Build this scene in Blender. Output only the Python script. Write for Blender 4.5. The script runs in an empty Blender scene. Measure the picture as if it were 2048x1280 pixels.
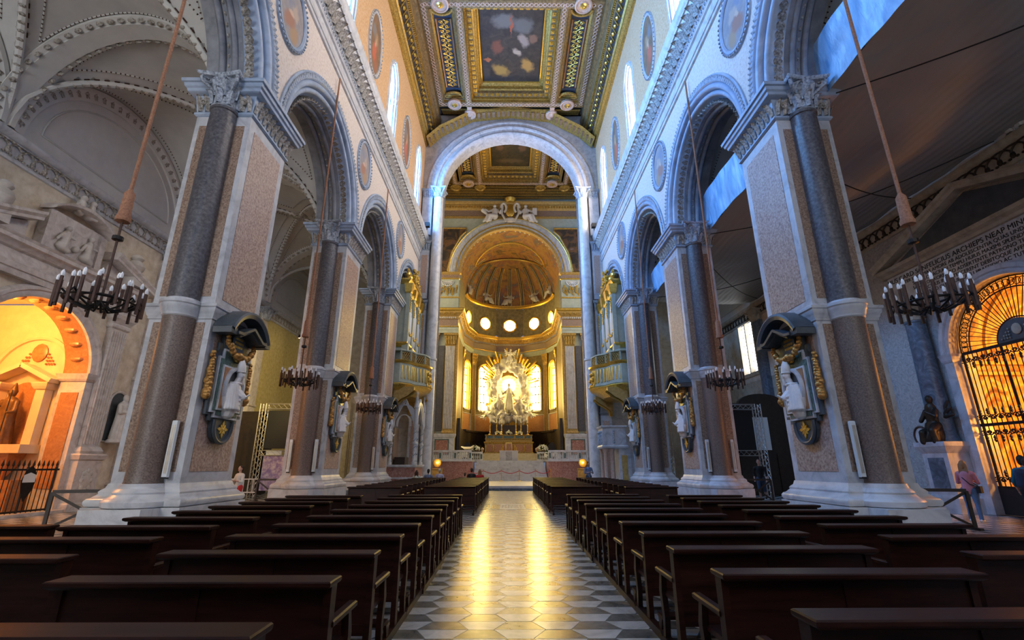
import bpy, bmesh, math, random
from mathutils import Vector, Matrix, noise
rad = math.radians; pi = math.pi; sin = math.sin; cos = math.cos
random.seed(11)
SC = bpy.context.scene
COL = SC.collection
# ------------------------------------------------------------------ camera
cam_d = bpy.data.cameras.new('camera'); cam = bpy.data.objects.new('camera', cam_d); COL.objects.link(cam)
cam_d.sensor_width = 36.0; cam_d.lens = 940.0 / 2048.0 * 36.0; cam_d.clip_end = 300; cam_d.clip_start = .05
cam.location = (-.18, 0, 1.6); cam.rotation_euler = (rad(90 + 17.146), 0, rad(-.466))
SC.camera = cam
# ------------------------------------------------------------------ world, exposure
W = bpy.data.worlds.new('world'); SC.world = W; W.use_nodes = True
W.node_tree.nodes['Background'].inputs[0].default_value = (.55, .7, 1, 1)
W.node_tree.nodes['Background'].inputs[1].default_value = .25
SC.view_settings.view_transform = 'Standard'; SC.view_settings.look = 'None'
SC.view_settings.gamma = 1; SC.view_settings.use_curve_mapping = False
SC.view_settings.exposure = 0.0
SC.cycles.use_denoising = True
SC.cycles.max_bounces = 8; SC.cycles.diffuse_bounces = 5; SC.cycles.glossy_bounces = 3
SC.cycles.sample_clamp_indirect = 6.0; SC.cycles.caustics_reflective = False; SC.cycles.caustics_refractive = False
# strengths of the daylight windows and of the unseen panes added for light
E_LEFT = 240.0     # clerestory panes on the left: open blue sky
E_RIGHT = 80.0    # clerestory panes on the right: hazy white sky
E_APSE = 56.0     # golden apse glass
E_FACADE_L, E_FACADE_R = 4.5, 4.4   # unseen entrance panes, added as fill: blue for the right arcade, pale for left
E_TRANSEPT = 3.0  # unseen side panes, added to light the transept
# ------------------------------------------------------------------ materials
MATS = {}
def mk(name, cols, scale=4.0, rough=.5, metal=0.0, detail=5.0, bump=0.0, tex='noise', bscale=None, emit=None, estr=0.0,
       spec=None, dist=0.0, stretch=None, coat=0.0, world=True):
    """procedural material: colour ramp over a noise / voronoi / wave texture in world space"""
    m = bpy.data.materials.new(name); m.use_nodes = True
    nt = m.node_tree; N = nt.nodes; L = nt.links; b = N['Principled BSDF']
    b.inputs['Roughness'].default_value = rough; b.inputs['Metallic'].default_value = metal
    if spec is not None: b.inputs['Specular IOR Level'].default_value = spec
    if coat: b.inputs['Coat Weight'].default_value = coat; b.inputs['Coat Roughness'].default_value = .12
    if len(cols) == 1 and not bump:
        b.inputs['Base Color'].default_value = (*cols[0], 1)
    else:
        if world:
            g = N.new('ShaderNodeNewGeometry'); src = g.outputs['Position']
        else:
            g = N.new('ShaderNodeTexCoord'); src = g.outputs['Object']
        if stretch:
            mp = N.new('ShaderNodeMapping'); mp.inputs['Scale'].default_value = stretch
            L.new(src, mp.inputs['Vector']); src = mp.outputs['Vector']
        def texture(sc):
            if tex == 'voronoi':
                t = N.new('ShaderNodeTexVoronoi'); t.inputs['Scale'].default_value = sc; L.new(src, t.inputs['Vector'])
                mx = N.new('ShaderNodeSeparateColor'); L.new(t.outputs['Color'], mx.inputs[0]); return mx.outputs[0]
            if tex == 'wave':
                t = N.new('ShaderNodeTexWave'); t.inputs['Scale'].default_value = sc; t.inputs['Distortion'].default_value = dist or 8
                t.inputs['Detail'].default_value = detail; L.new(src, t.inputs['Vector']); return t.outputs['Fac']
            t = N.new('ShaderNodeTexNoise'); t.inputs['Scale'].default_value = sc; t.inputs['Detail'].default_value = detail
            t.inputs['Roughness'].default_value = .62; t.inputs['Distortion'].default_value = dist
            L.new(src, t.inputs['Vector']); return t.outputs['Fac']
        o = texture(scale)
        r = N.new('ShaderNodeValToRGB'); e = r.color_ramp.elements
        n = len(cols)
        lo, hi = (.3, .7) if tex == 'noise' else (.02, .98)
        e[0].position = lo; e[1].position = hi
        e[0].color = (*cols[0], 1); e[1].color = (*cols[-1], 1)
        for i in range(1, n - 1):
            q = e.new(lo + (hi - lo) * i / (n - 1)); q.color = (*cols[i], 1)
        L.new(o, r.inputs['Fac']); L.new(r.outputs['Color'], b.inputs['Base Color'])
        if bump:
            bp = N.new('ShaderNodeBump'); bp.inputs['Strength'].default_value = bump; bp.inputs['Distance'].default_value = .02
            L.new(texture(bscale) if bscale else o, bp.inputs['Height']); L.new(bp.outputs['Normal'], b.inputs['Normal'])
    if emit:
        b.inputs['Emission Color'].default_value = (*emit, 1); b.inputs['Emission Strength'].default_value = estr
    MATS[name] = m; return m
M = MATS
mk('marble_grey', [(.34, .35, .38), (.50, .51, .54), (.60, .61, .63)], 1.6, .35, dist=1.5)
mk('marble_white', [(.42, .42, .44), (.60, .60, .61), (.70, .70, .70)], 1.1, .35, dist=2.0)
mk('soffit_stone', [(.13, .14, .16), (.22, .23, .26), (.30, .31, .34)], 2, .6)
mk('arch_marble', [(.30, .28, .28), (.44, .41, .40), (.54, .51, .50)], 1.6, .45, dist=1.5)
mk('arch_stone', [(.22, .28, .38), (.33, .41, .54), (.42, .50, .63)], 1.3, .4, dist=1.0)
mk('carved', [(.07, .08, .10), (.32, .36, .42), (.52, .56, .62)], 16, .5)  # dark noise spots stand in for shade in the carving's crevices
mk('carved_gilt', [(.07, .05, .03), (.34, .31, .27), (.60, .59, .57)], 15, .5)  # crevice shade put into the colour as dark brown specks
mk('breccia', [(.16, .095, .075), (.36, .23, .18), (.50, .36, .29), (.60, .47, .39)], 17, .4, detail=10, bump=.05)
mk('breccia_dark', [(.09, .055, .04), (.22, .14, .10), (.33, .23, .17), (.44, .33, .25)], 24, .4, detail=10)
mk('granite', [(.035, .033, .038), (.085, .08, .09), (.15, .14, .15)], 14, .42, detail=10)
mk('granite_brown', [(.07, .05, .042), (.16, .115, .095), (.25, .19, .16)], 30, .45, detail=10)
mk('plaster_pink', [(.50, .27, .12), (.62, .38, .20), (.68, .48, .30)], 9, .8, detail=8)
mk('plaster_nave', [(.55, .45, .38), (.70, .61, .54), (.76, .69, .63)], 10, .75, detail=8)
mk('plaster_white', [(.60, .60, .58), (.68, .68, .66)], 2, .85)
mk('plaster_vault', [(.50, .50, .49), (.60, .60, .58)], 1.2, .85)
mk('plaster_cream', [(.48, .41, .30), (.62, .55, .44), (.72, .67, .57)], 3, .8, detail=9)
mk('plaster_ochre', [(.42, .33, .12), (.55, .46, .19), (.62, .54, .27)], 5, .8, detail=9)
mk('stone_tomb', [(.40, .36, .34), (.56, .52, .50), (.66, .63, .61)], 2.2, .5, dist=1.5)
mk('stone_statue', [(.46, .43, .40), (.64, .61, .58)], 4, .5)
mk('bust_marble', [(.68, .65, .64), (.80, .77, .76)], 3, .4)
mk('tan_stone', [(.30, .25, .18), (.42, .36, .27), (.50, .44, .34)], 3, .8, detail=9)
mk('blue_stone', [(.05, .07, .10), (.10, .14, .19), (.20, .25, .31)], 2.4, .35, dist=2)
mk('slate', [(.035, .045, .055), (.075, .09, .105)], 3, .4)
mk('green_marble', [(.02, .05, .045), (.06, .12, .11), (.16, .24, .22)], 5, .3, dist=2)
mk('orange_marble', [(.32, .13, .05), (.50, .25, .11)], 4, .35, dist=2)
mk('red_marble', [(.20, .07, .05), (.38, .17, .13), (.52, .33, .27)], 3.5, .3, dist=2.5)
mk('drum_stone', [(.12, .095, .05), (.20, .165, .09), (.28, .24, .14)], 3, .6)
mk('apse_stone', [(.11, .075, .022), (.185, .13, .042), (.26, .19, .07)], 3, .55)
mk('rib_grey', [(.16, .14, .11), (.28, .25, .2)], 4, .6)
mk('gold', [(.55, .33, .05), (.83, .58, .15)], 8, .33, .85)
mk('gold_bronze', [(.22, .09, .02), (.48, .24, .06), (.66, .38, .11)], 14, .42, .55)
mk('vein_stone', [(.24, .23, .22), (.38, .37, .35), (.50, .48, .45)], 4, .5, dist=3, detail=9)
mk('gold_dark', [(.16, .085, .02), (.42, .26, .06), (.62, .42, .12)], 10, .42, .6)
mk('gold_paint', [(.32, .19, .05), (.56, .37, .11)], 6, .5, .25)
mk('ceiling_wood', [(.085, .05, .02), (.20, .125, .05), (.32, .21, .09)], 7, .55, .15, detail=8)
mk('ceiling_dark', [(.02, .017, .02), (.05, .04, .04)], 6, .6)
mk('ceiling_pink', [(.42, .26, .19), (.60, .43, .33)], 9, .6)
mk('ceiling_blue', [(.012, .02, .04), (.03, .045, .075)], 5, .6)
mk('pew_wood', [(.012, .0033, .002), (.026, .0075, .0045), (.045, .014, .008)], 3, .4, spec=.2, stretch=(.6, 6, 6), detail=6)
mk('dark_wood', [(.014, .008, .005), (.035, .02, .012)], 5, .45)
mk('iron', [(.012, .011, .012), (.03, .026, .025)], 8, .5, .6)
mk('rust_iron', [(.05, .022, .014), (.10, .05, .035)], 8, .6, .3)
mk('bulb', [(.85, .87, .9)], rough=.25)
mk('rope', [(.22, .09, .05), (.42, .21, .12)], 30, .9)
mk('steel', [(.45, .42, .38), (.62, .58, .52)], 5, .35, .8)
mk('heater_white', [(.72, .76, .78)], rough=.4)
mk('black', [(.006, .006, .007)], rough=.7)
mk('bronze', [(.025, .02, .018), (.07, .055, .04)], 5, .45, .6)
mk('tile_light', [(.40, .40, .38), (.55, .55, .52), (.66, .65, .62)], 2.6, .25, dist=2.5, detail=8)
mk('tile_dark', [(.075, .08, .08), (.13, .135, .13), (.20, .20, .19)], 3.0, .25, dist=2, detail=8)
mk('aisle_tile_light', [(.42, .40, .38), (.62, .61, .59)], 2.6, .25)
mk('aisle_tile_dark', [(.05, .05, .055), (.11, .11, .11)], 3, .25)
mk('tarp', [(.12, .30, .56), (.42, .66, .88)], 1.2, .32, bump=.9, bscale=2.2, dist=1.2, stretch=(1, 2.2, .6))
mk('netting', [(.25, .245, .235), (.40, .39, .37)], 9, .7, tex='wave', dist=1.2, detail=2, bump=.6, bscale=1.1)
mk('skin', [(.52, .31, .23)], rough=.5)
mk('organ_green', [(.34, .37, .29), (.46, .49, .40)], 3, .5)
mk('pipe_metal', [(.62, .66, .72)], rough=.3, metal=.6)
mk('flower_white', [(.70, .70, .62), (.85, .86, .78)], 30, .7)
mk('flower_leaf', [(.05, .10, .03), (.10, .18, .05)], 20, .7)
mk('lamp_glow', [(1, .6, .2)], emit=(1, .62, .2), estr=30)
def painted(name, base, blobs, scale=1.2):
    """canvas in object space: dark ground with soft irregular patches of colour (x, y, rx, ry, angle, colour)"""
    m = mk(name, base, scale, .55, dist=1.0, world=False); nt = m.node_tree; N = nt.nodes; L = nt.links; b = N['Principled BSDF']
    cur = b.inputs['Base Color'].links[0].from_socket; tc = N.new('ShaderNodeTexCoord'); ns = N.new('ShaderNodeTexNoise'); ns.inputs['Scale'].default_value = 2.2; ns.inputs['Detail'].default_value = 4
    L.new(tc.outputs['Object'], ns.inputs['Vector']); ad = N.new('ShaderNodeVectorMath'); ad.operation = 'MULTIPLY_ADD'; ad.inputs[1].default_value = (.7, .7, .7); L.new(ns.outputs['Color'], ad.inputs[0]); L.new(tc.outputs['Object'], ad.inputs[2])
    for p, r, col in blobs:
        mp = N.new('ShaderNodeMapping'); mp.vector_type = 'TEXTURE'; mp.inputs['Location'].default_value = tuple(v + .35 for v in p[:3]); mp.inputs['Rotation'].default_value = p[3] if len(p) > 3 else (0, 0, 0); mp.inputs['Scale'].default_value = r
        L.new(ad.outputs[0], mp.inputs['Vector']); ln = N.new('ShaderNodeVectorMath'); ln.operation = 'LENGTH'; L.new(mp.outputs['Vector'], ln.inputs[0])
        mr = N.new('ShaderNodeMapRange'); mr.inputs['From Min'].default_value = 1.0; mr.inputs['From Max'].default_value = .55; L.new(ln.outputs['Value'], mr.inputs['Value'])
        mx = N.new('ShaderNodeMix'); mx.data_type = 'RGBA'; L.new(mr.outputs['Result'], mx.inputs['Factor']); L.new(cur, mx.inputs[6]); mx.inputs[7].default_value = (*col, 1); cur = mx.outputs[2]
    L.new(cur, b.inputs['Base Color']); return m
def fresco(name, cols, scale=.9, rough=.6, dist=1.2, dim=1.0):
    return mk(name, [tuple(c * dim for c in q) for q in cols], scale, rough, dist=dist, detail=4)
fresco('canvas_dark', [(.012, .010, .010), (.03, .022, .018), (.05, .035, .022), (.16, .075, .02), (.10, .05, .04), (.22, .17, .13)], .75)
fresco('canvas_glow', [(.02, .014, .008), (.05, .032, .014), (.16, .09, .02), (.30, .19, .05)], .6)
fresco('fresco_dome', [(.05, .045, .05), (.20, .10, .035), (.36, .19, .05), (.28, .10, .05), (.10, .11, .14), (.45, .29, .10)], .55)
Z9 = 9.0
painted('canvas_nave', [(.010, .009, .010), (.028, .022, .020), (.05, .036, .028)], [((.9, -1.9, 1.4), (.9, .9, Z9), (.11, .10, .09)), ((-.6, -2.3, 1.4), (1.1, .7, Z9), (.13, .115, .10)), ((-.9, 2.3, 1.4, (0, 0, .5)), (.95, .62, Z9), (.30, .16, .035)), ((1.35, 1.8, 1.4, (0, 0, -.4)), (.55, .9, Z9), (.34, .17, .04)), ((.95, -0.55, 1.4, (0, 0, -.5)), (.45, .8, Z9), (.26, .19, .15)), ((.45, 0.5, 1.4, (0, 0, .6)), (.5, .28, Z9), (.34, .25, .18)), ((-1.1, -0, 1.4), (.5, .8, Z9), (.15, .045, .025)), ((.0, -1.9, 1.4), (.16, 1.0, Z9), (.30, .07, .03)), ((-1.9, 1.3, 1.4), (.35, .2, Z9), (.32, .09, .03)), ((1.7, -0.7, 1.4), (.35, .5, Z9), (.16, .08, .05))], 1.4)
painted('canvas_transept', [(.012, .009, .006), (.03, .02, .01), (.06, .035, .012)], [((.0, -1.9, 1.4), (1.2, .7, Z9), (.34, .22, .06)), ((-1.1, -0.7, 1.4), (.5, .7, Z9), (.13, .06, .03)), ((1.2, -0.5, 1.4), (.5, .7, Z9), (.13, .06, .03)), ((.0, 1.5, 1.4), (1.6, .5, Z9), (.10, .06, .03))], 1.4)
def oval_mat(name, sc, pal):
    return painted(name, pal[0], [((0, -.05, .75 * sc), (Z9, .42, .42 * sc), pal[1]), ((0, .15, 1.35 * sc), (Z9, .3, .3 * sc), pal[2]), ((0, -.35, 1.5 * sc), (Z9, .35, .3 * sc), pal[3]), ((0, .3, .5 * sc), (Z9, .3, .4 * sc), pal[4]), ((0, -.1, 1.12 * sc), (Z9, .16, .2 * sc), pal[5])], 1.6)
oval_mat('canvas_oval', 1.0, ([(.22, .21, .23), (.36, .32, .31)], (.36, .17, .11), (.44, .34, .28), (.22, .24, .32), (.40, .25, .14), (.56, .40, .30)))
oval_mat('canvas_warm', 1.75, ([(.16, .09, .05), (.30, .18, .10)], (.50, .13, .07), (.42, .26, .14), (.22, .20, .20), (.34, .12, .06), (.55, .36, .24)))
def glow(name, col, strength):
    return mk(name, [(.8, .8, .8)], rough=.2, emit=col, estr=strength)
glow('glass_left', (.13, .42, 1.0), E_LEFT)
glow('glass_right', (1.0, .84, .68), E_RIGHT)
glow('glass_apse', (1.0, .74, .22), E_APSE)
glow('glass_facade_blue', (.22, .50, 1.0), E_FACADE_L); glow('glass_facade_pale', (1.0, .93, .84), E_FACADE_R)
glow('glass_transept', (1.0, .82, .5), E_TRANSEPT)
glow('glass_aisle', (.9, .95, 1.0), 9.0)
# ------------------------------------------------------------------ mesh builder
class MB:
    def __init__(s): s.v = []; s.f = []
    def add(s, vs, fs):
        o = len(s.v); s.v += [tuple(p) for p in vs]; s.f += [tuple(i + o for i in f) for f in fs]; return s
    def box(s, x0, x1, y0, y1, z0, z1):
        return s.add([(x0, y0, z0), (x1, y0, z0), (x1, y1, z0), (x0, y1, z0), (x0, y0, z1), (x1, y0, z1), (x1, y1, z1), (x0, y1, z1)],
                     [(0, 3, 2, 1), (4, 5, 6, 7), (0, 1, 5, 4), (1, 2, 6, 5), (2, 3, 7, 6), (3, 0, 4, 7)])
    def bar(s, p, q, w, h=None, up=(0, 0, 1)):
        """box beam from p to q, section w x h"""
        p = Vector(p); q = Vector(q); d = (q - p).normalized(); up = Vector(up)
        a = d.cross(up)
        if a.length < 1e-4: a = d.cross(Vector((1, 0, 0)))
        a.normalize(); b = a.cross(d); h = w if h is None else h
        vs = [c + a * (i * w / 2) + b * (j * h / 2) for c in (p, q) for i, j in ((-1, -1), (1, -1), (1, 1), (-1, 1))]
        return s.add(vs, [(0, 1, 2, 3), (7, 6, 5, 4), (0, 4, 5, 1), (1, 5, 6, 2), (2, 6, 7, 3), (3, 7, 4, 0)])
    def prism(s, poly, axis, a, b):
        n = len(poly)
        def P(u, v, t): return (t, u, v) if axis == 'x' else ((u, t, v) if axis == 'y' else (u, v, t))
        vs = [P(u, v, a) for u, v in poly] + [P(u, v, b) for u, v in poly]
        fs = [tuple(range(n))[::-1], tuple(range(n, 2 * n))] + [(i, (i + 1) % n, n + (i + 1) % n, n + i) for i in range(n)]
        return s.add(vs, fs)
    def skin(s, loops, closed=True, cap=True, closed_path=False):
        n = len(loops[0]); o = len(s.v)
        for l in loops: s.v += [tuple(p) for p in l]
        m = len(loops)
        for i in range(m if closed_path else m - 1):
            j = (i + 1) % m
            for k in range(n if closed else n - 1):
                k2 = (k + 1) % n
                s.f.append((o + i * n + k, o + i * n + k2, o + j * n + k2, o + j * n + k))
        if cap and closed and not closed_path:
            s.f.append(tuple(o + k for k in range(n))[::-1]); s.f.append(tuple(o + (m - 1) * n + k for k in range(n)))
        return s
    def rect_loft(s, x0, x1, y0, y1, levels, cap=True):
        """rectangle grown by an offset at each (z, offset)"""
        return s.skin([[(x0 - d, y0 - d, z), (x1 + d, y0 - d, z), (x1 + d, y1 + d, z), (x0 - d, y1 + d, z)] for z, d in levels], cap=cap)
    def lathe(s, prof, o=(0, 0, 0), seg=20, cap=True, mat=None, a0=0, a1=2 * pi):
        o = Vector(o); full = abs(a1 - a0 - 2 * pi) < 1e-6
        n = seg if full else seg + 1
        loops = []
        for r, z in prof:
            l = []
            for k in range(n):
                a = a0 + (a1 - a0) * k / seg; p = Vector((r * cos(a), r * sin(a), z))
                if mat is not None: p = mat @ p
                l.append(o + p)
            loops.append(l)
        return s.skin(loops, closed=full, cap=cap and full)
    def tube(s, pts, r, seg=8, cap=True, closed=False):
        pts = [Vector(p) for p in pts]; n = len(pts); loops = []; pa = None
        for i, p in enumerate(pts):
            d = (pts[(i + 1) % n] - pts[i - 1]) if closed else (pts[min(i + 1, n - 1)] - pts[max(i - 1, 0)])
            d.normalize()
            if pa is None:
                a = d.cross(Vector((0, 0, 1)))
                if a.length < .05: a = d.cross(Vector((1, 0, 0)))
            else: a = pa - d * pa.dot(d)
            a.normalize(); pa = a; b = d.cross(a)
            rr = r[i] if isinstance(r, (list, tuple)) else r
            loops.append([p + (a * cos(2 * pi * k / seg) + b * sin(2 * pi * k / seg)) * rr for k in range(seg)])
        return s.skin(loops, cap=cap, closed_path=closed)
    def ball(s, c, r, seg=10, rings=6, rot=None):
        c = Vector(c); rx, ry, rz = (r, r, r) if not isinstance(r, (list, tuple)) else r
        vs = []; fs = []
        for i in range(1, rings):
            t = pi * i / rings
            for k in range(seg):
                a = 2 * pi * k / seg; p = Vector((rx * sin(t) * cos(a), ry * sin(t) * sin(a), rz * cos(t)))
                if rot is not None: p = rot @ p
                vs.append(c + p)
        top = Vector((0, 0, rz)); 
        if rot is not None: top = rot @ top
        vs += [c + top, c - top]; T = len(vs) - 2
        for i in range(rings - 2):
            for k in range(seg):
                k2 = (k + 1) % seg
                fs.append((i * seg + k, (i + 1) * seg + k, (i + 1) * seg + k2, i * seg + k2))
        for k in range(seg):
            fs.append((T, k, (k + 1) % seg)); fs.append((T + 1, (rings - 2) * seg + (k + 1) % seg, (rings - 2) * seg + k))
        return s.add(vs, fs)
    def capsule(s, p, q, r0, r1, seg=10):
        p = Vector(p); q = Vector(q); d = q - p; l = d.length
        if l < 1e-5: return s.ball(p, r0)
        d /= l
        pts = [p - d * r0 * .98, p - d * r0 * .75, p - d * r0 * .35, p, q, q + d * r1 * .35, q + d * r1 * .75, q + d * r1 * .98]
        rs = [r0 * .15, r0 * .66, r0 * .93, r0, r1, r1 * .93, r1 * .66, r1 * .15]
        return s.tube(pts, rs, seg)
    def leaf(s, o, out, up, w, h, curl=.5, n=4):
        """acanthus-like leaf: grows along up, bends over to out"""
        o = Vector(o); out = Vector(out).normalized(); up = Vector(up).normalized(); sd = up.cross(out).normalized()
        vs = []; fs = []
        for i in range(n + 1):
            t = i / n; a = t * t * curl * pi * .9
            c = o + up * (h * (t if curl < .2 else sin(min(t * 1.35, 1.35) ) / sin(1.35))) + out * (h * .55 * curl * t * t * (1.6 - .4 * t)) - up * (h * .22 * max(0, t - .75) * 4 * curl)
            ww = w * (.62 + .5 * sin(t * pi)) * (1 - .35 * t) * (1 if i % 2 == 0 else .86)
            vs += [c - sd * ww / 2 - out * .02 * h, c + out * (.12 * h), c + sd * ww / 2 - out * .02 * h]
        for i in range(n):
            fs += [(3 * i, 3 * i + 1, 3 * i + 4, 3 * i + 3), (3 * i + 1, 3 * i + 2, 3 * i + 5, 3 * i + 4)]
        return s.add(vs, fs)
    def xf(s, mtx, start=0):
        for i in range(start, len(s.v)): s.v[i] = tuple(mtx @ Vector(s.v[i]))
        return s
    def mesh(s, name, smooth=True, ang=35):
        me = bpy.data.meshes.new(name); me.from_pydata(s.v, [], s.f); 
        if len(s.f) < 60000:
            bm = bmesh.new(); bm.from_mesh(me); bmesh.ops.recalc_face_normals(bm, faces=bm.faces); bm.to_mesh(me); bm.free()
        me.validate()
        if smooth:
            me.polygons.foreach_set('use_smooth', [True] * len(me.polygons))
            me.set_sharp_from_angle(angle=rad(ang))
        me.update(); return me
    def build(s, name, m, parent=None, smooth=True, kind=None, label=None, ang=35, loc=None):
        me = s.mesh(name, smooth, ang); me.materials.append(M[m] if isinstance(m, str) else m)
        o = bpy.data.objects.new(name, me); COL.objects.link(o)
        if parent is not None: o.parent = parent
        if loc is not None: o.location = loc
        if kind: o['kind'] = kind
        if label: o['label'] = label
        return o
def thing(name, label, cat, loc=(0, 0, 0), rz=0, group=None, sx=1):
    o = bpy.data.objects.new(name, None); o.empty_display_size = .2; COL.objects.link(o)
    o.location = loc; o.rotation_euler = (0, 0, rz); o.scale = (sx, 1, 1)
    o['label'] = label; o['category'] = cat
    if group: o['group'] = group
    return o
def tag(o, label, cat, group=None):
    o['label'] = label; o['category'] = cat
    if group: o['group'] = group
    return o
def struct(o): o['kind'] = 'structure'; return o
def sgroup(name):
    o = bpy.data.objects.new(name, None); COL.objects.link(o); o['kind'] = 'structure'; return o
def kids(o): return [c for c in COL.objects if c.parent is o]
CH = {}
def dup(root, loc, rz=None, label=None, group=None, sx=None, kl=None):
    """copy of a thing with its parts and sub-parts, mesh data shared"""
    if root.name not in CH:
        t = []
        for c in root.children: t.append((c, list(c.children)))
        CH[root.name] = t
    r = root.copy(); COL.objects.link(r); r.location = loc
    if rz is not None: r.rotation_euler = (0, 0, rz)
    if sx is not None: r.scale = (sx, 1, 1)
    if label: r['label'] = label
    if group: r['group'] = group
    for c, gs in CH[root.name]:
        k = c.copy(); COL.objects.link(k); k.parent = r
        for g in gs:
            q = g.copy(); COL.objects.link(q); q.parent = k
    return r
def fuse(mb, name, m, parent=None, voxel=.02, smooth=4, loc=None):
    """union of overlapping closed shapes into one continuous skin"""
    me = mb.mesh(name + '_src', False); o = bpy.data.objects.new(name + '_src', me); COL.objects.link(o)
    a = o.modifiers.new('r', 'REMESH'); a.mode = 'VOXEL'; a.voxel_size = voxel; a.use_smooth_shade = True
    if smooth: b = o.modifiers.new('s', 'SMOOTH'); b.iterations = smooth; b.factor = .5
    dg = bpy.context.evaluated_depsgraph_get(); dg.update()
    me2 = bpy.data.meshes.new_from_object(o.evaluated_get(dg)); me2.name = name
    bpy.data.objects.remove(o); bpy.data.meshes.remove(me)
    me2.materials.clear(); me2.materials.append(M[m] if isinstance(m, str) else m)
    me2.polygons.foreach_set('use_smooth', [True] * len(me2.polygons))
    q = bpy.data.objects.new(name, me2); COL.objects.link(q)
    if parent is not None: q.parent = parent
    if loc is not None: q.location = loc
    return q
def arc_pts(cy, cz, r, a0, a1, n): return [(cy + r * cos(a0 + (a1 - a0) * i / n), cz + r * sin(a0 + (a1 - a0) * i / n)) for i in range(n + 1)]
def pointed(yc, half, zs, off, r_add, n=14):
    """slightly pointed arch: list of (y, z, ny, nz) from +y spring over the apex to -y spring"""
    Rr = half + off; res = []
    amax = math.acos(off / (Rr + r_add))
    for i in range(n + 1):
        a = amax * i / n; res.append((yc - off + (Rr + r_add) * cos(a), zs + (Rr + r_add) * sin(a), cos(a), sin(a)))
    return res + [(2 * yc - y, z, -ny, nz) for y, z, ny, nz in res[::-1][1:]]
# ------------------------------------------------------------------ dimensions (metres)
WX = 7.7                       # nave face of the arcade
BAY = 8.5; PIERS = [12.5, 21.0, 29.5]; ARCH_C = [8.25, 16.75, 25.25]; HALF = 3.2
ZCAP0, ZS = 11.37, 12.37       # pier capital, springing of the arches
ZE0, ZE1 = 17.94, 20.4         # entablature
ZCEIL0, ZCEIL = 29.6, 32.5     # wall head, flat of the ceiling
YT = 36.6                      # triumphal arch
YA = 47.4                      # front of the apse
AX = 16.2                      # outer wall of the aisles
YB = -9.0                      # entrance front
# ------------------------------------------------------------------ floor
fl = MB().add([(-20, YB, -.012), (20, YB, -.012), (20, 62, -.012), (-20, 62, -.012)], [(0, 1, 2, 3)]).build('floor', 'tile_dark', None, False)
struct(fl)
S_HEX = .263; RH = .26; PER = 3 * S_HEX
def trap(up):
    g = .003; a, b = S_HEX - g * 1.2, S_HEX / 2 - g
    p = [(-a, g), (a, g), (b, RH - g), (-b, RH - g)] if up else [(-b, -RH + g), (b, -RH + g), (a, -g), (-a, -g)]
    return p
def tile_mesh(up, m):
    mb = MB().prism(trap(up), 'z', -.011, 0); me = mb.mesh('tile', False); me.materials.append(M[m]); return me
TM = [tile_mesh(True, 'tile_dark'), tile_mesh(False, 'tile_light')]
cells = []
ny = int((32.5 - 1.5) / RH)
for j in range(ny):
    y = 1.6 + j * RH; off = (j % 2) * PER / 2
    for i in range(-9, 10):
        x = i * PER + off - .45
        if abs(x) > 6.9: continue
        cells.append((x, y))
vis = sorted([(c[1] + abs(c[0]) * 1.2, c, k) for c in cells if abs(c[0]) < 1.75 and c[1] > 4.35 for k in (0, 1)])
near = set((c, k) for _, c, k in vis[:300])
rest = [MB(), MB()]
for c in cells:
    for k in (0, 1):
        if (c, k) in near:
            o = bpy.data.objects.new('tile', TM[k]); COL.objects.link(o); o.parent = fl
            o.location = (c[0], c[1], random.uniform(-.0006, .0006)); o.rotation_euler = (random.gauss(0, .0022), random.gauss(0, .0016), 0)
        elif not (abs(c[0]) < .95 and 19.0 < c[1] < 21.6):
            tx, ty = random.gauss(0, .0022), random.gauss(0, .0016)
            p = trap(k == 0)
            rest[k].add([(c[0] + u, c[1] + v, tx * v - ty * u) for u, v in p], [(0, 1, 2, 3)])
rest[0].build('dark_tiles', 'tile_dark', fl, False, 'stuff'); rest[1].build('light_tiles', 'tile_light', fl, False, 'stuff')
sl = MB().box(-.93, .93, 19.0, 21.6, -.01, .002).build('grave_slab', 'tile_light', fl, False, label='pale inscribed grave slab in the aisle')
mb = MB()
for x in (-.85, .5): mb.box(x, x + .35, 19.2, 21.4, .001, .0045)
mb.build('slab_border', 'tile_dark', sl, False)
mb = MB()
for j in range(5):
    for i in range(7): mb.box(-.42 + i * .12, -.42 + i * .12 + random.uniform(.04, .1), 19.7 + j * .3, 19.8 + j * .3, .001, .004)
mb.build('worn_lettering', 'tile_dark', sl, False)
chk = [MB(), MB()]
for s in (-1, 1):
    q = .42
    for i in range(0, 22):
        for j in range(0, 84):
            x0 = 7.0 + i * q; y0 = 1 + j * q
            if x0 > 16.2: continue
            c = (x0, y0)
            chk[(i + j) % 2].add([(s * (x0), y0, -.004), (s * (x0 + q - .006), y0, -.004), (s * (x0 + q - .006), y0 + q - .006, -.004), (s * x0, y0 + q - .006, -.004)], [(0, 1, 2, 3)])
chk[0].build('dark_squares', 'aisle_tile_dark', fl, False, 'stuff'); chk[1].build('light_squares', 'aisle_tile_light', fl, False, 'stuff')
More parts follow.
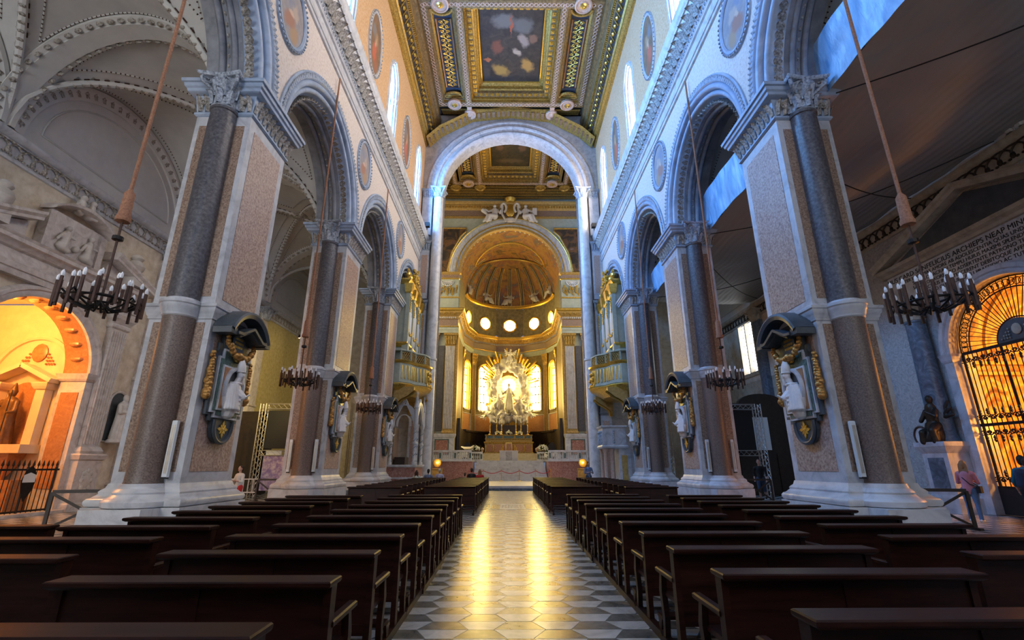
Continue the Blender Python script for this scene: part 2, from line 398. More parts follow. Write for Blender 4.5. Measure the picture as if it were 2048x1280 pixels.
# ------------------------------------------------------------------ nave walls
def layer(mb, s, u, yc, half, zs, off, r_add, y_hi, y_lo, ztop, n=14, zbase=None):
    pts = [(y, z) for y, z, a, b in pointed(yc, half, zs, off, r_add, n)]
    zb = zs if zbase is None else zbase
    seq = [(y_hi, zb), (pts[0][0], zb)] + pts + [(pts[-1][0], zb), (y_lo, zb)]
    for (y0, z0), (y1, z1) in zip(seq, seq[1:]):
        if abs(y0 - y1) < 1e-5: continue
        x = s * (WX + u)
        mb.add([(x, y0, z0), (x, y1, z1), (x, y1, ztop), (x, y0, ztop)], [(0, 1, 2, 3)])
def soffit(mb, s, u0, u1, yc, half, zs, off, r_add, n=14, zbase=None):
    pts = [(y, z) for y, z, a, b in pointed(yc, half, zs, off, r_add, n)]
    if zbase is not None: pts = [(pts[0][0], zbase)] + pts + [(pts[-1][0], zbase)]
    mb.skin([[(s * (WX + u), y, z) for y, z in pts] for u in (u0, u1)], closed=False)
def tor(cr, cu, r, a0=15, a1=195, n=7):
    return [(cr + r * cos(rad(a0 + (a1 - a0) * i / n)), cu - r * sin(rad(a0 + (a1 - a0) * i / n))) for i in range(n + 1)]
PROF = [(.96, .0), (.96, -.07), (.90, -.09), (.70, -.09), (.66, -.05)] + tor(.53, .03, .115) + tor(.30, .17, .105) + [(.17, .27), (.15, .33), (.03, .47), (.0, .56)]
def sweep_arch(mb, s, yc, half, zs, off, prof, n=22):
    arcs = [pointed(yc, half, zs, off, r, n) for r, u in prof]
    loops = [[(s * (WX + prof[k][1]), arcs[k][i][0], arcs[k][i][1]) for k in range(len(prof))] for i in range(2 * n + 1)]
    mb.skin(loops, closed=False)
def along(yc, half, zs, off, r_add, step, n=60):
    """points (y, z, radial y, radial z) spaced by step along an arch"""
    P = pointed(yc, half, zs, off, r_add, n); res = []; acc = step / 2
    for a, b in zip(P, P[1:]):
        d = math.hypot(b[0] - a[0], b[1] - a[1])
        while acc < d:
            t = acc / d; res.append((a[0] + (b[0] - a[0]) * t, a[1] + (b[1] - a[1]) * t, a[2] + (b[2] - a[2]) * t, a[3] + (b[3] - a[3]) * t)); acc += step
        acc -= d
    return res
def ellipse_sweep(mb, x_of, yc, zc, a, b, prof, n=40):
    loops = []
    for i in range(n):
        t = 2 * pi * i / n
        loops.append([(x_of(u), yc + (a + r) * cos(t), zc + (b + r) * sin(t)) for r, u in prof])
    mb.skin(loops, closed=False, closed_path=True)
nwin = 0
for s, side in ((-1, 'left'), (1, 'right')):
    wl = sgroup('wall_' + side)
    front = MB(); back = MB(); sof = MB()
    for bi, yc in enumerate(ARCH_C + [33.55]):
        half = HALF if bi < 3 else 3.0
        yh = yc + BAY / 2 if bi < 3 else YT; yl = yc - BAY / 2 if bi < 3 else 29.5
        layer(front, s, 0, yc, half, ZS, .3, .6, yh, yl, ZE0 + .1)
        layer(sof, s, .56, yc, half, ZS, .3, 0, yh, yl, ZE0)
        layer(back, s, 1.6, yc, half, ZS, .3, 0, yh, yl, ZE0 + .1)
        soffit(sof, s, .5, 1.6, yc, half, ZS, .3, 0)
        soffit(front, s, 0, .56, yc, half, ZS, .3, .6)
        am = MB(); sweep_arch(am, s, yc, half, ZS, .3, PROF); ar = am.build('arch_moulding', 'arch_stone', wl)
        lf = MB()
        for y, z, a, b in along(yc, half, ZS, .3, .7, .17): lf.leaf((s * (WX - .08), y, z), (-s, 0, 0), (0, a, b), .17, .21, .35, 3)
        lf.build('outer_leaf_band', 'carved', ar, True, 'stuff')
        lf = MB()
        for y, z, a, b in along(yc, half, ZS, .3, .08, .26):
            lf.leaf((s * (WX + .5), y - .02 * a, z), (-s * .6, -a, -b), Vector((-s * .8, 0, 0)) + Vector((0, -b, a)) * .75, .27, .34, .55, 4)
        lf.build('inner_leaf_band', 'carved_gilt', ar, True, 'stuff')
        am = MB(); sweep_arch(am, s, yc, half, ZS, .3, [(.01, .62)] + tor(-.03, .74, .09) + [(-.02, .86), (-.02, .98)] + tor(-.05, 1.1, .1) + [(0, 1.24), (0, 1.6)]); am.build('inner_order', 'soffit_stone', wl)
        lf = MB()
        for y, z, a, b in along(yc, half, ZS, .3, .02, .3): lf.ball((s * (WX + .92), y, z), (.05, .09, .09), 6, 4)
        lf.build('soffit_beads', 'carved_gilt', ar, True, 'stuff')
    y0w = PIERS[0] - BAY
    front.add([(s * WX, YB, 0), (s * WX, y0w + .0, 0), (s * WX, y0w, ZE0 + .1), (s * WX, YB, ZE0 + .1)], [(0, 1, 2, 3)])
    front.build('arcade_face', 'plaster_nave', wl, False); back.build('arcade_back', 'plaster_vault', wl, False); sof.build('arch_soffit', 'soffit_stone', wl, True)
    # entablature
    pe = [(.02, 17.9), (-.08, 17.94), (-.08, 18.1), (-.12, 18.12), (-.12, 18.28), (-.07, 18.3), (-.07, 18.66), (-.15, 18.7), (-.15, 18.78), (-.2, 18.84), (-.2, 18.98), (-.24, 19.0), (-.22, 19.04), (-.3, 19.4), (-.5, 19.74),
          (-.56, 19.76), (-.56, 19.92), (-.62, 20.0), (-.68, 20.14), (-.70, 20.28), (-.66, 20.34), (.1, 20.45)]
    en = MB().skin([[(s * (WX + u), y, z) for u, z in pe] for y in (YB, YT)], closed=False).build('entablature', 'marble_white', wl)
    lf = MB(); y = 10.0
    while y < YT - .2:
        lf.leaf((s * (WX - .24), y, 19.06), (-s, 0, -.15), (-s * .25, 0, 1), .40, .62, .62, 5)
        lf.leaf((s * (WX - .26), y + .21, 19.06), (-s, 0, 0), (-s * .3, 0, 1), .17, .48, .3, 3); y += .42
    lf.build('cornice_leaves', 'carved_gilt', en, True, 'stuff')
    lf = MB(); y = 10.0
    while y < YT - .1:
        lf.ball((s * (WX - .19), y, 18.9), (.07, .06, .08), 6, 4); y += .17
    lf.build('egg_moulding', 'carved', en, True, 'stuff')
    # clerestory
    cl = MB(); rv = MB(); U = .1; zsill = 21.65; wh = .95; wzs = 25.9; wof = .75
    cen = [8.25, 16.75, 25.25, 33.9]
    yprev = YB
    edges = [YB] + [(a + b) / 2 for a, b in zip(cen, cen[1:])] + [YT]
    for i, yc in enumerate(cen):
        layer(cl, s, U, yc, wh, wzs, wof, 0, edges[i + 1], edges[i], ZCEIL0, 10, zbase=zsill)
        soffit(rv, s, U, .75, yc, wh, wzs, wof, 0, 10, zbase=zsill)
        rv.add([(s * (WX + U), yc - wh, zsill), (s * (WX + U), yc + wh, zsill), (s * (WX + .75), yc + wh, zsill + .25), (s * (WX + .75), yc - wh, zsill + .25)], [(0, 1, 2, 3)])
    cl.add([(s * (WX + U), YB, 20.3), (s * (WX + U), YT, 20.3), (s * (WX + U), YT, zsill), (s * (WX + U), YB, zsill)], [(0, 1, 2, 3)])
    cl.build('clerestory_face', 'plaster_pink', wl, False); rv.build('window_reveal', 'marble_white', wl)
    for i, yc in enumerate(cen):
        nwin += 1; w = sgroup('window_%d' % nwin)
        pts = [(y, z) for y, z, a, b in pointed(yc, wh, wzs, wof, 0, 10)]
        # jamb shafts stepping back to the glass
        for r_, u_, k in ((-.06, .18, .09), (-.2, .34, .1), (-.34, .52, .09)):
            P = [(s * (WX + u_), y, z) for y, z, a, b in pointed(yc, wh, wzs, wof, r_, 10)]
            P = [(P[0][0], P[0][1], zsill + .1)] + P + [(P[-1][0], P[-1][1], zsill + .1)]
            MB().tube(P, k, 8).build('jamb_shaft', 'marble_white', w)
            cp = MB()
            for e in (1, -1): cp.lathe([(k, -.25), (k * 1.3, -.22), (k * 1.1, -.1), (k * 1.7, .12), (k * 1.7, .18)], (P[0][0], yc + e * (wh + r_), 25.0), 8)
            cp.build('shaft_capital', 'marble_white', w)
        pr = [(.0, U), (.0, U - .06), (.09, U - .09), (.16, U - .04), (.2, U)]
        arcs = [pointed(yc, wh, wzs, wof, r, 10) for r, u in pr]
        lo = [[(s * (WX + pr[k][1]), arcs[k][i2][0], arcs[k][i2][1]) for k in range(5)] for i2 in range(21)]
        lo = [[(p[0], p[1], zsill - .1) for p in lo[0]]] + lo + [[(p[0], p[1], zsill - .1) for p in lo[-1]]]
        MB().skin(lo, closed=False).build('window_surround', 'marble_white', w)
        gy = [yc - .62 + 1.24 * k / 3 for k in range(4)]
        for k in range(3):
            a, b = gy[k], gy[k + 1]
            top = lambda y: wzs + math.sqrt(max(.01, (wh + wof - .3) ** 2 - (abs(y - yc) + wof) ** 2)) - .05
            x = s * (WX + .7); ys = [a, (a + b) / 2, b]
            zt = [top(t) for t in ys]
            MB().add([(x, a, zsill + .2), (x, b, zsill + .2), (x, b, zt[2]), (x, ys[1], zt[1]), (x, a, zt[0])], [(0, 1, 2, 3, 4)]).build('pane', 'glass_' + side, w, False)
        for k in (1, 2): MB().tube([(s * (WX + .62), gy[k], zsill + .15), (s * (WX + .62), gy[k], wzs + .95)], .05, 8).build('mullion', 'marble_white', w)
        gl = MB()
        for z in (22.6, 23.5, 24.4, 25.3): gl.bar((s * (WX + .66), yc - .64, z), (s * (WX + .66), yc + .64, z), .03)
        gl.build('glazing_bar', 'iron', w)
# oval pictures
ords = ['first', 'second', 'third']
sidew = {-1: 'pale-lit', 1: 'blue-lit'}
for s in (-1, 1):
    for i, yc in enumerate(PIERS):
        for lvl, (zc, a, b, u, m) in enumerate(((16.5, .86, 1.12, 0, 'canvas_oval'), (24.5, .98, 1.95, .1, 'canvas_warm'))):
            if lvl == 1 and i == 0: continue
            where = 'below the cornice' if lvl == 0 else 'between windows'
            t = thing('oval_fresco', 'oval fresco %s above the %s pier of the %s arcade' % (where, ords[i], sidew[s]), 'painting', (s * (WX + u), yc, zc - b), 0, 'oval frescoes of the nave')
            fr = MB(); ellipse_sweep(fr, lambda q: -s * q, 0, b, a, b, [(0, .0), (0, .05), (.05, .1), (.11, .1), (.14, .05), (.17, .09), (.22, .07), (.24, 0)])
            f = fr.build('frame', 'arch_stone' if lvl == 0 else 'marble_grey', t)
            bd = MB()
            for k in range(46):
                q = 2 * pi * k / 46; bd.ball((-s * .1, (a + .19) * cos(q), b + (b + .19) * sin(q)), .045, 5, 4)
            bd.build('frame_beads', 'carved', f, True, 'stuff')
            n = 32
            MB().add([(-s * .06, 0, b)] + [(-s * .02, a * cos(2 * pi * k / n), b + b * sin(2 * pi * k / n)) for k in range(n)], [(0, 1 + k, 1 + (k + 1) % n) for k in range(n)]).build('canvas', m, t)
# ------------------------------------------------------------------ piers
def leaf_capital(mb, cx, cy, z0, r, h, n=8, rtop=None):
    rt = rtop or r * 1.45
    mb.lathe([(r, z0), (r * 1.08, z0 + .03), (r * 1.0, z0 + .07), (r * 1.02, z0 + h * .5), (rt * .95, z0 + h * .88), (rt * .95, z0 + h * .9)], (cx, cy, 0), 20)
    for tier, (zz, hh, ww, cu) in enumerate(((.06, .48, .95, .55), (.3, .55, .8, .6))):
        for k in range(n):
            a = 2 * pi * (k + .5 * tier) / n; o = Vector((cos(a), sin(a), 0))
            mb.leaf(Vector((cx, cy, z0 + zz * h)) + o * r * 1.02, o, (0, 0, 1), 2 * pi * r / n * ww, hh * h, cu, 4)
    for k in range(4):
        a = pi / 4 + k * pi / 2; o = Vector((cos(a), sin(a), 0)); c = Vector((cx, cy, z0 + h * .84)) + o * rt * 1.12
        sd = Vector((-sin(a), cos(a), 0)); pts = []
        for q in range(15):
            t = q / 14; rr = h * .16 * (1 - .75 * t); an = -pi / 2 + t * 3.4 * pi
            pts.append(c + o * rr * cos(an) + Vector((0, 0, rr * sin(an))))
        pts = [Vector((cx, cy, z0 + h * .55)) + o * r * 1.05] + pts
        mb.tube(pts, [.045 * h] + [.055 * h * (1 - .5 * q / 14) for q in range(15)], 6)
    e = rt * 1.12
    mb.skin([[(cx + dx * e * q * (1 if abs(dx) == abs(dy) else .82), cy + dy * e * q * (1 if abs(dx) == abs(dy) else .82), z) for dx, dy in ((-1, -1), (0, -1), (1, -1), (1, 0), (1, 1), (0, 1), (-1, 1), (-1, 0))] for z, q in ((z0 + h * .9, .96), (z0 + h * .94, 1.04), (z0 + h, 1.06))])
def make_pier():
    t = thing('marble_pier', '', 'pier', (0, 0, 0), 0, 'nave piers')
    X0, X1, Y0, Y1 = -1.58, 0, -1.05, 1.05
    pl = MB(); pl.rect_loft(X0, X1, Y0, Y1, [(0, .34), (.28, .34)]); 
    for e in (-1, 1): pl.box(-1.5, -.1, e * 1.05, e * 2.0, 0, .28)
    pl.build('foot_course', 'blue_stone', t, False)
    pb = MB(); pb.rect_loft(X0, X1, Y0, Y1, [(.28, .3), (.70, .3)])
    for e in (-1, 1): pb.box(-1.42, -.12, min(e * 1.0, e * 1.93), max(e * 1.0, e * 1.93), .28, .70)
    pb.build('plinth', 'marble_white', t, False)
    bm_ = MB(); lv = [(.70, .2), (.72, .26), (.77, .285), (.83, .285), (.88, .25), (.90, .2), (.94, .16), (.98, .12), (1.02, .13), (1.06, .10), (1.10, .05), (1.2, .02)]
    bm_.rect_loft(X0, X1, Y0, Y1, lv)
    for e in (-1, 1): bm_.lathe([(.41 + d * 1.05, z) for z, d in lv], (-.75, e * 1.13, 0), 24)
    bm_.build('base_moulding', 'marble_white', t)
    MB().box(X0, X1, Y0, Y1, 1.2, ZCAP0).build('shaft', 'marble_grey', t, False)
    e_ = .012
    def pan(name, x0, x1, y0, y1, z0, z1, m):
        MB().box(x0, x1, y0, y1, z0, z1).build(name, m, t, False)
    for z0, z1 in ((1.45, 5.05), (5.75, 11.0)):
        pan('breccia_panel', 0, e_, -.80, .80, z0, z1, 'breccia')
        pan('breccia_panel', X0 - e_, X0, -.80, .80, z0, z1, 'breccia')
        for e in (-1, 1):
            ya, yb = sorted((e * 1.05, e * (1.05 + e_)))
            pan('breccia_panel', -.42, -.15, ya, yb, z0, z1, 'breccia_dark'); pan('breccia_panel', -1.45, -1.08, ya, yb, z0, z1, 'breccia_dark')
    rg = MB(); rl = [(5.12, 0), (5.15, .03), (5.2, .035), (5.24, .06), (5.3, .07), (5.34, .10), (5.42, .11), (5.45, .14), (5.52, .14), (5.54, .02), (5.6, 0)]
    rg.rect_loft(X0, X1, Y0, Y1, rl)
    for e in (-1, 1): rg.lathe([(.375 + d * .9, z) for z, d in rl], (-.75, e * 1.13, 0), 24)
    rg.build('ring_moulding', 'marble_grey', t)
    for e in (-1, 1):
        MB().lathe([(.41, 1.15), (.385, 1.25), (.375, 1.6), (.37, 5.12)], (-.75, e * 1.13, 0), 28).build('lower_column', 'granite_brown', t)
        MB().lathe([(.37, 5.58), (.37, 7), (.35, 10.9), (.34, 11.3), (.37, 11.32), (.38, 11.38), (.35, 11.42)], (-.75, e * 1.13, 0), 28).build('upper_column', 'granite', t)
        c = MB(); leaf_capital(c, -.75, e * 1.13, 11.4, .35, .97, rtop=.52); c.build('column_capital', 'carved', t)
    # carved frieze of the pier and its cornice
    MB().rect_loft(X0, X1, Y0, Y1, [(11.32, .02), (11.36, .07), (11.42, .07), (11.45, .03), (12.0, .10)]).build('capital_block', 'arch_stone', t)
    MB().rect_loft(X0, X1, Y0, Y1, [(11.98, .2), (12.02, .26), (12.1, .28), (12.14, .33), (12.24, .35), (12.26, .40), (12.36, .41), (12.37, .3)]).build('capital_cornice', 'arch_stone', t)
    lf = MB()
    for k in range(9):
        y = -1.0 + 2.0 * k / 8
        lf.leaf((.06, y, 11.46), (1, 0, 0), (.12, 0, 1), .24, .46, .6, 4); lf.leaf((X0 - .06, y, 11.46), (-1, 0, 0), (-.12, 0, 1), .24, .46, .6, 4)
        if k < 8:
            pts = [(.13 + .05 * sin(q * .5), y + .125 + .085 * cos(q * .8) * (1 - q / 14), 11.80 + .085 * sin(q * .8) * (1 - q / 14)) for q in range(12)]
            lf.tube(pts, .02, 5)
    for e in (-1, 1):
        for x in (-1.5, -1.3, -.28, -.08):
            lf.leaf((x, e * 1.1, 11.46), (0, e, 0), (0, e * .12, 1), .2, .46, .6, 4)
        for x in (-1.36, -.2):
            pts = [(x + .12 * cos(q * .75) * (1 - q / 17), e * 1.2, 11.72 + .12 * sin(q * .75) * (1 - q / 17)) for q in range(16)]
            lf.tube(pts, .025, 5)
    lf.build('capital_leaves', 'carved_gilt', t, True, 'stuff')
    return t
pier0 = make_pier()
PL = {(-1, 0): 'tall breccia-clad marble pier beside the orange-lit chapel with the low iron railing',
      (-1, 1): 'breccia-clad marble pier with two white heaters, beside the ochre wall and black screen',
      (-1, 2): 'breccia-clad marble pier with a blue-grey column, next to the gothic canopied throne',
      (1, 0): 'tall breccia-clad marble pier beside the glowing chapel with the great iron gate',
      (1, 1): 'breccia-clad marble pier with two white heaters, beside the dark doorway with a man in black',
      (1, 2): 'breccia-clad marble pier with a dark column, next to the stone pulpit'}
first = True
for s in (-1, 1):
    for i, yc in enumerate(PIERS):
        if first: o = pier0; o.location = (s * WX, yc, 0); first = False
        else: o = dup(pier0, (s * WX, yc, 0), sx=-s)
        o['label'] = PL[(s, i)]
# ------------------------------------------------------------------ bishop monuments on the piers
def make_bust(t, loc):
    """praying bishop: robe, head, mitre and hands; local x out of the wall, y towards the altar"""
    T = Matrix.Translation(loc) @ Matrix.Scale(1.12, 4)
    mb = MB(); c = mb.capsule
    mb.ball((.10, -.08, -.26), (.19, .27, .36), 18, 12); mb.ball((.12, .02, -.02), (.15, .20, .16), 14, 10); c((.1, -.05, -.58), (.1, .0, -.4), .16, .2)
    c((.2, .02, -.12), (.31, .10, -.22), .11, .075); c((.2, .14, -.1), (.31, .17, -.2), .09, .065)                 # sleeves towards the joined hands
    for k in range(9):
        a = -1.2 + k * .26; c((.12 + .13 * cos(a), -.06 + .18 * sin(a), .06), (.12 + .185 * cos(a * .9), -.08 + .28 * sin(a * .9), -.5), .018, .04)
    for k in range(3): c((.16, -.26 + .05 * k, -.1 - .13 * k), (.31, .02, -.2 - .1 * k), .028, .03)
    mb.tube([(.12 + .13 * cos(q * pi / 8), .02 + .14 * sin(q * pi / 8), .10) for q in range(16)], .035, 6, closed=True)
    fuse(mb.xf(T), 'robe', 'bust_marble', t, .013, 1)
    h = MB(); c = h.capsule; b = h.ball
    c((.15, .02, .10), (.19, .06, .24), .07, .065); b((.2, .09, .31), (.085, .105, .12), 12, 8); b((.215, .195, .30), (.02, .035, .03), 8, 6); b((.2, .165, .355), (.07, .04, .016), 8, 6)
    c((.2, .15, .22), (.22, .18, .12), .055, .03); c((.2, .17, .25), (.21, .185, .245), .035, .03); b((.295, .07, .31), (.015, .03, .04), 8, 6)
    fuse(h.xf(T), 'head', 'bust_marble', t, .010, 1)
    m = MB(); L = []
    for z, ry, rx, dy in ((.36, .11, .09, .08), (.44, .125, .10, .075), (.54, .12, .085, .07), (.64, .085, .05, .065), (.72, .03, .018, .06)):
        L.append([Vector((.2 + rx * cos(q * pi / 8), dy + ry * sin(q * pi / 8), z)) for q in range(16)])
    m.skin(L); m.tube([(.2 + .10 * cos(q * pi / 8), .08 + .12 * sin(q * pi / 8), .385) for q in range(16)], .014, 5, closed=True); m.xf(T).build('mitre', 'bust_marble', t)
    for e in (0, 1):
        g = MB(); o = Vector((.335 + .01 * e, .17 - .045 * e, -.22)); d = Vector((.45, .55, .62)).normalized(); sd = Vector((.75, -.6, 0)).normalized()
        g.ball(o + d * .03, (.035, .035, .045), 8, 6)
        for k in range(4): p = o + d * .06 + sd * (k - 1.5) * .02; g.capsule(p, p + d * (.07 + .012 * (k in (1, 2))), .0105, .009, 6)
        g.capsule(o + sd * .035, o + sd * .05 + d * .05, .012, .01, 6); fuse(g.xf(T), 'hand', 'bust_marble', t, .008, 0)
def make_monument():
    t = thing('bishop_monument', '', 'monument', (0, 0, 0), 0, 'bishop monuments on the piers')
    def slab(name, outline, x0, x1, m, parent=t):
        return MB().prism(outline, 'x', x0, x1).build(name, m, parent, False)
    # outline y,z
    def mirror(h): return h + [(-y, z) for y, z in h[::-1]]
    slab('back_slab', mirror([(.0, 2.12), (.22, 2.15), (.38, 2.27), (.46, 2.48), (.47, 2.66), (.62, 2.66), (.62, 2.8), (.78, 2.8), (.78, 4.35), (.68, 4.42), (.68, 4.62), (.52, 4.62), (.5, 4.9)]), .02, .09, 'slate')
    slab('outer_frame', mirror([(.0, 2.74), (.52, 2.74), (.52, 2.86), (.68, 2.86), (.68, 4.28), (.52, 4.28), (.52, 4.5)]), .09, .15, 'marble_grey')
    slab('green_field', mirror([(.0, 2.8), (.47, 2.8), (.47, 2.91), (.63, 2.91), (.63, 4.23), (.47, 4.23), (.47, 4.45)]), .15, .165, 'green_marble')
    slab('inner_frame', mirror([(.0, 2.93), (.53, 2.93), (.53, 4.08)]), .165, .20, 'marble_white')
    slab('orange_field', mirror([(.0, 2.98), (.48, 2.98), (.48, 4.03)]), .20, .212, 'orange_marble')
    rg = MB(); ellipse_sweep(rg, lambda q: q, 0, 3.5, .34, .48, [(0, .16), (0, .25), (.04, .29), (.09, .29), (.11, .25), (.12, .2)], 32); rg.build('oval_niche_frame', 'marble_grey', t)
    n = 28; dk = MB()
    dk.add([(.214, .345 * cos(2 * pi * k / n), 3.5 + .485 * sin(2 * pi * k / n)) for k in range(n)], [tuple(range(n))]); dk.build('niche_back', 'slate', t, False)  # flat dark disc, the shade of a recess put into its colour
    make_bust(t, (.10, -.03, 3.55))
    pd = MB().prism(mirror([(.0, 2.2), (.2, 2.22), (.33, 2.34), (.39, 2.5), (.4, 2.68)]), 'x', .09, .11); pe = pd.build('pendant_field', 'slate', t, False)
    rm = MB(); P = [(.40, 2.7)] + [(.40 * cos(a), 2.56 - .42 * sin(a)) for a in [pi * k / 16 for k in range(17)]] + [(-.40, 2.7)]
    rm.tube([(.12, y, z) for y, z in P], .05, 8); rm.build('pendant_rim', 'slate', t)
    cr = MB()
    for k in range(8):
        a = k * pi / 4; L = .23 if k % 2 == 0 else .16; d = (cos(a), sin(a)); q = (-sin(a), cos(a))
        cr.prism([(d[0] * .03, 2.48 + d[1] * .03), (d[0] * L * .6 + q[0] * .045, 2.48 + d[1] * L * .6 + q[1] * .045), (d[0] * L, 2.48 + d[1] * L), (d[0] * L * .6 - q[0] * .045, 2.48 + d[1] * L * .6 - q[1] * .045)], 'x', .11, .135)
    cr.ball((.12, 0, 2.48), (.03, .06, .06), 8, 5); cr.build('star_emblem', 'gold', pe, True)
    # hood: segmental pediment with an angular one inside
    hood = MB(); pr = [(.0, .02), (.0, .5), (.05, .52), (.10, .54), (.16, .52), (.2, .36), (.2, .02)]
    ang = [rad(28 + 124 * k / 16) for k in range(17)]; Rr = 1.02
    hood.skin([[(u, (Rr + r) * cos(a) * .93, 4.42 + (Rr + r) * sin(a)) for r, u in pr] for a in ang])
    for e in (-1, 1): hood.box(.02, .5, min(e * .72, e * 1.0), max(e * .72, e * 1.0), 4.82, 4.98)
    hood.build('segmental_hood', 'slate', t)
    gb = MB(); z0 = 4.80
    for e in (-1, 1):
        gb.bar((.3, e * .74, z0 + .08), (.3, e * .50, z0 + .10), .5, .07); gb.bar((.3, e * .52, z0 + .09), (.3, 0, z0 + .36), .5, .07); gb.bar((.26, e * .5, z0 + .03), (.26, 0, z0 + .28), .4, .06)
    gb.build('gabled_hood', 'slate', t, False)
    slab('hood_back', mirror([(.0, 4.3), (.5, 4.3), (.6, 5.0), (.3, 5.3)]), .02, .1, 'slate')
    tb = slab('name_tablet', mirror([(.0, 4.42), (.26, 4.46), (.30, 4.88), (.0, 5.0)]), .1, .17, 'slate')
    tx = MB()
    for j in range(3):
        y = -.2
        while y < .18:
            w = random.uniform(.025, .06); tx.box(.17, .176, y, y + w, 4.84 - j * .11, 4.90 - j * .11); y += w + .02
    tx.build('gilt_lettering', 'gold', tb, False, 'stuff')
    gm = MB()
    P = [(.24 + .05 * sin(pi * k / 14), .62 * cos(pi - pi * k / 14), 4.78 - .42 * sin(pi * k / 14)) for k in range(15)]
    for i, p in enumerate(P):
        r = .06 + .045 * sin(pi * i / 14)
        for q in range(3): gm.ball((p[0] + random.uniform(-.03, .03), p[1] + random.uniform(-.03, .03), p[2] + random.uniform(-.03, .03)), r * random.uniform(.6, 1), 8, 6)
    gm.build('swag', 'gold_bronze', t)
    for e in (-1, 1):
        gm = MB()
        for k in range(16):
            z = 4.32 - k * .072; r = .065 + .045 * (k / 15)
            for q in range(2): gm.ball((.08 + random.uniform(-.02, .03), e * .86 + random.uniform(-.04, .04), z), r * random.uniform(.7, 1), 8, 6)
        gm.build('side_garland', 'gold_bronze', t)
    gm = MB()
    for k in range(7): gm.ball((.2, -.15 + k * .05, 4.30 + .035 * cos(k * 2)), (.05, .05, .06), 6, 4)
    gm.build('cartouche', 'gold', t)
    return t
mon0 = make_monument()
ML = ['on the pier nearest the lit chapel', 'on the pier with two heaters', 'on the pier next to the organ']
first = True
for s in (-1, 1):
    for i, yc in enumerate(PIERS):
        lab = 'slate bishop monument %s, %s arcade' % (ML[i], sidew[s])
        if first: o = mon0; o.location = (s * (WX - .012), yc, 0); first = False
        else: o = dup(mon0, (s * (WX - .012), yc, 0), sx=-s)
        o['label'] = lab
# ------------------------------------------------------------------ heaters
def make_heater():
    t = thing('radiant_heater', 'long white radiant heater bar mounted upright on a marble pier', 'heater', (0, 0, 0), 0, 'heaters on the piers')
    MB().rect_loft(-.06, .06, -.045, .045, [(1.32, -.01), (1.34, 0), (2.58, 0), (2.6, -.01)]).build('body', 'heater_white', t, False)
    g = MB(); g.box(-.035, .035, -.052, -.045, 1.42, 2.5); g.build('grille', 'steel', t, False)
    MB().box(-.055, .055, -.05, .045, 1.30, 1.34).build('end_cap', 'black', t, False)
    for z in (1.6, 2.3): MB().box(-.02, .02, .04, .13, z, z + .06).build('bracket', 'iron', t, False)
    return t
h0 = make_heater(); hs = [(-1, 0, -.27), (-1, 1, -.27), (-1, 1, -1.28), (-1, 2, -.27), (1, 0, -.27), (1, 1, -.27), (1, 1, -1.28), (1, 2, -.27)]
HL = {(-1, 0): 'beside the orange-lit chapel', (-1, 1): 'beside the ochre wall and black screen', (-1, 2): 'next to the gothic throne', (1, 0): 'beside the great iron gate', (1, 1): 'beside the dark doorway', (1, 2): 'next to the stone pulpit'}
for k, (s, i, dx) in enumerate(hs):
    p = (s * WX - s * dx, PIERS[i] - 1.05 - .135, 0)
    o = h0 if k == 0 else dup(h0, p)
    o.location = p; o['label'] = 'long white upright heater bar on the pier ' + HL[(s, i)]
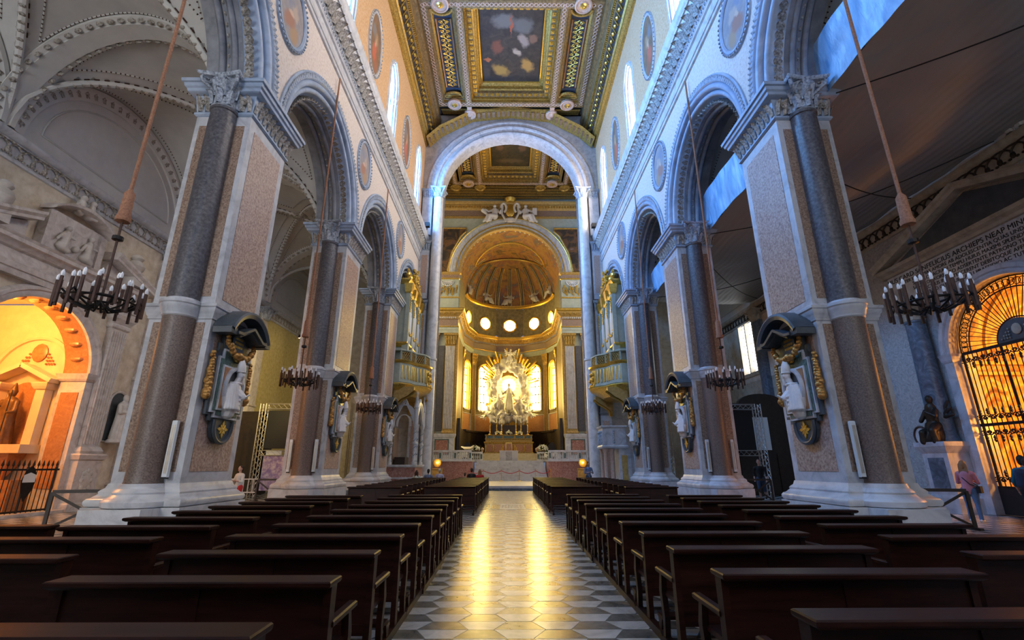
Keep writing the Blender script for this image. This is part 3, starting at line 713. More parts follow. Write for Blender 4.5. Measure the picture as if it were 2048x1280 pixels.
# ------------------------------------------------------------------ aisles
UA = AX - WX
VX0, VX1, VZ, VH = 9.3, AX, 11.9, 4.0
def surf(x, y, yc):
    xm = (VX0 + VX1) / 2; f = math.sqrt(max(0, 1 - ((x - xm) / ((VX1 - VX0) / 2)) ** 2)); g = math.sqrt(max(0, 1 - ((y - yc) / 4.25) ** 2))
    return VZ + VH * max(f, g)
def arch_hole(mb, s, u, y_lo, y_hi, ztop, yc, half, zs):
    layer(mb, s, u, yc, half, zs, .001, 0, y_hi, y_lo, ztop, 12, zbase=0)
def polyline(pts, step):
    res = []; acc = step / 2
    for a, b in zip(pts, pts[1:]):
        a = Vector(a); b = Vector(b); d = (b - a).length
        while acc < d: res.append((a + (b - a) * (acc / d), (b - a).normalized())); acc += step
        acc -= d
    return res
for s, side in ((-1, 'left'), (1, 'right')):
    wa = sgroup('wall_%s_aisle' % side); va = sgroup('ceiling_%s_aisle' % side)
    def rect(mb, y0, y1, z0, z1, u=UA):
        mb.add([(s * (WX + u), y0, z0), (s * (WX + u), y1, z0), (s * (WX + u), y1, z1), (s * (WX + u), y0, z1)], [(0, 1, 2, 3)])
    a = MB(); cy, hf, zs = (15.6, 2.2, 4.9) if s < 0 else (14.6, 2.15, 5.5)
    arch_hole(a, s, UA, 12.5, 20.75, 10.95, cy, hf, zs); rect(a, YB, 12.5, 0, 10.95)
    a.build('bay_wall', 'plaster_cream' if s < 0 else 'vein_stone', wa, False)
    a = MB()
    if s < 0: rect(a, 20.75, YT + 1, 0, 10.95)
    else:
        rect(a, 20.75, YT + 1, 0, 7.4); rect(a, 20.75, 30.2, 7.4, 11); rect(a, 32.2, YT + 1, 7.4, 11)
    a.build('far_bay_wall', 'plaster_ochre' if s < 0 else 'tan_stone', wa, False)
    a = MB(); rect(a, YB, YT + 1, 10.95, 16.5, UA + (.0 if s < 0 else .0)); a.build('lunette_wall', 'plaster_white', wa, False)
    # end walls of the aisle
    MB().add([(s * 7.75, YT + 1, 0), (s * AX, YT + 1, 0), (s * AX, YT + 1, 17), (s * 7.75, YT + 1, 17)], [(0, 1, 2, 3)]).build('end_wall', 'plaster_cream', wa, False)
    bays = [8.25, 16.75, 25.25, 33.75]
    for bi, yc in enumerate(bays):
        v = MB(); n = 30; idx = []
        vs = [(s * (VX0 + (VX1 - VX0) * i / n), yc - 4.25 + 8.5 * j / n, surf(VX0 + (VX1 - VX0) * i / n, yc - 4.25 + 8.5 * j / n, yc)) for j in range(n + 1) for i in range(n + 1)]
        v.add(vs, [(j * (n + 1) + i, j * (n + 1) + i + 1, (j + 1) * (n + 1) + i + 1, (j + 1) * (n + 1) + i) for j in range(n) for i in range(n)])
        v.build('vault_web', 'plaster_vault', va, True, ang=25)
        rb = MB(); ch = MB(); ds = MB()
        for e in (1, -1):
            P = [(s * (VX0 + (VX1 - VX0) * t / 40), yc + e * (-4.25 + 8.5 * t / 40), surf(VX0 + (VX1 - VX0) * t / 40, yc + e * (-4.25 + 8.5 * t / 40), yc) - .04) for t in range(41)]
            rb.tube(P, .11, 8)
            for p, d in polyline(P, .26): ch.ball(p - Vector((0, 0, .09)), (.1, .1, .05), 6, 4)
            for o in (-.42, .42):
                Q = [(p[0] + s * o * .8, p[1] - e * o * .6 * s * 1, 0) for p in P[3:-3]]
                Q = [(q[0], q[1], surf(min(max(abs(q[0]), VX0), VX1), q[1], yc) - .02) for q in Q]
                for p, d in polyline(Q, .3): ds.bar(p - d * .075, p + d * .075, .05, .03)
        # dotted frames inside the four webs
        xm = (VX0 + VX1) / 2
        for tri in (((xm, yc + .9), (VX0 + .9, yc + 3.7), (VX1 - .9, yc + 3.7)), ((xm, yc - .9), (VX0 + .9, yc - 3.7), (VX1 - .9, yc - 3.7)), ((xm + .7, yc), (VX1 - .35, yc - 3.0), (VX1 - .35, yc + 3.0)), ((xm - .7, yc), (VX0 + .35, yc - 3.0), (VX0 + .35, yc + 3.0))):
            for k in range(3):
                a_, b_ = tri[k], tri[(k + 1) % 3]
                Q = [(a_[0] + (b_[0] - a_[0]) * t / 16, a_[1] + (b_[1] - a_[1]) * t / 16) for t in range(17)]
                Q = [(s * q[0], q[1], surf(q[0], q[1], yc) - .015) for q in Q]
                rb.tube(Q, .022, 4)
                for p, d in polyline(Q, .14): ds.ball(p, .035, 4, 3)
        rb.build('diagonal_rib', 'plaster_white', va); 
        if bi in (0, 1, 2): ch.build('rib_chain', 'carved_gilt', va, True, 'stuff'); ds.build('dotted_line', 'rust_iron', va, True, 'stuff')
        bs = MB().lathe([(.05, -.22), (.2, -.2), (.3, -.1), (.42, -.08), (.5, 0)], (s * xm, yc, VZ + VH), 16).build('vault_boss', 'carved_gilt', va)
        # transverse arch on the far side of the bay, lunette band
        for band in (0, 1):
            L = []; lf = MB()
            for t in range(33):
                q = pi * t / 32
                if band == 0:
                    x = xm - (VX1 - VX0) / 2 * cos(q); z = VZ + VH * sin(q)
                    L.append([(s * x, yc + 4.25 + dy, z - dz) for dy, dz in ((-.5, 0), (-.5, .1), (-.3, .16), (-.3, .22), (.3, .22), (.3, .16), (.5, .1), (.5, 0))])
                else:
                    y = yc - 4.25 * cos(q); z = VZ + VH * sin(q); k = .93
                    L.append([(s * (AX - dx), yc + (y - yc) * kk, VZ + (z - VZ) * kk) for dx, kk in ((0, .86), (.08, .86), (.1, .88), (.12, .93), (.18, .95), (.18, .985), (0, 1.0))])
                if t % 1 == 0 and 0 < t < 32 and bi in (0, 1, 2):
                    if band == 0:
                        for dy in (-.4, .4): lf.ball((s * x, yc + 4.25 + dy, z - .15), (.13, .07, .1), 6, 4)
                    else: lf.leaf((s * (AX - .1), yc + (y - yc) * .885, VZ + (z - VZ) * .885), (-s, 0, 0), (0, y - yc, (z - VZ)), .3, .26, .3, 3); 
            MB().skin(L, closed=False).build('transverse_arch' if band == 0 else 'lunette_moulding', 'plaster_white', va)
            if lf.f: lf.build('arch_ornament', 'carved_gilt', va, True, 'stuff')
        # sunk panel line of the lunette
        P = [(s * (AX - .02), yc - 3.1 * cos(pi * t / 24), 12.4 + 2.55 * sin(pi * t / 24)) for t in range(25)]
        MB().tube(P + [P[0]], .035, 6, closed=False).build('lunette_panel_moulding', 'plaster_vault', wa)
    # frieze
    fz = MB().skin([[(s * (AX - u), y, z) for u, z in ((0, 10.9), (.06, 10.92), (.06, 11.0), (.03, 11.02), (.03, 11.6), (.12, 11.66), (.16, 11.76), (.16, 11.86), (0, 11.9))] for y in (4, YT + 1)], closed=False).build('frieze', 'marble_grey' if s < 0 else 'tan_stone', wa)
    lf = MB(); y = 12.0
    while y < 36:
        P = [(s * (AX - .07), y + .42 * cos(pi * k / 8), 11.28 + .26 * sin(pi * k / 8)) for k in range(9)]
        lf.tube(P, .032, 5); lf.ball((s * (AX - .05), y, 11.2), (.05, .09, .13), 6, 4)
        for e in (-1, 1): lf.ball((s * (AX - .05), y + e * .12, 11.1), (.04, .06, .05), 6, 3)
        y += .42
    lf.build('frieze_interlace', 'carved_gilt' if s < 0 else 'bronze', fz, True, 'stuff')
    for yb in (20.4, 29.2):
        mname = 'blue_stone' if s > 0 else 'stone_tomb'
        MB().rect_loft(s * AX - .3 if s > 0 else -AX, AX if s > 0 else -AX + .3, yb - .38, yb + .38, [(0, .1), (.8, .1), (.85, .14), (.95, .1), (1.0, 0), (5.0, 0), (5.05, .06), (5.15, .06), (5.2, 0), (10.6, 0)]).build('wall_pilaster', mname, wa, False)
        cp = MB(); leaf_capital(cp, s * (AX - .2), yb, 10.55, .34, .8); cp.build('pilaster_capital', 'carved' if s < 0 else 'tan_stone', wa)
# right aisle window in the plastered upper wall
ws = sgroup('window_9')
for k in range(2):
    y0 = 30.3 + k * .95
    MB().add([(AX + .3, y0, 7.6), (AX + .3, y0 + .85, 7.6), (AX + .3, y0 + .85, 11.0), (AX + .3, y0, 11.0)], [(0, 1, 2, 3)]).build('pane', 'glass_aisle', ws, False)
b = MB()
for k in range(6): b.bar((AX + .27, 30.2, 7.7 + k * .62), (AX + .27, 32.2, 7.7 + k * .62), .03)
b.build('glazing_bar', 'iron', ws)
b = MB()
for y in (30.2, 31.2, 32.15): b.box(AX - .02, AX + .3, y - .06, y + .06, 7.4, 11)
b.build('mullion', 'tan_stone', ws, False)
MB().box(AX - .1, AX + .35, 30.0, 32.4, 7.25, 7.5).build('window_sill', 'tan_stone', ws, False)
a = MB()
for (y0, y1, z0, z1) in ((27.0, 30.15, 6.9, 11.0), (32.25, 36.5, 6.9, 11.0), (30.15, 32.25, 6.9, 7.4)): a.box(AX - .012, AX - .004, y0, y1, z0, z1)
a.build('plastered_upper_wall', 'plaster_cream', bpy.data.objects['wall_right_aisle'], False)
# ------------------------------------------------------------------ left chapel portal (orange-lit)
PC, PR, PZ = 15.6, 2.2, 4.9
mk('bronze_brown', [(.10, .05, .02), (.2, .11, .05)], 5, .45, .3)
t = thing('chapel_portal', 'pale stone tomb portal with broken pediments and urns around the orange-lit chapel', 'portal', (-AX, PC, 0))
def L(y): return y - PC
pr = [(0, 0), (0, .1), (.06, .14), (.2, .14), (.24, .2), (.34, .2), (.4, .08), (.42, 0)]
lo = [[(u, (PR + r) * cos(pi * k / 24), PZ + (PR + r) * sin(pi * k / 24)) for r, u in pr] for k in range(25)]
MB().skin(lo, closed=False).build('archivolt', 'stone_tomb', t)
sf = MB(); lo = [[(u, PR * cos(pi * k / 24), PZ + PR * sin(pi * k / 24)) for u in (.0, -.9)] for k in range(25)]
sf.skin(lo, closed=False); so = sf.build('coffered_soffit', 'orange_marble', t)
cf = MB()
for k in range(2, 23, 2):
    a = pi * k / 24; cf.ball((-.45, (PR - .0) * cos(a), PZ + PR * sin(a)), (.26, .12, .12), 8, 5)
cf.build('soffit_rosette', 'orange_marble', so, True, 'stuff')
for e in (-1, 1):
    j = MB(); j.box(-.9, .06, min(e * PR, e * (PR + .32)), max(e * PR, e * (PR + .32)), 0, PZ - .25); j.build('jamb', 'stone_tomb', t, False)
    j = MB(); j.box(-.75, -.1, min(e * PR, e * (PR - .03)), max(e * PR, e * (PR - .03)), .8, PZ - .7); j.build('jamb_panel', 'orange_marble', t, False)
    MB().rect_loft(-.9, .1, min(e * (PR - .05), e * (PR + .35)), max(e * (PR - .05), e * (PR + .35)), [(PZ - .28, 0), (PZ - .2, .06), (PZ - .12, .08), (PZ, .12)]).build('impost', 'stone_tomb', t, False)
    yc = e * 2.95
    MB().rect_loft(0, .3, yc - .48, yc + .48, [(0, .1), (.25, .1), (.3, .04), (1.75, .04), (1.8, .1), (1.95, .14), (2.0, .1)]).build('pedestal', 'stone_tomb', t, False)
    g = MB(); g.ball((.34, yc, 1.05), (.06, .26, .42), 10, 6)
    for k in range(8): g.ball((.36, yc + .2 * cos(k * pi / 4), 1.05 + .34 * sin(k * pi / 4)), (.05, .09, .09), 6, 4)
    g.build('coat_of_arms', 'stone_statue', t)
    MB().rect_loft(.02, .22, yc - .42, yc + .42, [(2.0, .06), (2.1, .1), (2.18, .06), (2.25, .02)]).build('pilaster_base', 'stone_tomb', t, False)
    sh = MB().box(0, .2, yc - .40, yc + .40, 2.25, 6.85).build('pilaster_shaft', 'stone_tomb', t, False)
    fl_ = MB()
    for k in range(7): fl_.tube([(.205, yc - .33 + .11 * k, 2.35), (.205, yc - .33 + .11 * k, 6.75)], .034, 6)
    fl_.build('fluting', 'stone_tomb', sh, True, 'stuff')
    MB().rect_loft(0, .22, yc - .42, yc + .42, [(6.85, 0), (6.9, .04), (7.0, .04), (7.05, .01), (7.15, .05), (7.25, .12), (7.4, .16)]).build('pilaster_capital', 'stone_tomb', t, False)
ent = MB().skin([[(u, y, z) for u, z in ((0, 7.4), (.22, 7.4), (.22, 7.6), (.27, 7.62), (.27, 7.8), (.2, 7.85), (.2, 8.2), (.3, 8.24), (.4, 8.36), (.5, 8.4), (.5, 8.52), (.56, 8.6), (.0, 8.66))] for y in (-3.6, 3.6)]).build('entablature', 'stone_tomb', t, False)
for e in (-1, 1):
    ped = MB(); prf = [(.0, 0), (.62, 0), (.62, .1), (.7, .2), (.7, .3), (0, .34)]
    ped.skin([[(u, e * y, z0 + z) for u, z in prf] for y, z0 in ((3.95, 8.55), (1.55, 9.35))]); ped.build('raking_cornice', 'stone_tomb', t, False)
    MB().prism([(e * 3.6, 8.6), (e * 1.6, 8.6), (e * 1.6, 9.3)], 'x', 0, .2).build('tympanum', 'stone_tomb', t, False)
    u = MB(); u.lathe([(.2, 0), (.22, .08), (.1, .14), (.12, .2), (.3, .42), (.33, .56), (.26, .72), (.16, .8), (.2, .84), (.24, .9), (.2, 1.0), (.1, 1.08), (.0, 1.1)], (.35, e * 2.75, 9.0), 16); u.box(.1, .6, e * 2.75 - .26, e * 2.75 + .26, 8.7, 9.02)
    u.build('urn', 'stone_statue', t)
ru = MB().box(0, .25, -1.15, 1.15, 8.66, 10.1).build('relief_panel', 'stone_tomb', t, False)
rl = MB()
for y, z, h in ((-.45, 8.95, .9), (.5, 8.9, 1.0)):
    rl.capsule((.3, y, z), (.3, y + .06, z + h * .55), .17, .13); rl.ball((.36, y + .05, z + h * .78), .1); rl.capsule((.33, y - .1, z + h * .5), (.38, y - .28, z + h * .2), .06, .05); rl.capsule((.33, y + .12, z + h * .5), (.4, y + .3, z + h * .45), .06, .05); rl.capsule((.3, y - .1, z), (.36, y + .2, z - .1), .12, .1)
rl.ball((.34, .05, 9.05), .13)
q = fuse(rl, 'relief_figures', 'stone_statue', ru, .03, 2)
for e in (-1, 1): MB().box(.02, .34, e * 1.05 - .12, e * 1.05 + .12, 8.66, 10.0).build('relief_pilaster', 'stone_tomb', t, False)
cp = MB(); cp.skin([[(u, (1.75 + 0) * cos(a) * .95, 9.2 + (1.25 + r) * sin(a)) for r, u in ((0, 0), (0, .5), (.06, .6), (.16, .62), (.2, 0))] for a in [rad(40 + 100 * k / 14) for k in range(15)]]); cp.build('segmental_pediment', 'stone_tomb', t)
pu = MB()
for e in (-1, 1):
    pu.capsule((.3, e * .2, 10.45), (.32, e * .22, 10.8), .16, .13); pu.ball((.36, e * .2, 11.0), .12); pu.capsule((.34, e * .3, 10.75), (.42, e * .45, 10.6), .06, .05)
    pu.capsule((.32, e * .2, 10.45), (.45, e * .38, 10.4), .1, .07)
fuse(pu, 'cherub_pair', 'stone_statue', t, .03, 2)
# the niche figure beside the pilaster
n = thing('niche_statue', 'small robed white stone saint in a wall niche beside the fluted pilaster', 'statue', (-AX + .28, 19.55, 2.55))
f = MB(); f.capsule((0, 0, .1), (0, 0, .9), .27, .2); f.capsule((0, 0, .9), (0, 0, 1.35), .2, .2); f.capsule((0, 0, 1.4), (0, 0, 1.55), .07, .07); f.ball((.03, 0, 1.68), (.11, .1, .14)); f.ball((.1, 0, 1.58), (.05, .06, .1))
f.capsule((.05, -.22, 1.35), (.12, -.25, 1.05), .08, .07); f.capsule((.12, -.25, 1.05), (.22, .05, 1.1), .06, .05); f.capsule((.05, .22, 1.35), (.14, .25, 1.0), .08, .07); f.capsule((.14, .25, 1.0), (.22, 0, 1.0), .06, .05)
for k in range(6): f.capsule((.16 + .04 * sin(k), -.2 + .08 * k, .05), (.12, -.14 + .06 * k, 1.0), .045, .03)
fuse(f, 'figure', 'stone_statue', n, .022, 2)
MB().lathe([(.3, -.12), (.34, -.08), (.3, 0), (.26, .04)], (0, 0, 0), 14).build('statue_base', 'stone_tomb', n)
AP = [(-.42, -.05), (.42, -.05)] + [(.42 * cos(pi * k / 12), 1.5 + .42 * sin(pi * k / 12)) for k in range(13)]
MB().prism(AP, 'x', -.275, -.26).build('niche', 'slate', n, False); q = MB(); q.tube([(-.25, y, z) for y, z in AP], .05, 6, closed=True); q.build('niche_frame', 'stone_tomb', n)  # flat dark panel standing in for a shaded recess
# chapel interior
ci = sgroup('wall_left_chapel'); mI = 'plaster_white'
YW = PC + 2.35; XB = -AX - 5.6; xc = -AX - 3.25; hw = 2.35
mk('chapel_plaster', [(.70, .55, .36), (.80, .67, .46)], 2, .8)
ring = [(xc + hw, 0), (xc + hw, 7.7), (xc - hw, 7.7), (xc - hw, 0)]
MB().add([(xc - hw, PC - 2.4, 0), (xc - hw, YW, 0), (xc - hw, YW, 7.7), (xc - hw, PC - 2.4, 7.7)], [(0, 1, 2, 3)]).build('chapel_back', 'chapel_plaster', ci, False)
MB().skin([[(xc + hw, y, 7.3), (xc + hw * .5, y, 7.75), (xc - hw * .5, y, 7.75), (xc - hw, y, 7.3)] for y in (PC - 2.4, YW)], closed=False).build('chapel_vault', 'chapel_plaster', ci)
MB().prism(ring, 'y', YW, YW + .1).build('chapel_end', 'chapel_plaster', ci, False); MB().prism(ring, 'y', PC - 2.5, PC - 2.4).build('chapel_end', 'chapel_plaster', ci, False)
AXC = -18.4
lu = MB(); lu.tube([(AXC + 1.55 * cos(pi * k / 20), YW - .05, 4.6 + 1.75 * sin(pi * k / 20)) for k in range(21)], .09, 6); lu.build('blind_arch', 'chapel_plaster', ci)
em = MB(); em.ball((AXC + .1, YW - .06, 5.75), (.3, .06, .36), 8, 6)
for k in range(4):
    for j in range(k + 1):
        for e in (-1, 1): em.ball((AXC + .1 + e * (.36 + .1 * j), YW - .05, 5.7 - k * .13), .045, 5, 4)
em.build('prelate_arms', 'orange_marble', ci)
ae = thing('aedicule', 'small gabled stone aedicule framing a saint figure inside the orange-lit chapel', 'shrine', (AXC, YW - .01, 0), rad(-90))
for e in (-1, 1):
    MB().box(.02, .35, e * .85 - .17, e * .85 + .17, 2.3, 4.3).build('pilaster', 'chapel_plaster', ae, False)
    MB().rect_loft(.0, .4, e * .85 - .22, e * .85 + .22, [(4.3, 0), (4.4, .05), (4.5, .08), (4.55, .08)]).build('capital', 'chapel_plaster', ae, False)
    MB().bar((.28, e * 1.25, 4.6), (.28, 0, 5.2), .5, .16).build('gable_cornice', 'chapel_plaster', ae, False)
MB().prism([(-.62, 2.3), (.62, 2.3)] + [(.62 * cos(pi * k / 10), 4.0 + .6 * sin(pi * k / 10)) for k in range(11)], 'x', .0, .04).build('niche_field', 'orange_marble', ae, False)
MB().box(.0, .75, -1.1, 1.1, 2.0, 2.3).build('ledge', 'chapel_plaster', ae, False); MB().rect_loft(.0, .65, -.7, .7, [(1.1, -.3), (1.6, -.1), (2.0, 0)]).build('sarcophagus', 'orange_marble', ae, False); MB().box(.0, .8, -1.2, 1.2, .0, 1.1).build('altar_block', 'orange_marble', ae, False)
st = thing('bronze_saint', 'bronze mitred saint with one raised hand inside the orange-lit chapel', 'statue', (AXC, YW - .45, 2.3), rad(-90))
f = MB(); f.capsule((0, 0, .12), (0, 0, 1.0), .34, .24); f.capsule((0, 0, 1.0), (0, 0, 1.5), .25, .22); f.ball((.04, 0, 1.82), (.13, .12, .15)); f.capsule((.02, 0, 1.9), (.0, 0, 2.2), .13, .03)
f.capsule((.05, -.26, 1.5), (.15, -.42, 1.22), .1, .08); f.capsule((.15, -.42, 1.22), (.3, -.62, 1.4), .075, .05)
for k in range(4): f.capsule((.3, -.62 - .03 * k, 1.42), (.33, -.66 - .04 * k, 1.54), .02, .017)
f.capsule((.05, .26, 1.5), (.16, .36, 1.15), .1, .08); f.capsule((.16, .36, 1.15), (.34, .3, 1.1), .07, .05)
for k in range(6): f.capsule((.2, -.25 + .1 * k, .06), (.14, -.16 + .06 * k, 1.1), .06, .035)
fuse(f, 'figure', 'bronze_brown', st, .026, 2)
MB().tube([(.36, .3, 0.05), (.36, .3, 1.9)], .018, 6).build('staff', 'bronze', st)
lamp = thing('chapel_spotlight', 'small warm spotlight fixed high inside the orange-lit chapel arch', 'lamp', (-AX - 1.5, PC - 1.3, 6.9))
MB().lathe([(.02, .12), (.09, .1), (.1, 0), (.08, -.02)], (0, 0, 0), 12).build('lamp_housing', 'iron', lamp)
MB().lathe([(.07, -.021), (.0, -.022)], (0, 0, 0), 12).build('lamp_glass', 'lamp_glow', lamp)
def lamp_light(name, loc, col, power, size=.3, parent=None):
    l = bpy.data.lights.new(name, 'POINT'); l.color = col; l.energy = power; l.shadow_soft_size = size
    o = bpy.data.objects.new(name, l); COL.objects.link(o); o.location = loc
    if parent: o.parent = parent
    return o
lamp_light('lamp_light', (0, 0, -.3), (1, .43, .10), 1000, .25, lamp)
# iron railing in front of the chapel
g = thing('iron_railing', 'low black spiked iron railing with a white sign before the orange-lit chapel', 'railing', (-AX + .12, PC, 0))
for z in (.12, 1.42): MB().box(-.02, .02, -2.25, 2.0, z, z + .06).build('rail', 'iron', g, False)
for k in range(25):
    y = -2.2 + k * .17
    q = MB().tube([(0, y, .05), (0, y, 1.55)], .014 if k % 6 else .035, 6); q.lathe([(.012, 1.55), (.04, 1.6), (.02, 1.7), (0, 1.78)], (0, y, 0), 6); q.build('bar', 'iron', g)
MB().prism([(.95, .45), (1.12, .75), (1.2, 1.1), (1.1, 1.45), (.95, 1.58), (.8, 1.45), (.7, 1.1), (.78, .75)], 'x', .03, .05).build('sign_board', 'iron', g, False)
MB().prism([(.74, 1.05), (1.16, 1.05), (1.16, 1.28), (.95, 1.36), (.74, 1.28)], 'x', .052, .06).build('sign_card', 'heater_white', g, False)
MB().box(-AX - .3, -AX + .4, PC - 2.5, PC + 2.3, 0, .1).build('threshold_step', 'stone_tomb', ci, False)
# ------------------------------------------------------------------ right chapel with the iron gate
GC, GR, GZ = 14.6, 2.15, 5.5
t = thing('gate_portal', 'grey marble portal with pediment and Latin inscription around the great iron gate', 'portal', (AX, GC, 0))
pr = [(0, 0), (0, -.12), (.08, -.16), (.16, -.12), (.2, -.18), (.34, -.18), (.4, -.06), (.42, 0)]
lo = [[(u, (GR + r) * cos(pi * k / 24), GZ + (GR + r) * sin(pi * k / 24)) for r, u in pr] for k in range(25)]
MB().skin(lo, closed=False).build('archivolt', 'marble_grey', t)
MB().skin([[(u, GR * cos(pi * k / 24), GZ + GR * sin(pi * k / 24)) for u in (0, .7)] for k in range(25)], closed=False).build('arch_soffit', 'tan_stone', t)
for e in (-1, 1):
    MB().box(-.1, .7, min(e * GR, e * (GR + .36)), max(e * GR, e * (GR + .36)), 0, GZ - .3).build('jamb', 'marble_grey', t, False)
    MB().rect_loft(-.12, .7, min(e * GR, e * (GR + .38)), max(e * GR, e * (GR + .38)), [(GZ - .3, 0), (GZ - .22, .04), (GZ - .1, .06), (GZ, .1)]).build('impost', 'marble_grey', t, False)
    MB().lathe([(.40, 2.4), (.42, 2.5), (.36, 2.65), (.36, 4), (.32, 6.9), (.36, 6.95), (.36, 7.0)], (-.32, e * 3.05, 0), 20).build('green_column', 'blue_stone', t)
    c = MB(); leaf_capital(c, -.32, e * 3.05, 7.0, .32, .6); c.build('column_capital', 'tan_stone', t)
    MB().rect_loft(-.85, 0, e * 3.05 - .5, e * 3.05 + .5, [(0, .1), (.5, .1), (.6, .02), (2.0, .02), (2.1, .08), (2.25, .16), (2.4, .16)]).build('pedestal', 'marble_grey', t, False)
    MB().box(-.885, -.87, e * 3.05 - .33, e * 3.05 + .33, .8, 1.85).build('pedestal_panel', 'blue_stone', t, False)
MB().box(-.06, 0, -4.1, 4.1, 7.72, 9.2).build('inscription_panel', 'marble_grey', t, False)
MB().skin([[(-u, y, z) for u, z in ((0, 9.2), (.15, 9.22), (.2, 9.32), (.35, 9.4), (.4, 9.52), (0, 9.56))] for y in (-4.3, 4.3)]).build('cornice', 'tan_stone', t, False)
for e in (-1, 1):
    MB().skin([[(-u, e * y, z0 + z) for u, z in ((0, 0), (.4, 0), (.46, .1), (.46, .2), (.55, .26), (0, .3))] for y, z0 in ((4.4, 9.5), (0, 11.05))]).build('raking_cornice', 'tan_stone', t, False)
MB().prism([(-3.6, 9.58), (3.6, 9.58), (0, 10.95)], 'x', -.1, 0).build('tympanum', 'slate', t, False)
insc = ['MUS CARD SANFELICIUS ARCHIEPS NEAP MINO IN SANCTORUM', 'INTER LACRIMAS AMORE AB ADOLESCENTIA QUAS UNDIQUE CONQUISITAS', 'SACELLO SACRARI TEMPLI HUIUS MAXIMI SPLENDIDE ASSERVARI',
        'SACELLO EXORNATO ADSERTENTE PATRONO TRANSFERENDAS', 'FACILIUS INNOTESCERENT DEBITOQUE AFFICERENTUR', 'IMMENSO QUOQUE CAELI PRAESIDIO AC TUTELAE FORENT', 'AN. D MDCCCXCI']
for i, line in enumerate(insc):
    cu = bpy.data.curves.new('line', 'FONT'); cu.body = line; cu.size = .27 if i == 0 else .19; cu.align_x = 'CENTER'; cu.extrude = .004
    q = bpy.data.objects.new('line', cu); COL.objects.link(q)
    dg = bpy.context.evaluated_depsgraph_get(); dg.update(); me = bpy.data.meshes.new_from_object(q.evaluated_get(dg)); bpy.data.objects.remove(q)
    me.materials.clear(); me.materials.append(M['black'])
    o = bpy.data.objects.new('inscription_line', me); COL.objects.link(o); o.parent = t; o['kind'] = 'stuff'
    o.matrix_local = Matrix(((0, 0, -1, -.066), (-1, 0, 0, .2), (0, 1, 0, 8.92 - i * .19), (0, 0, 0, 1)))
# gate
g = thing('chapel_gate', 'tall black wrought-iron gate with fanlight and scrolls before the golden chapel', 'gate', (AX + .25, GC, 0))
for z, h in ((.85, .07), (2.88, .1), (5.42, .1)): MB().box(-.03, .03, -GR, GR, z, z + h).build('rail', 'iron', g, False)
MB().box(-.04, .04, -GR, GR, 0, .85).build('bottom_panel', 'black', g, False)
for k in range(25):
    y = -GR + .08 + k * (2 * GR - .16) / 24; th = .045 if k in (0, 8, 16, 24) else .016
    MB().tube([(0, y, .85), (0, y, 5.45)], th, 6).build('bar', 'iron', g)
for k in range(1, 30):
    a = pi * k / 30
    MB().tube([(0, .72 * cos(a), 5.5 + .72 * sin(a)), (0, (GR - .06) * cos(a), 5.5 + (GR - .06) * sin(a))], .014, 6).build('radial_bar', 'iron', g)
for r_ in (.74, GR - .42, GR - .05): MB().tube([(0, r_ * cos(pi * k / 28), 5.52 + r_ * sin(pi * k / 28)) for k in range(29)], .025, 6).build('fan_ring', 'iron', g)
MB().prism([(.7 * cos(pi * k / 16), 5.52 + .7 * sin(pi * k / 16)) for k in range(17)], 'x', -.03, .02).build('emblem_plate', 'slate', g, False)
e_ = MB(); e_.ball((-.05, 0, 5.86), (.05, .16, .19), 10, 6); e_.build('emblem_shield', 'tan_stone', g)
tf = MB()
for e in (-1, 1):
    for j in range(4):
        for k in range(j + 1): tf.ball((-.045, e * (.26 + .09 * k), 5.92 - .1 * j), .035, 5, 4)
tf.build('emblem_tassels', 'steel', g, True, 'stuff')
sc = MB()
def scroll(y, z, r, dirz, flip):
    P = []
    for q in range(14):
        a = q * .62; rr = r * (1 - q / 16.0); P.append((-.03, y + flip * (r - rr * cos(a)), z + dirz * rr * sin(a)))
    sc.tube(P, .018, 5)
for zz, dz in ((5.35, -1), (3.05, 1), (2.8, -1), (1.0, 1)):
    for k in range(16):
        y = -GR + .13 + k * (2 * GR - .26) / 15
        for fl_ in (-1, 1): scroll(y, zz + dz * .12, .1, dz, fl_)
        sc.lathe([(.01, 0), (.045, .07), (.03, .12), (.05, .16), (0, .26)], (-.03, y, zz + (.2 if dz > 0 else -.46)), 6)
for k in range(34):
    a = pi * (k + .5) / 34; r_ = GR - .24; c = (r_ * cos(a), 5.52 + r_ * sin(a))
    sc.tube([(-.02, c[0] + .12 * cos(q * pi / 5), c[1] + .12 * sin(q * pi / 5)) for q in range(10)], .014, 5, closed=True)
sc.build('scrollwork', 'iron', g, True, 'stuff')
# golden chapel behind the gate
ci = sgroup('wall_right_chapel'); XB = AX + 6.5
mk('chapel_gold', [(.10, .04, .012), (.30, .15, .04), (.62, .38, .13), (.80, .60, .28)], 1.1, .55, dist=2.0)
ring = [(GC + 2.9, 0)] + [(GC + 2.9 * cos(pi * k / 16), 5.6 + 2.7 * sin(pi * k / 16)) for k in range(17)] + [(GC - 2.9, 0)]
MB().skin([[(x, y, z) for y, z in ring] for x in (AX + .7, XB)], closed=False).build('chapel_vault', 'chapel_gold', ci)
MB().prism(ring, 'x', XB, XB + .1).build('chapel_back', 'chapel_gold', ci, False)
MB().add([(AX + .0, GC - 3, .02), (XB, GC - 3, .02), (XB, GC + 3, .02), (AX, GC + 3, .02)], [(0, 1, 2, 3)]).build('chapel_floor', 'orange_marble', ci, False)
mo = MB()
for x in (AX + 2, AX + 3.6, AX + 5.2): mo.tube([(x, y, z) for y, z in ring[1:-1]], .09, 6)
for e in (-1, 1):
    for z in (4.9, 5.3): mo.bar((AX + .8, GC + e * 2.82, z), (XB, GC + e * 2.82, z), .14, .12)
mo.build('chapel_ribs', 'gold_paint', ci)
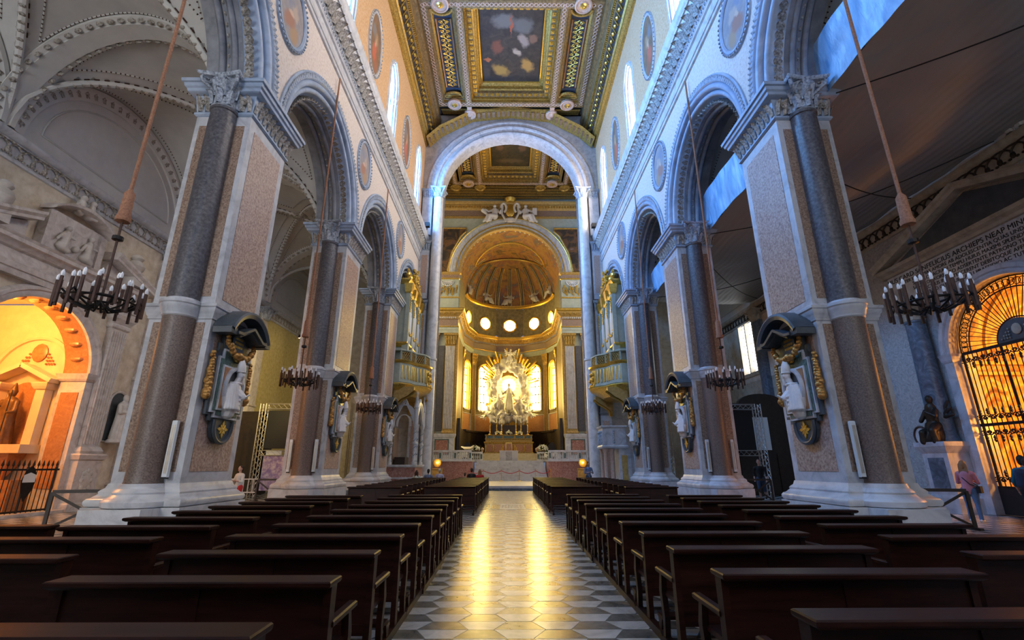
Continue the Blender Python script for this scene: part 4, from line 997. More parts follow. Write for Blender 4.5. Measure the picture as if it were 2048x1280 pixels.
al = thing('chapel_altar', 'dark altar with candles glimpsed inside the golden gated chapel', 'altar', (XB - .9, GC, 0))
MB().rect_loft(-.4, .4, -1.2, 1.2, [(0, .1), (.2, .1), (.25, 0), (1.1, 0), (1.15, .06), (1.25, .06)]).build('altar_table', 'orange_marble', al, False)
MB().box(.2, .5, -1.0, 1.0, 1.25, 3.6).build('altarpiece', 'bronze', al, False)
for k in range(6):
    y = -1.0 + k * .4; cs = MB(); cs.lathe([(.08, 1.25), (.02, 1.32), (.03, 1.5), (.018, 1.6), (.018, 1.85)], (-.1, y, 0), 8); cs.build('candlestick', 'gold', al)
ch = thing('hanging_lamp_cluster', 'cluster of small glowing electric candles hanging inside the golden gated chapel', 'lamp', (AX + 2.2, GC, 2.0))
MB().tube([(0, 0, .1), (0, 0, 6.3)], .012, 5).build('chain', 'iron', ch)
for k in range(7):
    a = 2 * pi * k / 7
    MB().tube([(0, 0, .12), (.3 * cos(a), .45 * sin(a), .0), (.42 * cos(a), .6 * sin(a), .12)], .012, 5).build('arm', 'gold', ch)
    MB().ball((.42 * cos(a), .6 * sin(a), .2), (.045, .045, .08), 8, 5).build('glowing_bulb', 'lamp_glow', ch)
lamp_light('lamp_light', (0, 0, .9), (1, .40, .06), 720, .3, ch)
lamp_light('lamp_light', (1.6, 0, 3.6), (1, .42, .07), 720, .3, ch)
# angel, roundel, small plates
an = thing('bronze_angel', 'dark bronze winged angel seated on the grey pedestal beside the iron gate', 'statue', (AX - .55, GC + 3.05, 2.4))
f = MB(); f.capsule((-.1, 0, .12), (0, 0, .55), .3, .24); f.capsule((0, 0, .55), (-.05, -.05, 1.1), .22, .18); f.ball((-.12, -.12, 1.38), (.11, .11, .14)); f.capsule((-.1, -.15, .5), (-.38, -.25, .35), .15, .12); f.capsule((-.38, -.25, .35), (-.35, -.25, .02), .11, .1); f.capsule((-.05, .1, .4), (-.4, .1, .3), .15, .12); f.capsule((-.4, .1, .3), (-.4, .15, .02), .11, .1)
f.capsule((-.1, -.25, 1.0), (-.3, -.4, .8), .08, .07); f.capsule((-.3, -.4, .8), (-.4, -.2, .95), .06, .05); f.capsule((-.05, .2, 1.0), (-.15, .35, .7), .08, .07)
for k in range(5): f.capsule((-.3, -.3 + .12 * k, .06), (-.12, -.2 + .1 * k, .6), .06, .05)
fuse(f, 'figure', 'bronze', an, .025, 2)
for e in (-1, 1):
    wv = MB()
    for k in range(7): a_ = rad(25 + 17 * k); L_ = .95 - .05 * abs(k - 3); wv.capsule((.1, e * .12, .75), (.16 + .03 * k, e * (.14 + L_ * .72 * cos(a_) * .8), .75 + L_ * sin(a_) - .25), .07, .05)
    fuse(wv, 'wing', 'bronze', an, .025, 1)
an.scale = (1.12, 1.12, 1.12)
ro = thing('wall_roundel', 'small round relief medallion in a brown frame on the wall beside the bronze angel', 'medallion', (AX, 19.0, 2.68))
q = MB(); ellipse_sweep(q, lambda u: -u, 0, 0, .27, .33, [(0, 0), (0, .04), (.03, .07), (.07, .05), (.08, 0)], 28); q.build('frame', 'rust_iron', ro)
MB().prism([(.28 * cos(2 * pi * k / 20), .34 * sin(2 * pi * k / 20)) for k in range(20)], 'x', -.02, 0).build('medallion_field', 'stone_tomb', ro, False)
q = MB(); q.ball((-.03, 0, .06), (.03, .1, .14), 8, 6); q.ball((-.03, 0, -.12), (.03, .17, .1), 8, 6); q.build('portrait_relief', 'stone_statue', ro)
for z, w, dy in ((1.55, .14, 0), (1.05, .17, -.05)): tag(MB().box(AX - .02, AX, 18.75 + dy - w, 18.75 + dy + w, z, z + .14).build('wall_plate', 'bronze', None, False), 'small %s bronze plate on the wall below the round medallion' % ('upper' if z > 1.3 else 'lower'), 'plate')
# ------------------------------------------------------------------ tarpaulin and net over the right aisle
def sheet(name, fn, nu, nv, m, label, cat):
    vs = [fn(i / nu, j / nv) for j in range(nv + 1) for i in range(nu + 1)]
    o = MB().add(vs, [(j * (nu + 1) + i, j * (nu + 1) + i + 1, (j + 1) * (nu + 1) + i + 1, (j + 1) * (nu + 1) + i) for j in range(nv) for i in range(nu)]).build(name, m, None, True, ang=180)
    return tag(o, label, cat)
def net(u, v):
    x = 9.25 + u * (AX - 9.3); y = 2.5 + v * 27.2; sag = .35 * sin(pi * u) * (.6 + .4 * abs(sin(pi * (v * 27.2) / 4.25)))
    return (x, y, 12.15 - .1 * u - sag * .6 + .12 * noise.noise((x * .7, y * .5, 1)) + .05 * noise.noise((x * 2.1, y * 1.1, 4)))
sheet('protective_net', net, 40, 110, 'netting', 'grey protective netting stretched flat under the vaults of the dark aisle', 'netting')
bl = ['before the tall gate-side pier', 'between the gate-side pier and the next', 'beside the pier with two heaters']
for k, yc in enumerate(ARCH_C):
    def drop(u, v, yc=yc):
        y = yc - 3.15 + 6.3 * u; h = 1.75 if k < 2 else 1.4
        q = noise.noise((y * 1.3, v * 1.5, k * 7.0)) * .10 + .05 * sin(y * 5 + 3 * v + k)
        return (9.2 + q * (.3 + .7 * sin(pi * v)) - .12 * v, y, 12.12 + h * v + (.05 * sin(y * 1.5)))
    sheet('plastic_sheet', drop, 60, 16, 'tarp', 'shiny blue plastic sheet hanging in the arch ' + bl[k], 'sheet')
cb = [((9.3, 12.0, 11.95), (15.9, 19.6, 11.9)), ((9.3, 19.8, 11.95), (15.9, 13.0, 11.85)), ((9.3, 11.0, 11.9), (15.9, 4.0, 11.85)), ((9.3, 21.5, 11.95), (15.9, 28.5, 11.9)), ((9.3, 28.5, 11.95), (15.9, 21.5, 11.85)), ((9.3, 13.6, 11.9), (16, 16.5, 11.85))]
for k, (a, b) in enumerate(cb):
    P = [Vector(a).lerp(Vector(b), i / 12) - Vector((0, 0, .55 * sin(pi * i / 12))) for i in range(13)]
    tag(MB().tube(P, .02, 5).build('stay_cable', 'iron', None), 'thin dark cable slung under the protective netting', 'cable', 'cables under the netting')
# ------------------------------------------------------------------ truss frames, screens, barriers
def truss(mb, p, q, w, n):
    p = Vector(p); q = Vector(q); d = (q - p).normalized(); a = d.cross(Vector((0, 1, 0)))
    a = a.normalized() if a.length > .01 else Vector((1, 0, 0)); b = d.cross(a)
    C = [a * (i * w / 2) + b * (j * w / 2) for i, j in ((-1, -1), (1, -1), (1, 1), (-1, 1))]
    for c in C: mb.tube([p + c, q + c], .025, 6)
    for k in range(n):
        u0 = p.lerp(q, k / n); u1 = p.lerp(q, (k + 1) / n)
        for i in range(4): mb.tube([u0 + C[i], u1 + C[(i + 1) % 4]], .012, 4, cap=False)
for s, nm in ((-1, 'ochre-walled'), (1, 'net-covered')):
    t = thing('screen_stand', 'aluminium truss frame holding a black screen in the %s aisle' % nm, 'screen stand', (s * 11.5, 25.6, 0))
    for x in (-s * -1.75, -s * 1.75): q = MB(); truss(q, (x, 0, 0), (x, 0, 4.75), .3, 16); q.build('upright', 'steel', t)
    for z in (4.6, 2.2): q = MB(); truss(q, (-1.6, 0, z), (1.6, 0, z), .26, 11); q.build('crossbar', 'steel', t)
    if s < 0:
        MB().box(-1.45, 1.45, -.05, .05, 2.42, 4.38).build('screen', 'black', t, False)
        mk('banner_print', [(.20, .14, .34), (.34, .24, .46), (.62, .50, .56), (.75, .72, .74)], 5, .6, tex='noise', detail=8)
        MB().box(-1.4, .1, -.03, .0, .35, 2.05).build('banner', 'banner_print', t, False)
        MB().box(-1.3, -.5, -.04, .02, 2.1, 2.35).build('header_card', 'heater_white', t, False)
    else:
        MB().box(-1.45, 1.45, .0, .08, 2.35, 4.4).build('screen', 'black', t, False)
    tw = thing('truss_tower', 'slim aluminium truss tower standing behind the second pier of the %s arcade' % sidew[s], 'truss', (s * 10.5, 32.0, 0))
    q = MB(); truss(q, (0, 0, 0), (0, 0, 5.6), .34, 18); q.build('mast', 'steel', tw)
    MB().box(-.4, .4, -.4, .4, 0, .03).build('foot_plate', 'steel', tw, False)
dv = sgroup('door_1')
MB().box(12.6, 16.1, 27.2, 27.5, 0, 5.0).build('vestibule_wall', 'dark_wood', dv, False)
MB().box(12.6, 12.9, 27.2, 29.0, 0, 5.0).build('vestibule_side', 'dark_wood', dv, False)
MB().prism([(14.4 + 1.3 * cos(pi * k / 12), 5.0 + .55 * sin(pi * k / 12)) for k in range(13)], 'y', 27.2, 27.5).build('vestibule_arch', 'dark_wood', dv, False)
MB().box(13.3, 14.6, 27.15, 27.2, 2.4, 4.2).build('notice_board', 'heater_white', dv, False)
for x in (12.75, 13.8, 14.85):
    MB().box(x, x + .95, 27.14, 27.2, .1, 2.2).build('door_panel', 'dark_wood', dv, False)
d2 = sgroup('door_2')
MB().box(-16.1, -14.3, 28.0, 28.3, 0, 4.6).build('vestibule_wall', 'dark_wood', d2, False); MB().box(-14.6, -14.3, 28.0, 29.2, 0, 4.6).build('vestibule_side', 'dark_wood', d2, False)
p = thing('wall_plaque', 'pale stone inscription plaque on the ochre aisle wall', 'plaque', (-AX, 26.3, 2.6))
MB().box(0, .06, -.75, .75, 0, 1.5).build('slab', 'stone_tomb', p, False)
q = MB()
for j in range(11):
    y = -.62
    while y < .6: w = random.uniform(.05, .16); q.box(.06, .064, y, min(y + w, .64), 1.36 - j * .12, 1.41 - j * .12); y += w + .04
q.build('engraved_lines', 'slate', p, False, 'stuff')
def barrier(loc, rz, label, w=1.5):
    t = thing('crowd_barrier', label, 'barrier', loc, rz)
    for x in (-w / 2, w / 2): MB().box(x - .035, x + .035, -.035, .035, 0, .95).build('post', 'dark_wood', t, False)
    MB().box(-w / 2, w / 2, -.03, .03, .92, 1.0).build('top_rail', 'dark_wood', t, False)
    for e in (-1, 1): MB().bar((-w / 2, e * .015, .06 if e > 0 else .92), (w / 2, e * .015, .92 if e > 0 else .06), .06, .03, (0, 1, 0)).build('cross_brace', 'dark_wood', t, False)
    for x in (-w / 2, w / 2): MB().box(x - .04, x + .04, -.25, .25, 0, .06).build('foot', 'dark_wood', t, False)
barrier((-10.9, 12.9, 0), rad(20), 'dark wooden cross-braced barrier between the pews and the orange-lit chapel')
barrier((11.2, 13.3, 0), rad(-15), 'dark wooden cross-braced barrier behind the woman in pink')
barrier((-11.0, 22.8, 0), rad(5), 'dark wooden cross-braced barrier before the aluminium truss with the banner', 1.2)
barrier((11.2, 22.6, 0), rad(-5), 'dark wooden cross-braced barrier beside the walking man in black', 1.2)
w = thing('white_barrier', 'low white tubular barrier on the floor of the ochre-walled aisle', 'barrier', (-13.0, 24.0, 0))
for z in (.35, .95): MB().tube([(-.8, 0, z), (.8, 0, z)], .03, 6).build('rail', 'heater_white', w)
for k in range(8): MB().tube([(-.8 + k * .228, 0, 0 if k in (0, 7) else .35), (-.8 + k * .228, 0, .95)], .022, 6).build('upright', 'heater_white', w)
sg = thing('floor_sign', 'narrow black pointed sign leaning on the ochre aisle wall', 'sign', (-AX + .1, 25.2, .55))
MB().prism([(0, 0), (.2, .35), (.24, .8), (.16, 1.2), (0, 1.45), (-.16, 1.2), (-.24, .8), (-.2, .35)], 'x', 0, .04).build('board', 'black', sg, False)
MB().box(.04, .046, -.15, .15, .65, .95).build('card', 'heater_white', sg, False)

al_ = thing('aisle_spotlight', 'small yellow spotlight on the back of a pier facing the ochre aisle wall', 'lamp', (-9.75, 21.0, 7.2))  # unseen fixture, added to light the ochre wall yellow
MB().box(-.02, .5, -.05, .05, -.05, .05).build('bracket', 'iron', al_, False); MB().lathe([(.02, .14), (.1, .12), (.12, 0), (.1, -.02)], (0, 0, 0), 12).build('lamp_housing', 'iron', al_); MB().lathe([(.08, -.021), (0, -.022)], (0, 0, 0), 12).build('lamp_glass', 'lamp_glow', al_)
sp = bpy.data.lights.new('lamp_light', 'SPOT'); sp.color = (1, .72, .24); sp.energy = 2600; sp.spot_size = rad(75); sp.spot_blend = .6; sp.shadow_soft_size = .1
so_ = bpy.data.objects.new('lamp_light', sp); COL.objects.link(so_); so_.parent = al_; so_.location = (-.25, .1, -.12); so_.rotation_euler = Vector((-6.3, 7.2, -2.2)).to_track_quat('-Z', 'Y').to_euler()
# ------------------------------------------------------------------ helpers for walls given by a map (u, z, d) -> point
def holed(mb, F, u0, u1, z0, z1, uc, half, zs, zsill, d=0, n=14, rise=None):
    """wall rectangle with a round-headed opening"""
    rise = half if rise is None else rise
    def q(a, b, c, e): mb.add([F(*a, d), F(*b, d), F(*c, d), F(*e, d)], [(0, 1, 2, 3)])
    if zsill > z0: q((uc - half, z0), (uc + half, z0), (uc + half, zsill), (uc - half, zsill))
    q((u0, z0), (uc - half, z0), (uc - half, z1), (u0, z1)); q((uc + half, z0), (u1, z0), (u1, z1), (uc + half, z1))
    P = [(uc - half * cos(pi * k / n), zs + rise * sin(pi * k / n)) for k in range(n + 1)]
    for a, b in zip(P, P[1:]): q(a, b, (b[0], z1), (a[0], z1))
def arch_sweep(mb, F, uc, half, zs, prof, n=24, a0=0, a1=pi, zbase=None):
    L = [[F(uc + (half + r) * cos(a0 + (a1 - a0) * k / n), zs + (half + r) * sin(a0 + (a1 - a0) * k / n), d) for r, d in prof] for k in range(n + 1)]
    if zbase is not None: L = [[F(uc + half + r, zbase, d) for r, d in prof]] + L + [[F(uc - half - r, zbase, d) for r, d in prof]]
    mb.skin(L, closed=False)
FT = lambda u, z, d: (u, YT + d, z)
FA = lambda u, z, d: (u, YA + d, z)
# ------------------------------------------------------------------ triumphal arch
wt = sgroup('wall_triumphal_arch')
mb = MB(); holed(mb, FT, -9.4, 9.4, 0, 34, 0, 6.0, 24.8, 0, 0, 28); holed(mb, FT, -11, 11, 0, 34, 0, 6.0, 24.8, 0, 1.3, 28)
mb.build('wall_face', 'arch_marble', wt, False)
mb = MB(); arch_sweep(mb, FT, 0, 6.0, 24.8, [(1.5, 0), (1.5, -.12), (1.4, -.2), (1.25, -.2), (1.2, -.12), (.95, -.1), (.9, -.2), (.8, -.26), (.66, -.2), (.62, -.1), (.4, -.06), (.34, -.14), (.2, -.18), (.08, -.12), (0, 0), (0, 1.3)], 40)
mb.build('archivolt', 'arch_marble', wt)
for s in (-1, 1):
    MB().lathe([(.50, 0), (.50, .35), (.56, .4), (.56, .5), (.46, .6), (.43, .8), (.42, 9.4), (.50, 9.45), (.5, 9.6), (.42, 9.65), (.4, 23.9)], (s * 6.3, YT - .3, 0), 24).build('tall_column', 'marble_white', wt)
    c = MB(); leaf_capital(c, s * 6.3, YT - .3, 23.9, .4, .9); c.build('column_capital', 'carved', wt)
    for z0, z1 in ((0, 5.2), (5.4, 13.6), (14.6, 18.9), (20.4, 24.0)):
        MB().box(min(s * 6.85, s * 7.69), max(s * 6.85, s * 7.69), YT - .35, YT, z0, z1).build('pilaster', 'marble_grey', wt, False)
        if z1 - z0 > 4: MB().box(min(s * 7.0, s * 7.5), max(s * 7.0, s * 7.5), YT - .362, YT - .35, z0 + .5, z1 - .4).build('pilaster_panel', 'breccia', wt, False)
    for z in (5.2, 13.6, 18.9, 24.0):
        h = .2 if z == 5.2 else .85
        c = MB(); c.rect_loft(min(s * 6.85, s * 7.69), max(s * 6.85, s * 7.69), YT - .35, YT, [(z, 0), (z + h * .1, .03), (z + h * .2, .0), (z + h * .75, .08), (z + h * .8, .12), (z + h, .14)])
        if h > .3:
            for k in range(4): c.leaf((s * (6.95 + .2 * k), YT - .36, z + .12), (0, -1, 0), (0, -.1, 1), .22, .5, .6, 4)
        c.build('pilaster_capital', 'carved', wt)
    fl_ = thing('flood_light', 'black floodlight on the cornice beside the %s triumphal pier' % ('pale-lit' if s < 0 else 'blue-lit'), 'floodlight', (s * 7.0, YT - 1.2, 20.42))
    MB().box(-.2, .2, -.18, .18, .25, .6).build('housing', 'black', fl_, False); MB().box(-.03, .03, -.03, .03, 0, .26).build('stand', 'iron', fl_, False)
# ------------------------------------------------------------------ transept
tr = sgroup('wall_transept')
for s in (-1, 1):
    mb = MB(); F = lambda u, z, d: (s * (11 + d), u, z); mb.add([F(YT, 0, 0), F(YA, 0, 0), F(YA, 33, 0), F(YT, 33, 0)], [(0, 1, 2, 3)]); mb.build('side_wall', 'plaster_cream', tr, False)
    w = sgroup('window_%d' % (12 + s)); MB().box(min(s * 10.9, s * 10.95), max(s * 10.9, s * 10.95), 39.2, 45, 12, 24).build('pane', 'glass_transept', w, False)  # glowing pane out of view, added to light the transept
MB().box(-11, 11, YT, YA, 33.0, 33.2).build('transept_roof', 'ceiling_dark', tr, False)
# platform, stairs, upper floor
st = sgroup('floor_chancel')
MB().box(-5.9, 5.9, 32.6, 43, 0, .14).build('step', 'blue_stone', st, False)
MB().box(-5.8, 5.8, 32.95, 43, .14, .27).build('step', 'marble_white', st, False)
for k in range(10): MB().box(-3.3 + .02 * k, 3.3 - .02 * k, 42.8 + .38 * k, 47.5, .27 + .173 * k, .27 + .173 * (k + 1)).build('step', 'marble_white', st, False)
MB().box(-11, 11, 46.6, 60, 1.9, 2.0).build('presbytery_floor', 'marble_white', st, False)
for s in (-1, 1):
    MB().box(min(s * 3.35, s * 11), max(s * 3.35, s * 11), 43.1, 46.6, .0, 1.9).build('presbytery_wall', 'red_marble', st, False)
    MB().box(min(s * 3.3, s * 11), max(s * 3.3, s * 11), 43.0, 46.7, 1.9, 2.0).build('wall_coping', 'marble_white', st, False)
mk('gold_steps', [(.5, .42, .22), (.66, .58, .36)], 3, .35)
for k in range(5): MB().box(-2.9, 2.9, 49.2 + .36 * k, 60, 2.0 + .15 * k, 2.15 + .15 * k).build('altar_step', 'gold_steps', st, False)
# balustrades
bal_me = MB().lathe([(.075, 0), (.075, .05), (.04, .09), (.08, .22), (.085, .28), (.045, .42), (.035, .5), (.06, .54), (.06, .6)], (0, 0, 0), 8).mesh('baluster'); bal_me.materials.append(M['marble_white'])
def balustrade(x0, x1, y, z, label):
    t = thing('balustrade', label, 'balustrade', ((x0 + x1) / 2, y, z)); h = (x1 - x0) / 2
    MB().box(-h, h, -.13, .13, 0, .1).build('base_rail', 'marble_white', t, False); MB().box(-h, h, -.15, .15, .7, .86).build('hand_rail', 'marble_white', t, False)
    n = max(2, int(2 * h / 1.3)); 
    for k in range(n + 1):
        x = -h + .12 + (2 * h - .24) * k / n
        p = MB().box(x - .13, x + .13, -.14, .14, .1, .7).build('post', 'marble_white', t, False); MB().box(x - .08, x + .08, -.15, -.14, .17, .63).build('post_panel', 'green_marble', p, False)
        if k < n:
            m_ = max(3, int((2 * h / n - .3) / .17)); 
            for q in range(m_):
                o = bpy.data.objects.new('baluster', bal_me); COL.objects.link(o); o.parent = t; o.location = (x + .13 + ((2 * h - .24) / n - .26) * (q + .5) / m_, 0, .1)
balustrade(-7.6, -3.4, 43.25, 2.0, 'marble balustrade on the red marble wall behind the seated people')
balustrade(3.4, 7.6, 43.25, 2.0, 'marble balustrade on the red marble wall behind the standing man in blue')
balustrade(-5.3, -2.7, 48.7, 2.0, 'inner marble balustrade next to the draped lectern')
balustrade(2.7, 5.3, 48.7, 2.0, 'inner marble balustrade beside two large white bouquets')
# ------------------------------------------------------------------ apse front
wa = sgroup('wall_apse_front'); AR = 5.4; AZ = 21.5
mb = MB(); holed(mb, FA, -11, 11, 1.9, 33, 0, AR, AZ, 0, 0, 28); mb.build('wall_face', 'organ_green', wa, False)
def band(name, prof, m, parent=wa): 
    q = MB(); arch_sweep(q, FA, 0, AR, AZ, prof, 36); return q.build(name, m, parent)
band('archivolt', [(1.25, 0), (1.25, -.15), (1.15, -.22), (.95, -.22), (.9, -.14), (.6, -.12), (.56, -.2), (.48, -.2), (.44, -.1), (.0, -.06), (0, .6)], 'marble_grey')
band('gilt_band', [(1.34, 0), (1.34, -.16), (1.27, -.24), (1.2, -.2)], 'gold'); band('gilt_band', [(.58, -.1), (.58, -.24), (.46, -.24), (.46, -.1)], 'gold'); band('gilt_band', [(.30, -.04), (.28, -.14), (.05, -.14), (.0, -.02), (-.03, .3)], 'gold_paint')
def ent(mb, path, prof):
    """sweep a cornice profile (d, z) along a plan polyline with mitred corners; d grows to the left of travel"""
    L = []
    for i, p in enumerate(path):
        p = Vector(p); a = (p - Vector(path[i - 1])).normalized() if i > 0 else None; b = (Vector(path[i + 1]) - p).normalized() if i < len(path) - 1 else None
        a = a or b; b = b or a; na = Vector((-a.y, a.x)); nb = Vector((-b.y, b.x)); n = (na + nb); n /= max(.3, n.length_squared / 2)
        L.append([(p.x + n.x * d, p.y + n.y * d, z) for d, z in prof])
    mb.skin(L, closed=False); return mb
def R5(th, r): return (r * sin(rad(th)), 53.5 + r * cos(rad(th)))
plan = [(-11, YA - .3), (-AR - .05, YA - .3), (-AR - .05, 53.5)] + [R5(a, 5.62) for a in (-90, -54, -18, 18, 54, 90)] + [(AR + .05, 53.5), (AR + .05, YA - .3), (11, YA - .3)]
plan = [p for i, p in enumerate(plan) if i == 0 or (Vector(p) - Vector(plan[i - 1])).length > .25]
def pl(off=0): return plan[::-1]
aw = sgroup('wall_apse')
ent(MB(), pl(), [(0, 14.7), (.06, 14.7), (.06, 15.0), (.1, 15.02), (.1, 15.3), (.02, 15.34)]).build('architrave', 'organ_green', aw, False)
ent(MB(), pl(), [(.03, 15.34), (.14, 15.36), (.14, 15.44), (.03, 15.46)]).build('gilt_fillet', 'gold', aw, False)
ent(MB(), pl(), [(.03, 15.44), (.03, 16.2)]).build('frieze', 'breccia_dark', aw, False)
ent(MB(), pl(), [(.03, 16.2), (.1, 16.22), (.12, 16.5), (.45, 16.78), (.5, 16.82), (.5, 16.95)]).build('cornice_bed', 'gold_paint', aw, False)
ent(MB(), pl(), [(.48, 16.92), (.56, 17.0), (.66, 17.06), (.7, 17.2), (.66, 17.28), (0, 17.32)]).build('cornice_top', 'gold', aw, False)
dn = MB(); mo = MB()
for (a, b) in zip(plan, plan[1:]):
    a = Vector(a); b = Vector(b); d = b - a; L_ = d.length; d /= L_; nrm = Vector((d.y, -d.x))
    for k in range(int(L_ / .2)):
        p = a + d * (.1 + k * .2) + nrm * .16; dn.bar((p.x, p.y, 16.25), (p.x, p.y, 16.42), .09, .1)
    for k in range(int(L_ / .55)):
        p = a + d * (.27 + k * .55); mo.bar((p.x + nrm.x * .1, p.y + nrm.y * .1, 16.68), (p.x + nrm.x * .46, p.y + nrm.y * .46, 16.76), .18, .16)
dn.build('dentils', 'marble_white', aw, False, 'stuff'); mo.build('modillions', 'gold', aw, False, 'stuff')
for s in (-1, 1):
    # pilasters, pedestal, attic
    def bx(name, x0, x1, y0, y1, z0, z1, m, par=wa): return MB().box(min(s * x0, s * x1), max(s * x0, s * x1), YA + y0, YA + y1, z0, z1).build(name, m, par, False)
    MB().rect_loft(min(s * 5.45, s * 9.5), max(s * 5.45, s * 9.5), YA - .4, YA, [(2.0, .12), (2.3, .12), (2.4, .03), (4.1, .03), (4.2, .1), (4.4, .16), (4.5, .16)]).build('pedestal', 'marble_white', wa, False)
    bx('pedestal_frame', 5.9, 7.3, -.46, -.4, 2.5, 4.0, 'green_marble'); bx('pedestal_panel', 6.0, 7.2, -.475, -.46, 2.6, 3.9, 'red_marble')
    bx('grey_strip', 6.75, 7.35, -.15, 0, 4.8, 13.4, 'granite')
    for x0, x1 in ((5.62, 6.65), (7.45, 8.4)):
        MB().rect_loft(min(s * x0, s * x1), max(s * x0, s * x1), YA - .3, YA, [(4.5, .06), (4.62, .1), (4.72, .05), (4.8, .0)]).build('pilaster_base', 'gold_paint', wa, False)
        p = bx('pilaster', x0, x1, -.28, 0, 4.8, 13.4, 'gold_paint'); q = MB()
        for k in range(6): q.tube([(s * (x0 + .14 + k * (x1 - x0 - .28) / 5), YA - .29, 5.0), (s * (x0 + .14 + k * (x1 - x0 - .28) / 5), YA - .29, 13.3)], .055, 6)
        q.build('fluting', 'marble_white', p, True, 'stuff')
        c = MB(); c.rect_loft(min(s * x0, s * x1), max(s * x0, s * x1), YA - .3, YA, [(13.4, 0), (13.45, .04), (13.5, .01), (14.4, .12), (14.45, .18), (14.68, .2)])
        for k in range(4):
            for zz in (13.52, 13.9): c.leaf((s * (x0 + .12 + k * (x1 - x0 - .24) / 3), YA - .32, zz), (0, -1, 0), (0, -.1, 1), .3, .5, .6, 4)
        c.build('pilaster_capital', 'gold_dark', wa)
    bx('inner_jamb', 5.36, 5.62, -.2, .8, 4.5, 14.7, 'gold_paint')
    bx('attic_block', 5.5, 9.5, -.25, 0, 17.35, 18.6, 'organ_green'); bx('attic_panel', 5.5, 9.5, -.3, 0, 18.7, 20.7, 'organ_green'); bx('attic_fillet', 5.45, 9.5, -.34, 0, 18.58, 18.72, 'gold')
    MB().rect_loft(min(s * 5.5, s * 9.5), max(s * 5.5, s * 9.5), YA - .3, YA, [(20.7, 0), (20.78, .08), (20.85, .08)]).build('attic_fillet', 'gold', wa, False)
    bx('attic_frieze', 5.5, 9.5, -.3, 0, 20.85, 21.25, 'breccia_dark'); MB().rect_loft(min(s * 5.5, s * 9.5), max(s * 5.5, s * 9.5), YA - .3, YA, [(21.25, .02), (21.32, .1), (21.42, .22), (21.5, .22)]).build('attic_cornice', 'gold_paint', wa, False)
    sh = MB()
    for k in range(9): a = pi * k / 8; sh.tube([(s * 6.7, YA - .34, 20.45), (s * 6.7 + .62 * cos(a), YA - .42, 20.45 - .5 * sin(a))], .05, 5)
    sh.tube([(s * 6.7 + .66 * cos(pi * k / 14), YA - .4, 20.45 - .54 * sin(pi * k / 14)) for k in range(15)], .06, 6); sh.build('shell', 'marble_white', wa)
    fe = MB()
    for j in range(7):
        x = s * (5.75 + j * .33)
        for k in range(7): fe.ball((x + random.uniform(-.07, .07), YA - .38, 19.95 - .13 * k - .25 * (j % 2)), (.1, .09, .1), 6, 4)
    fe.build('festoon', 'gold', wa, True, 'stuff')
    # spandrel paintings
    c = s * 1; Q = [(c * 7.9, 21.7), (c * 6.85, 21.7), (c * 6.4, 24.0), (c * 5.5, 25.9), (c * 4.9, 26.5), (c * 4.9, 26.9), (c * 7.9, 26.9)]
    t = thing('spandrel_painting', 'dark gilt-framed canvas in the apse arch spandrel on the %s side' % ('organ and throne' if s < 0 else 'organ and pulpit'), 'painting', (0, YA - .05, 0))
    MB().prism(Q, 'y', -.05, 0).build('canvas', 'canvas_dark', t, False); fr = MB(); fr.tube([(x, -.08, z) for x, z in Q], .12, 6, closed=True); fr.build('frame', 'gold_dark', t)
q = MB(); q.skin([[(x, YA - d, z) for d, z in ((0, 28.2), (.1, 28.2), (.1, 28.45), (.04, 28.5), (.04, 29.2), (.15, 29.3), (.3, 29.5), (.45, 29.6), (.45, 29.8), (.55, 29.95), (.6, 30.1), (0, 30.2))] for x in (-11, 11)], closed=False); q.build('top_cornice', 'gold_paint', wa, False)
MB().box(-11, 11, YA - .05, YA, 28.5, 29.25).build('top_frieze', 'breccia_dark', wa, False)
q = MB()
for k in range(70): q.box(-10.9 + k * .31, -10.9 + k * .31 + .16, YA - .42, YA - .2, 29.42, 29.6)
q.build('top_dentils', 'gold', wa, False, 'stuff')
# cartouche with two seated stone figures on the arch crown
ct = thing('crown_cartouche', 'gilt and white scrolled coat of arms crowning the apse arch', 'cartouche', (0, YA - .4, 27.4))
q = MB(); q.ball((0, 0, 1.6), (.55, .2, .8), 14, 8); q.build('shield', 'gold', ct)
for e in (-1, 1):
    P = [(e * (.75 + .3 * cos(a * .9)), -.1, 1.9 + .55 * sin(a * .9)) for a in [k * .45 for k in range(12)]]; q = MB(); q.tube(P, .13, 8); q.tube([(e * .85, -.05, 2.2), (e * .95, -.05, 1.2), (e * .6, -.05, .5), (e * .3, -.05, .35)], .12, 8); q.build('scroll', 'bust_marble', ct)
q = MB(); q.lathe([(.5, 0), (.62, .2), (.7, .45), (.55, .62), (.3, .68)], (0, 0, 2.55), 16); q.build('crown', 'gold', ct)
q = MB(); q.ball((0, -.15, .35), (.6, .15, .3), 10, 6)
for k in range(6): q.tube([(-.5 + k * .2 + .1 * cos(j * .7), -.25, .2 + .12 * sin(j * .7)) for j in range(9)], .04, 5)
q.build('scrolled_foot', 'bust_marble', ct)
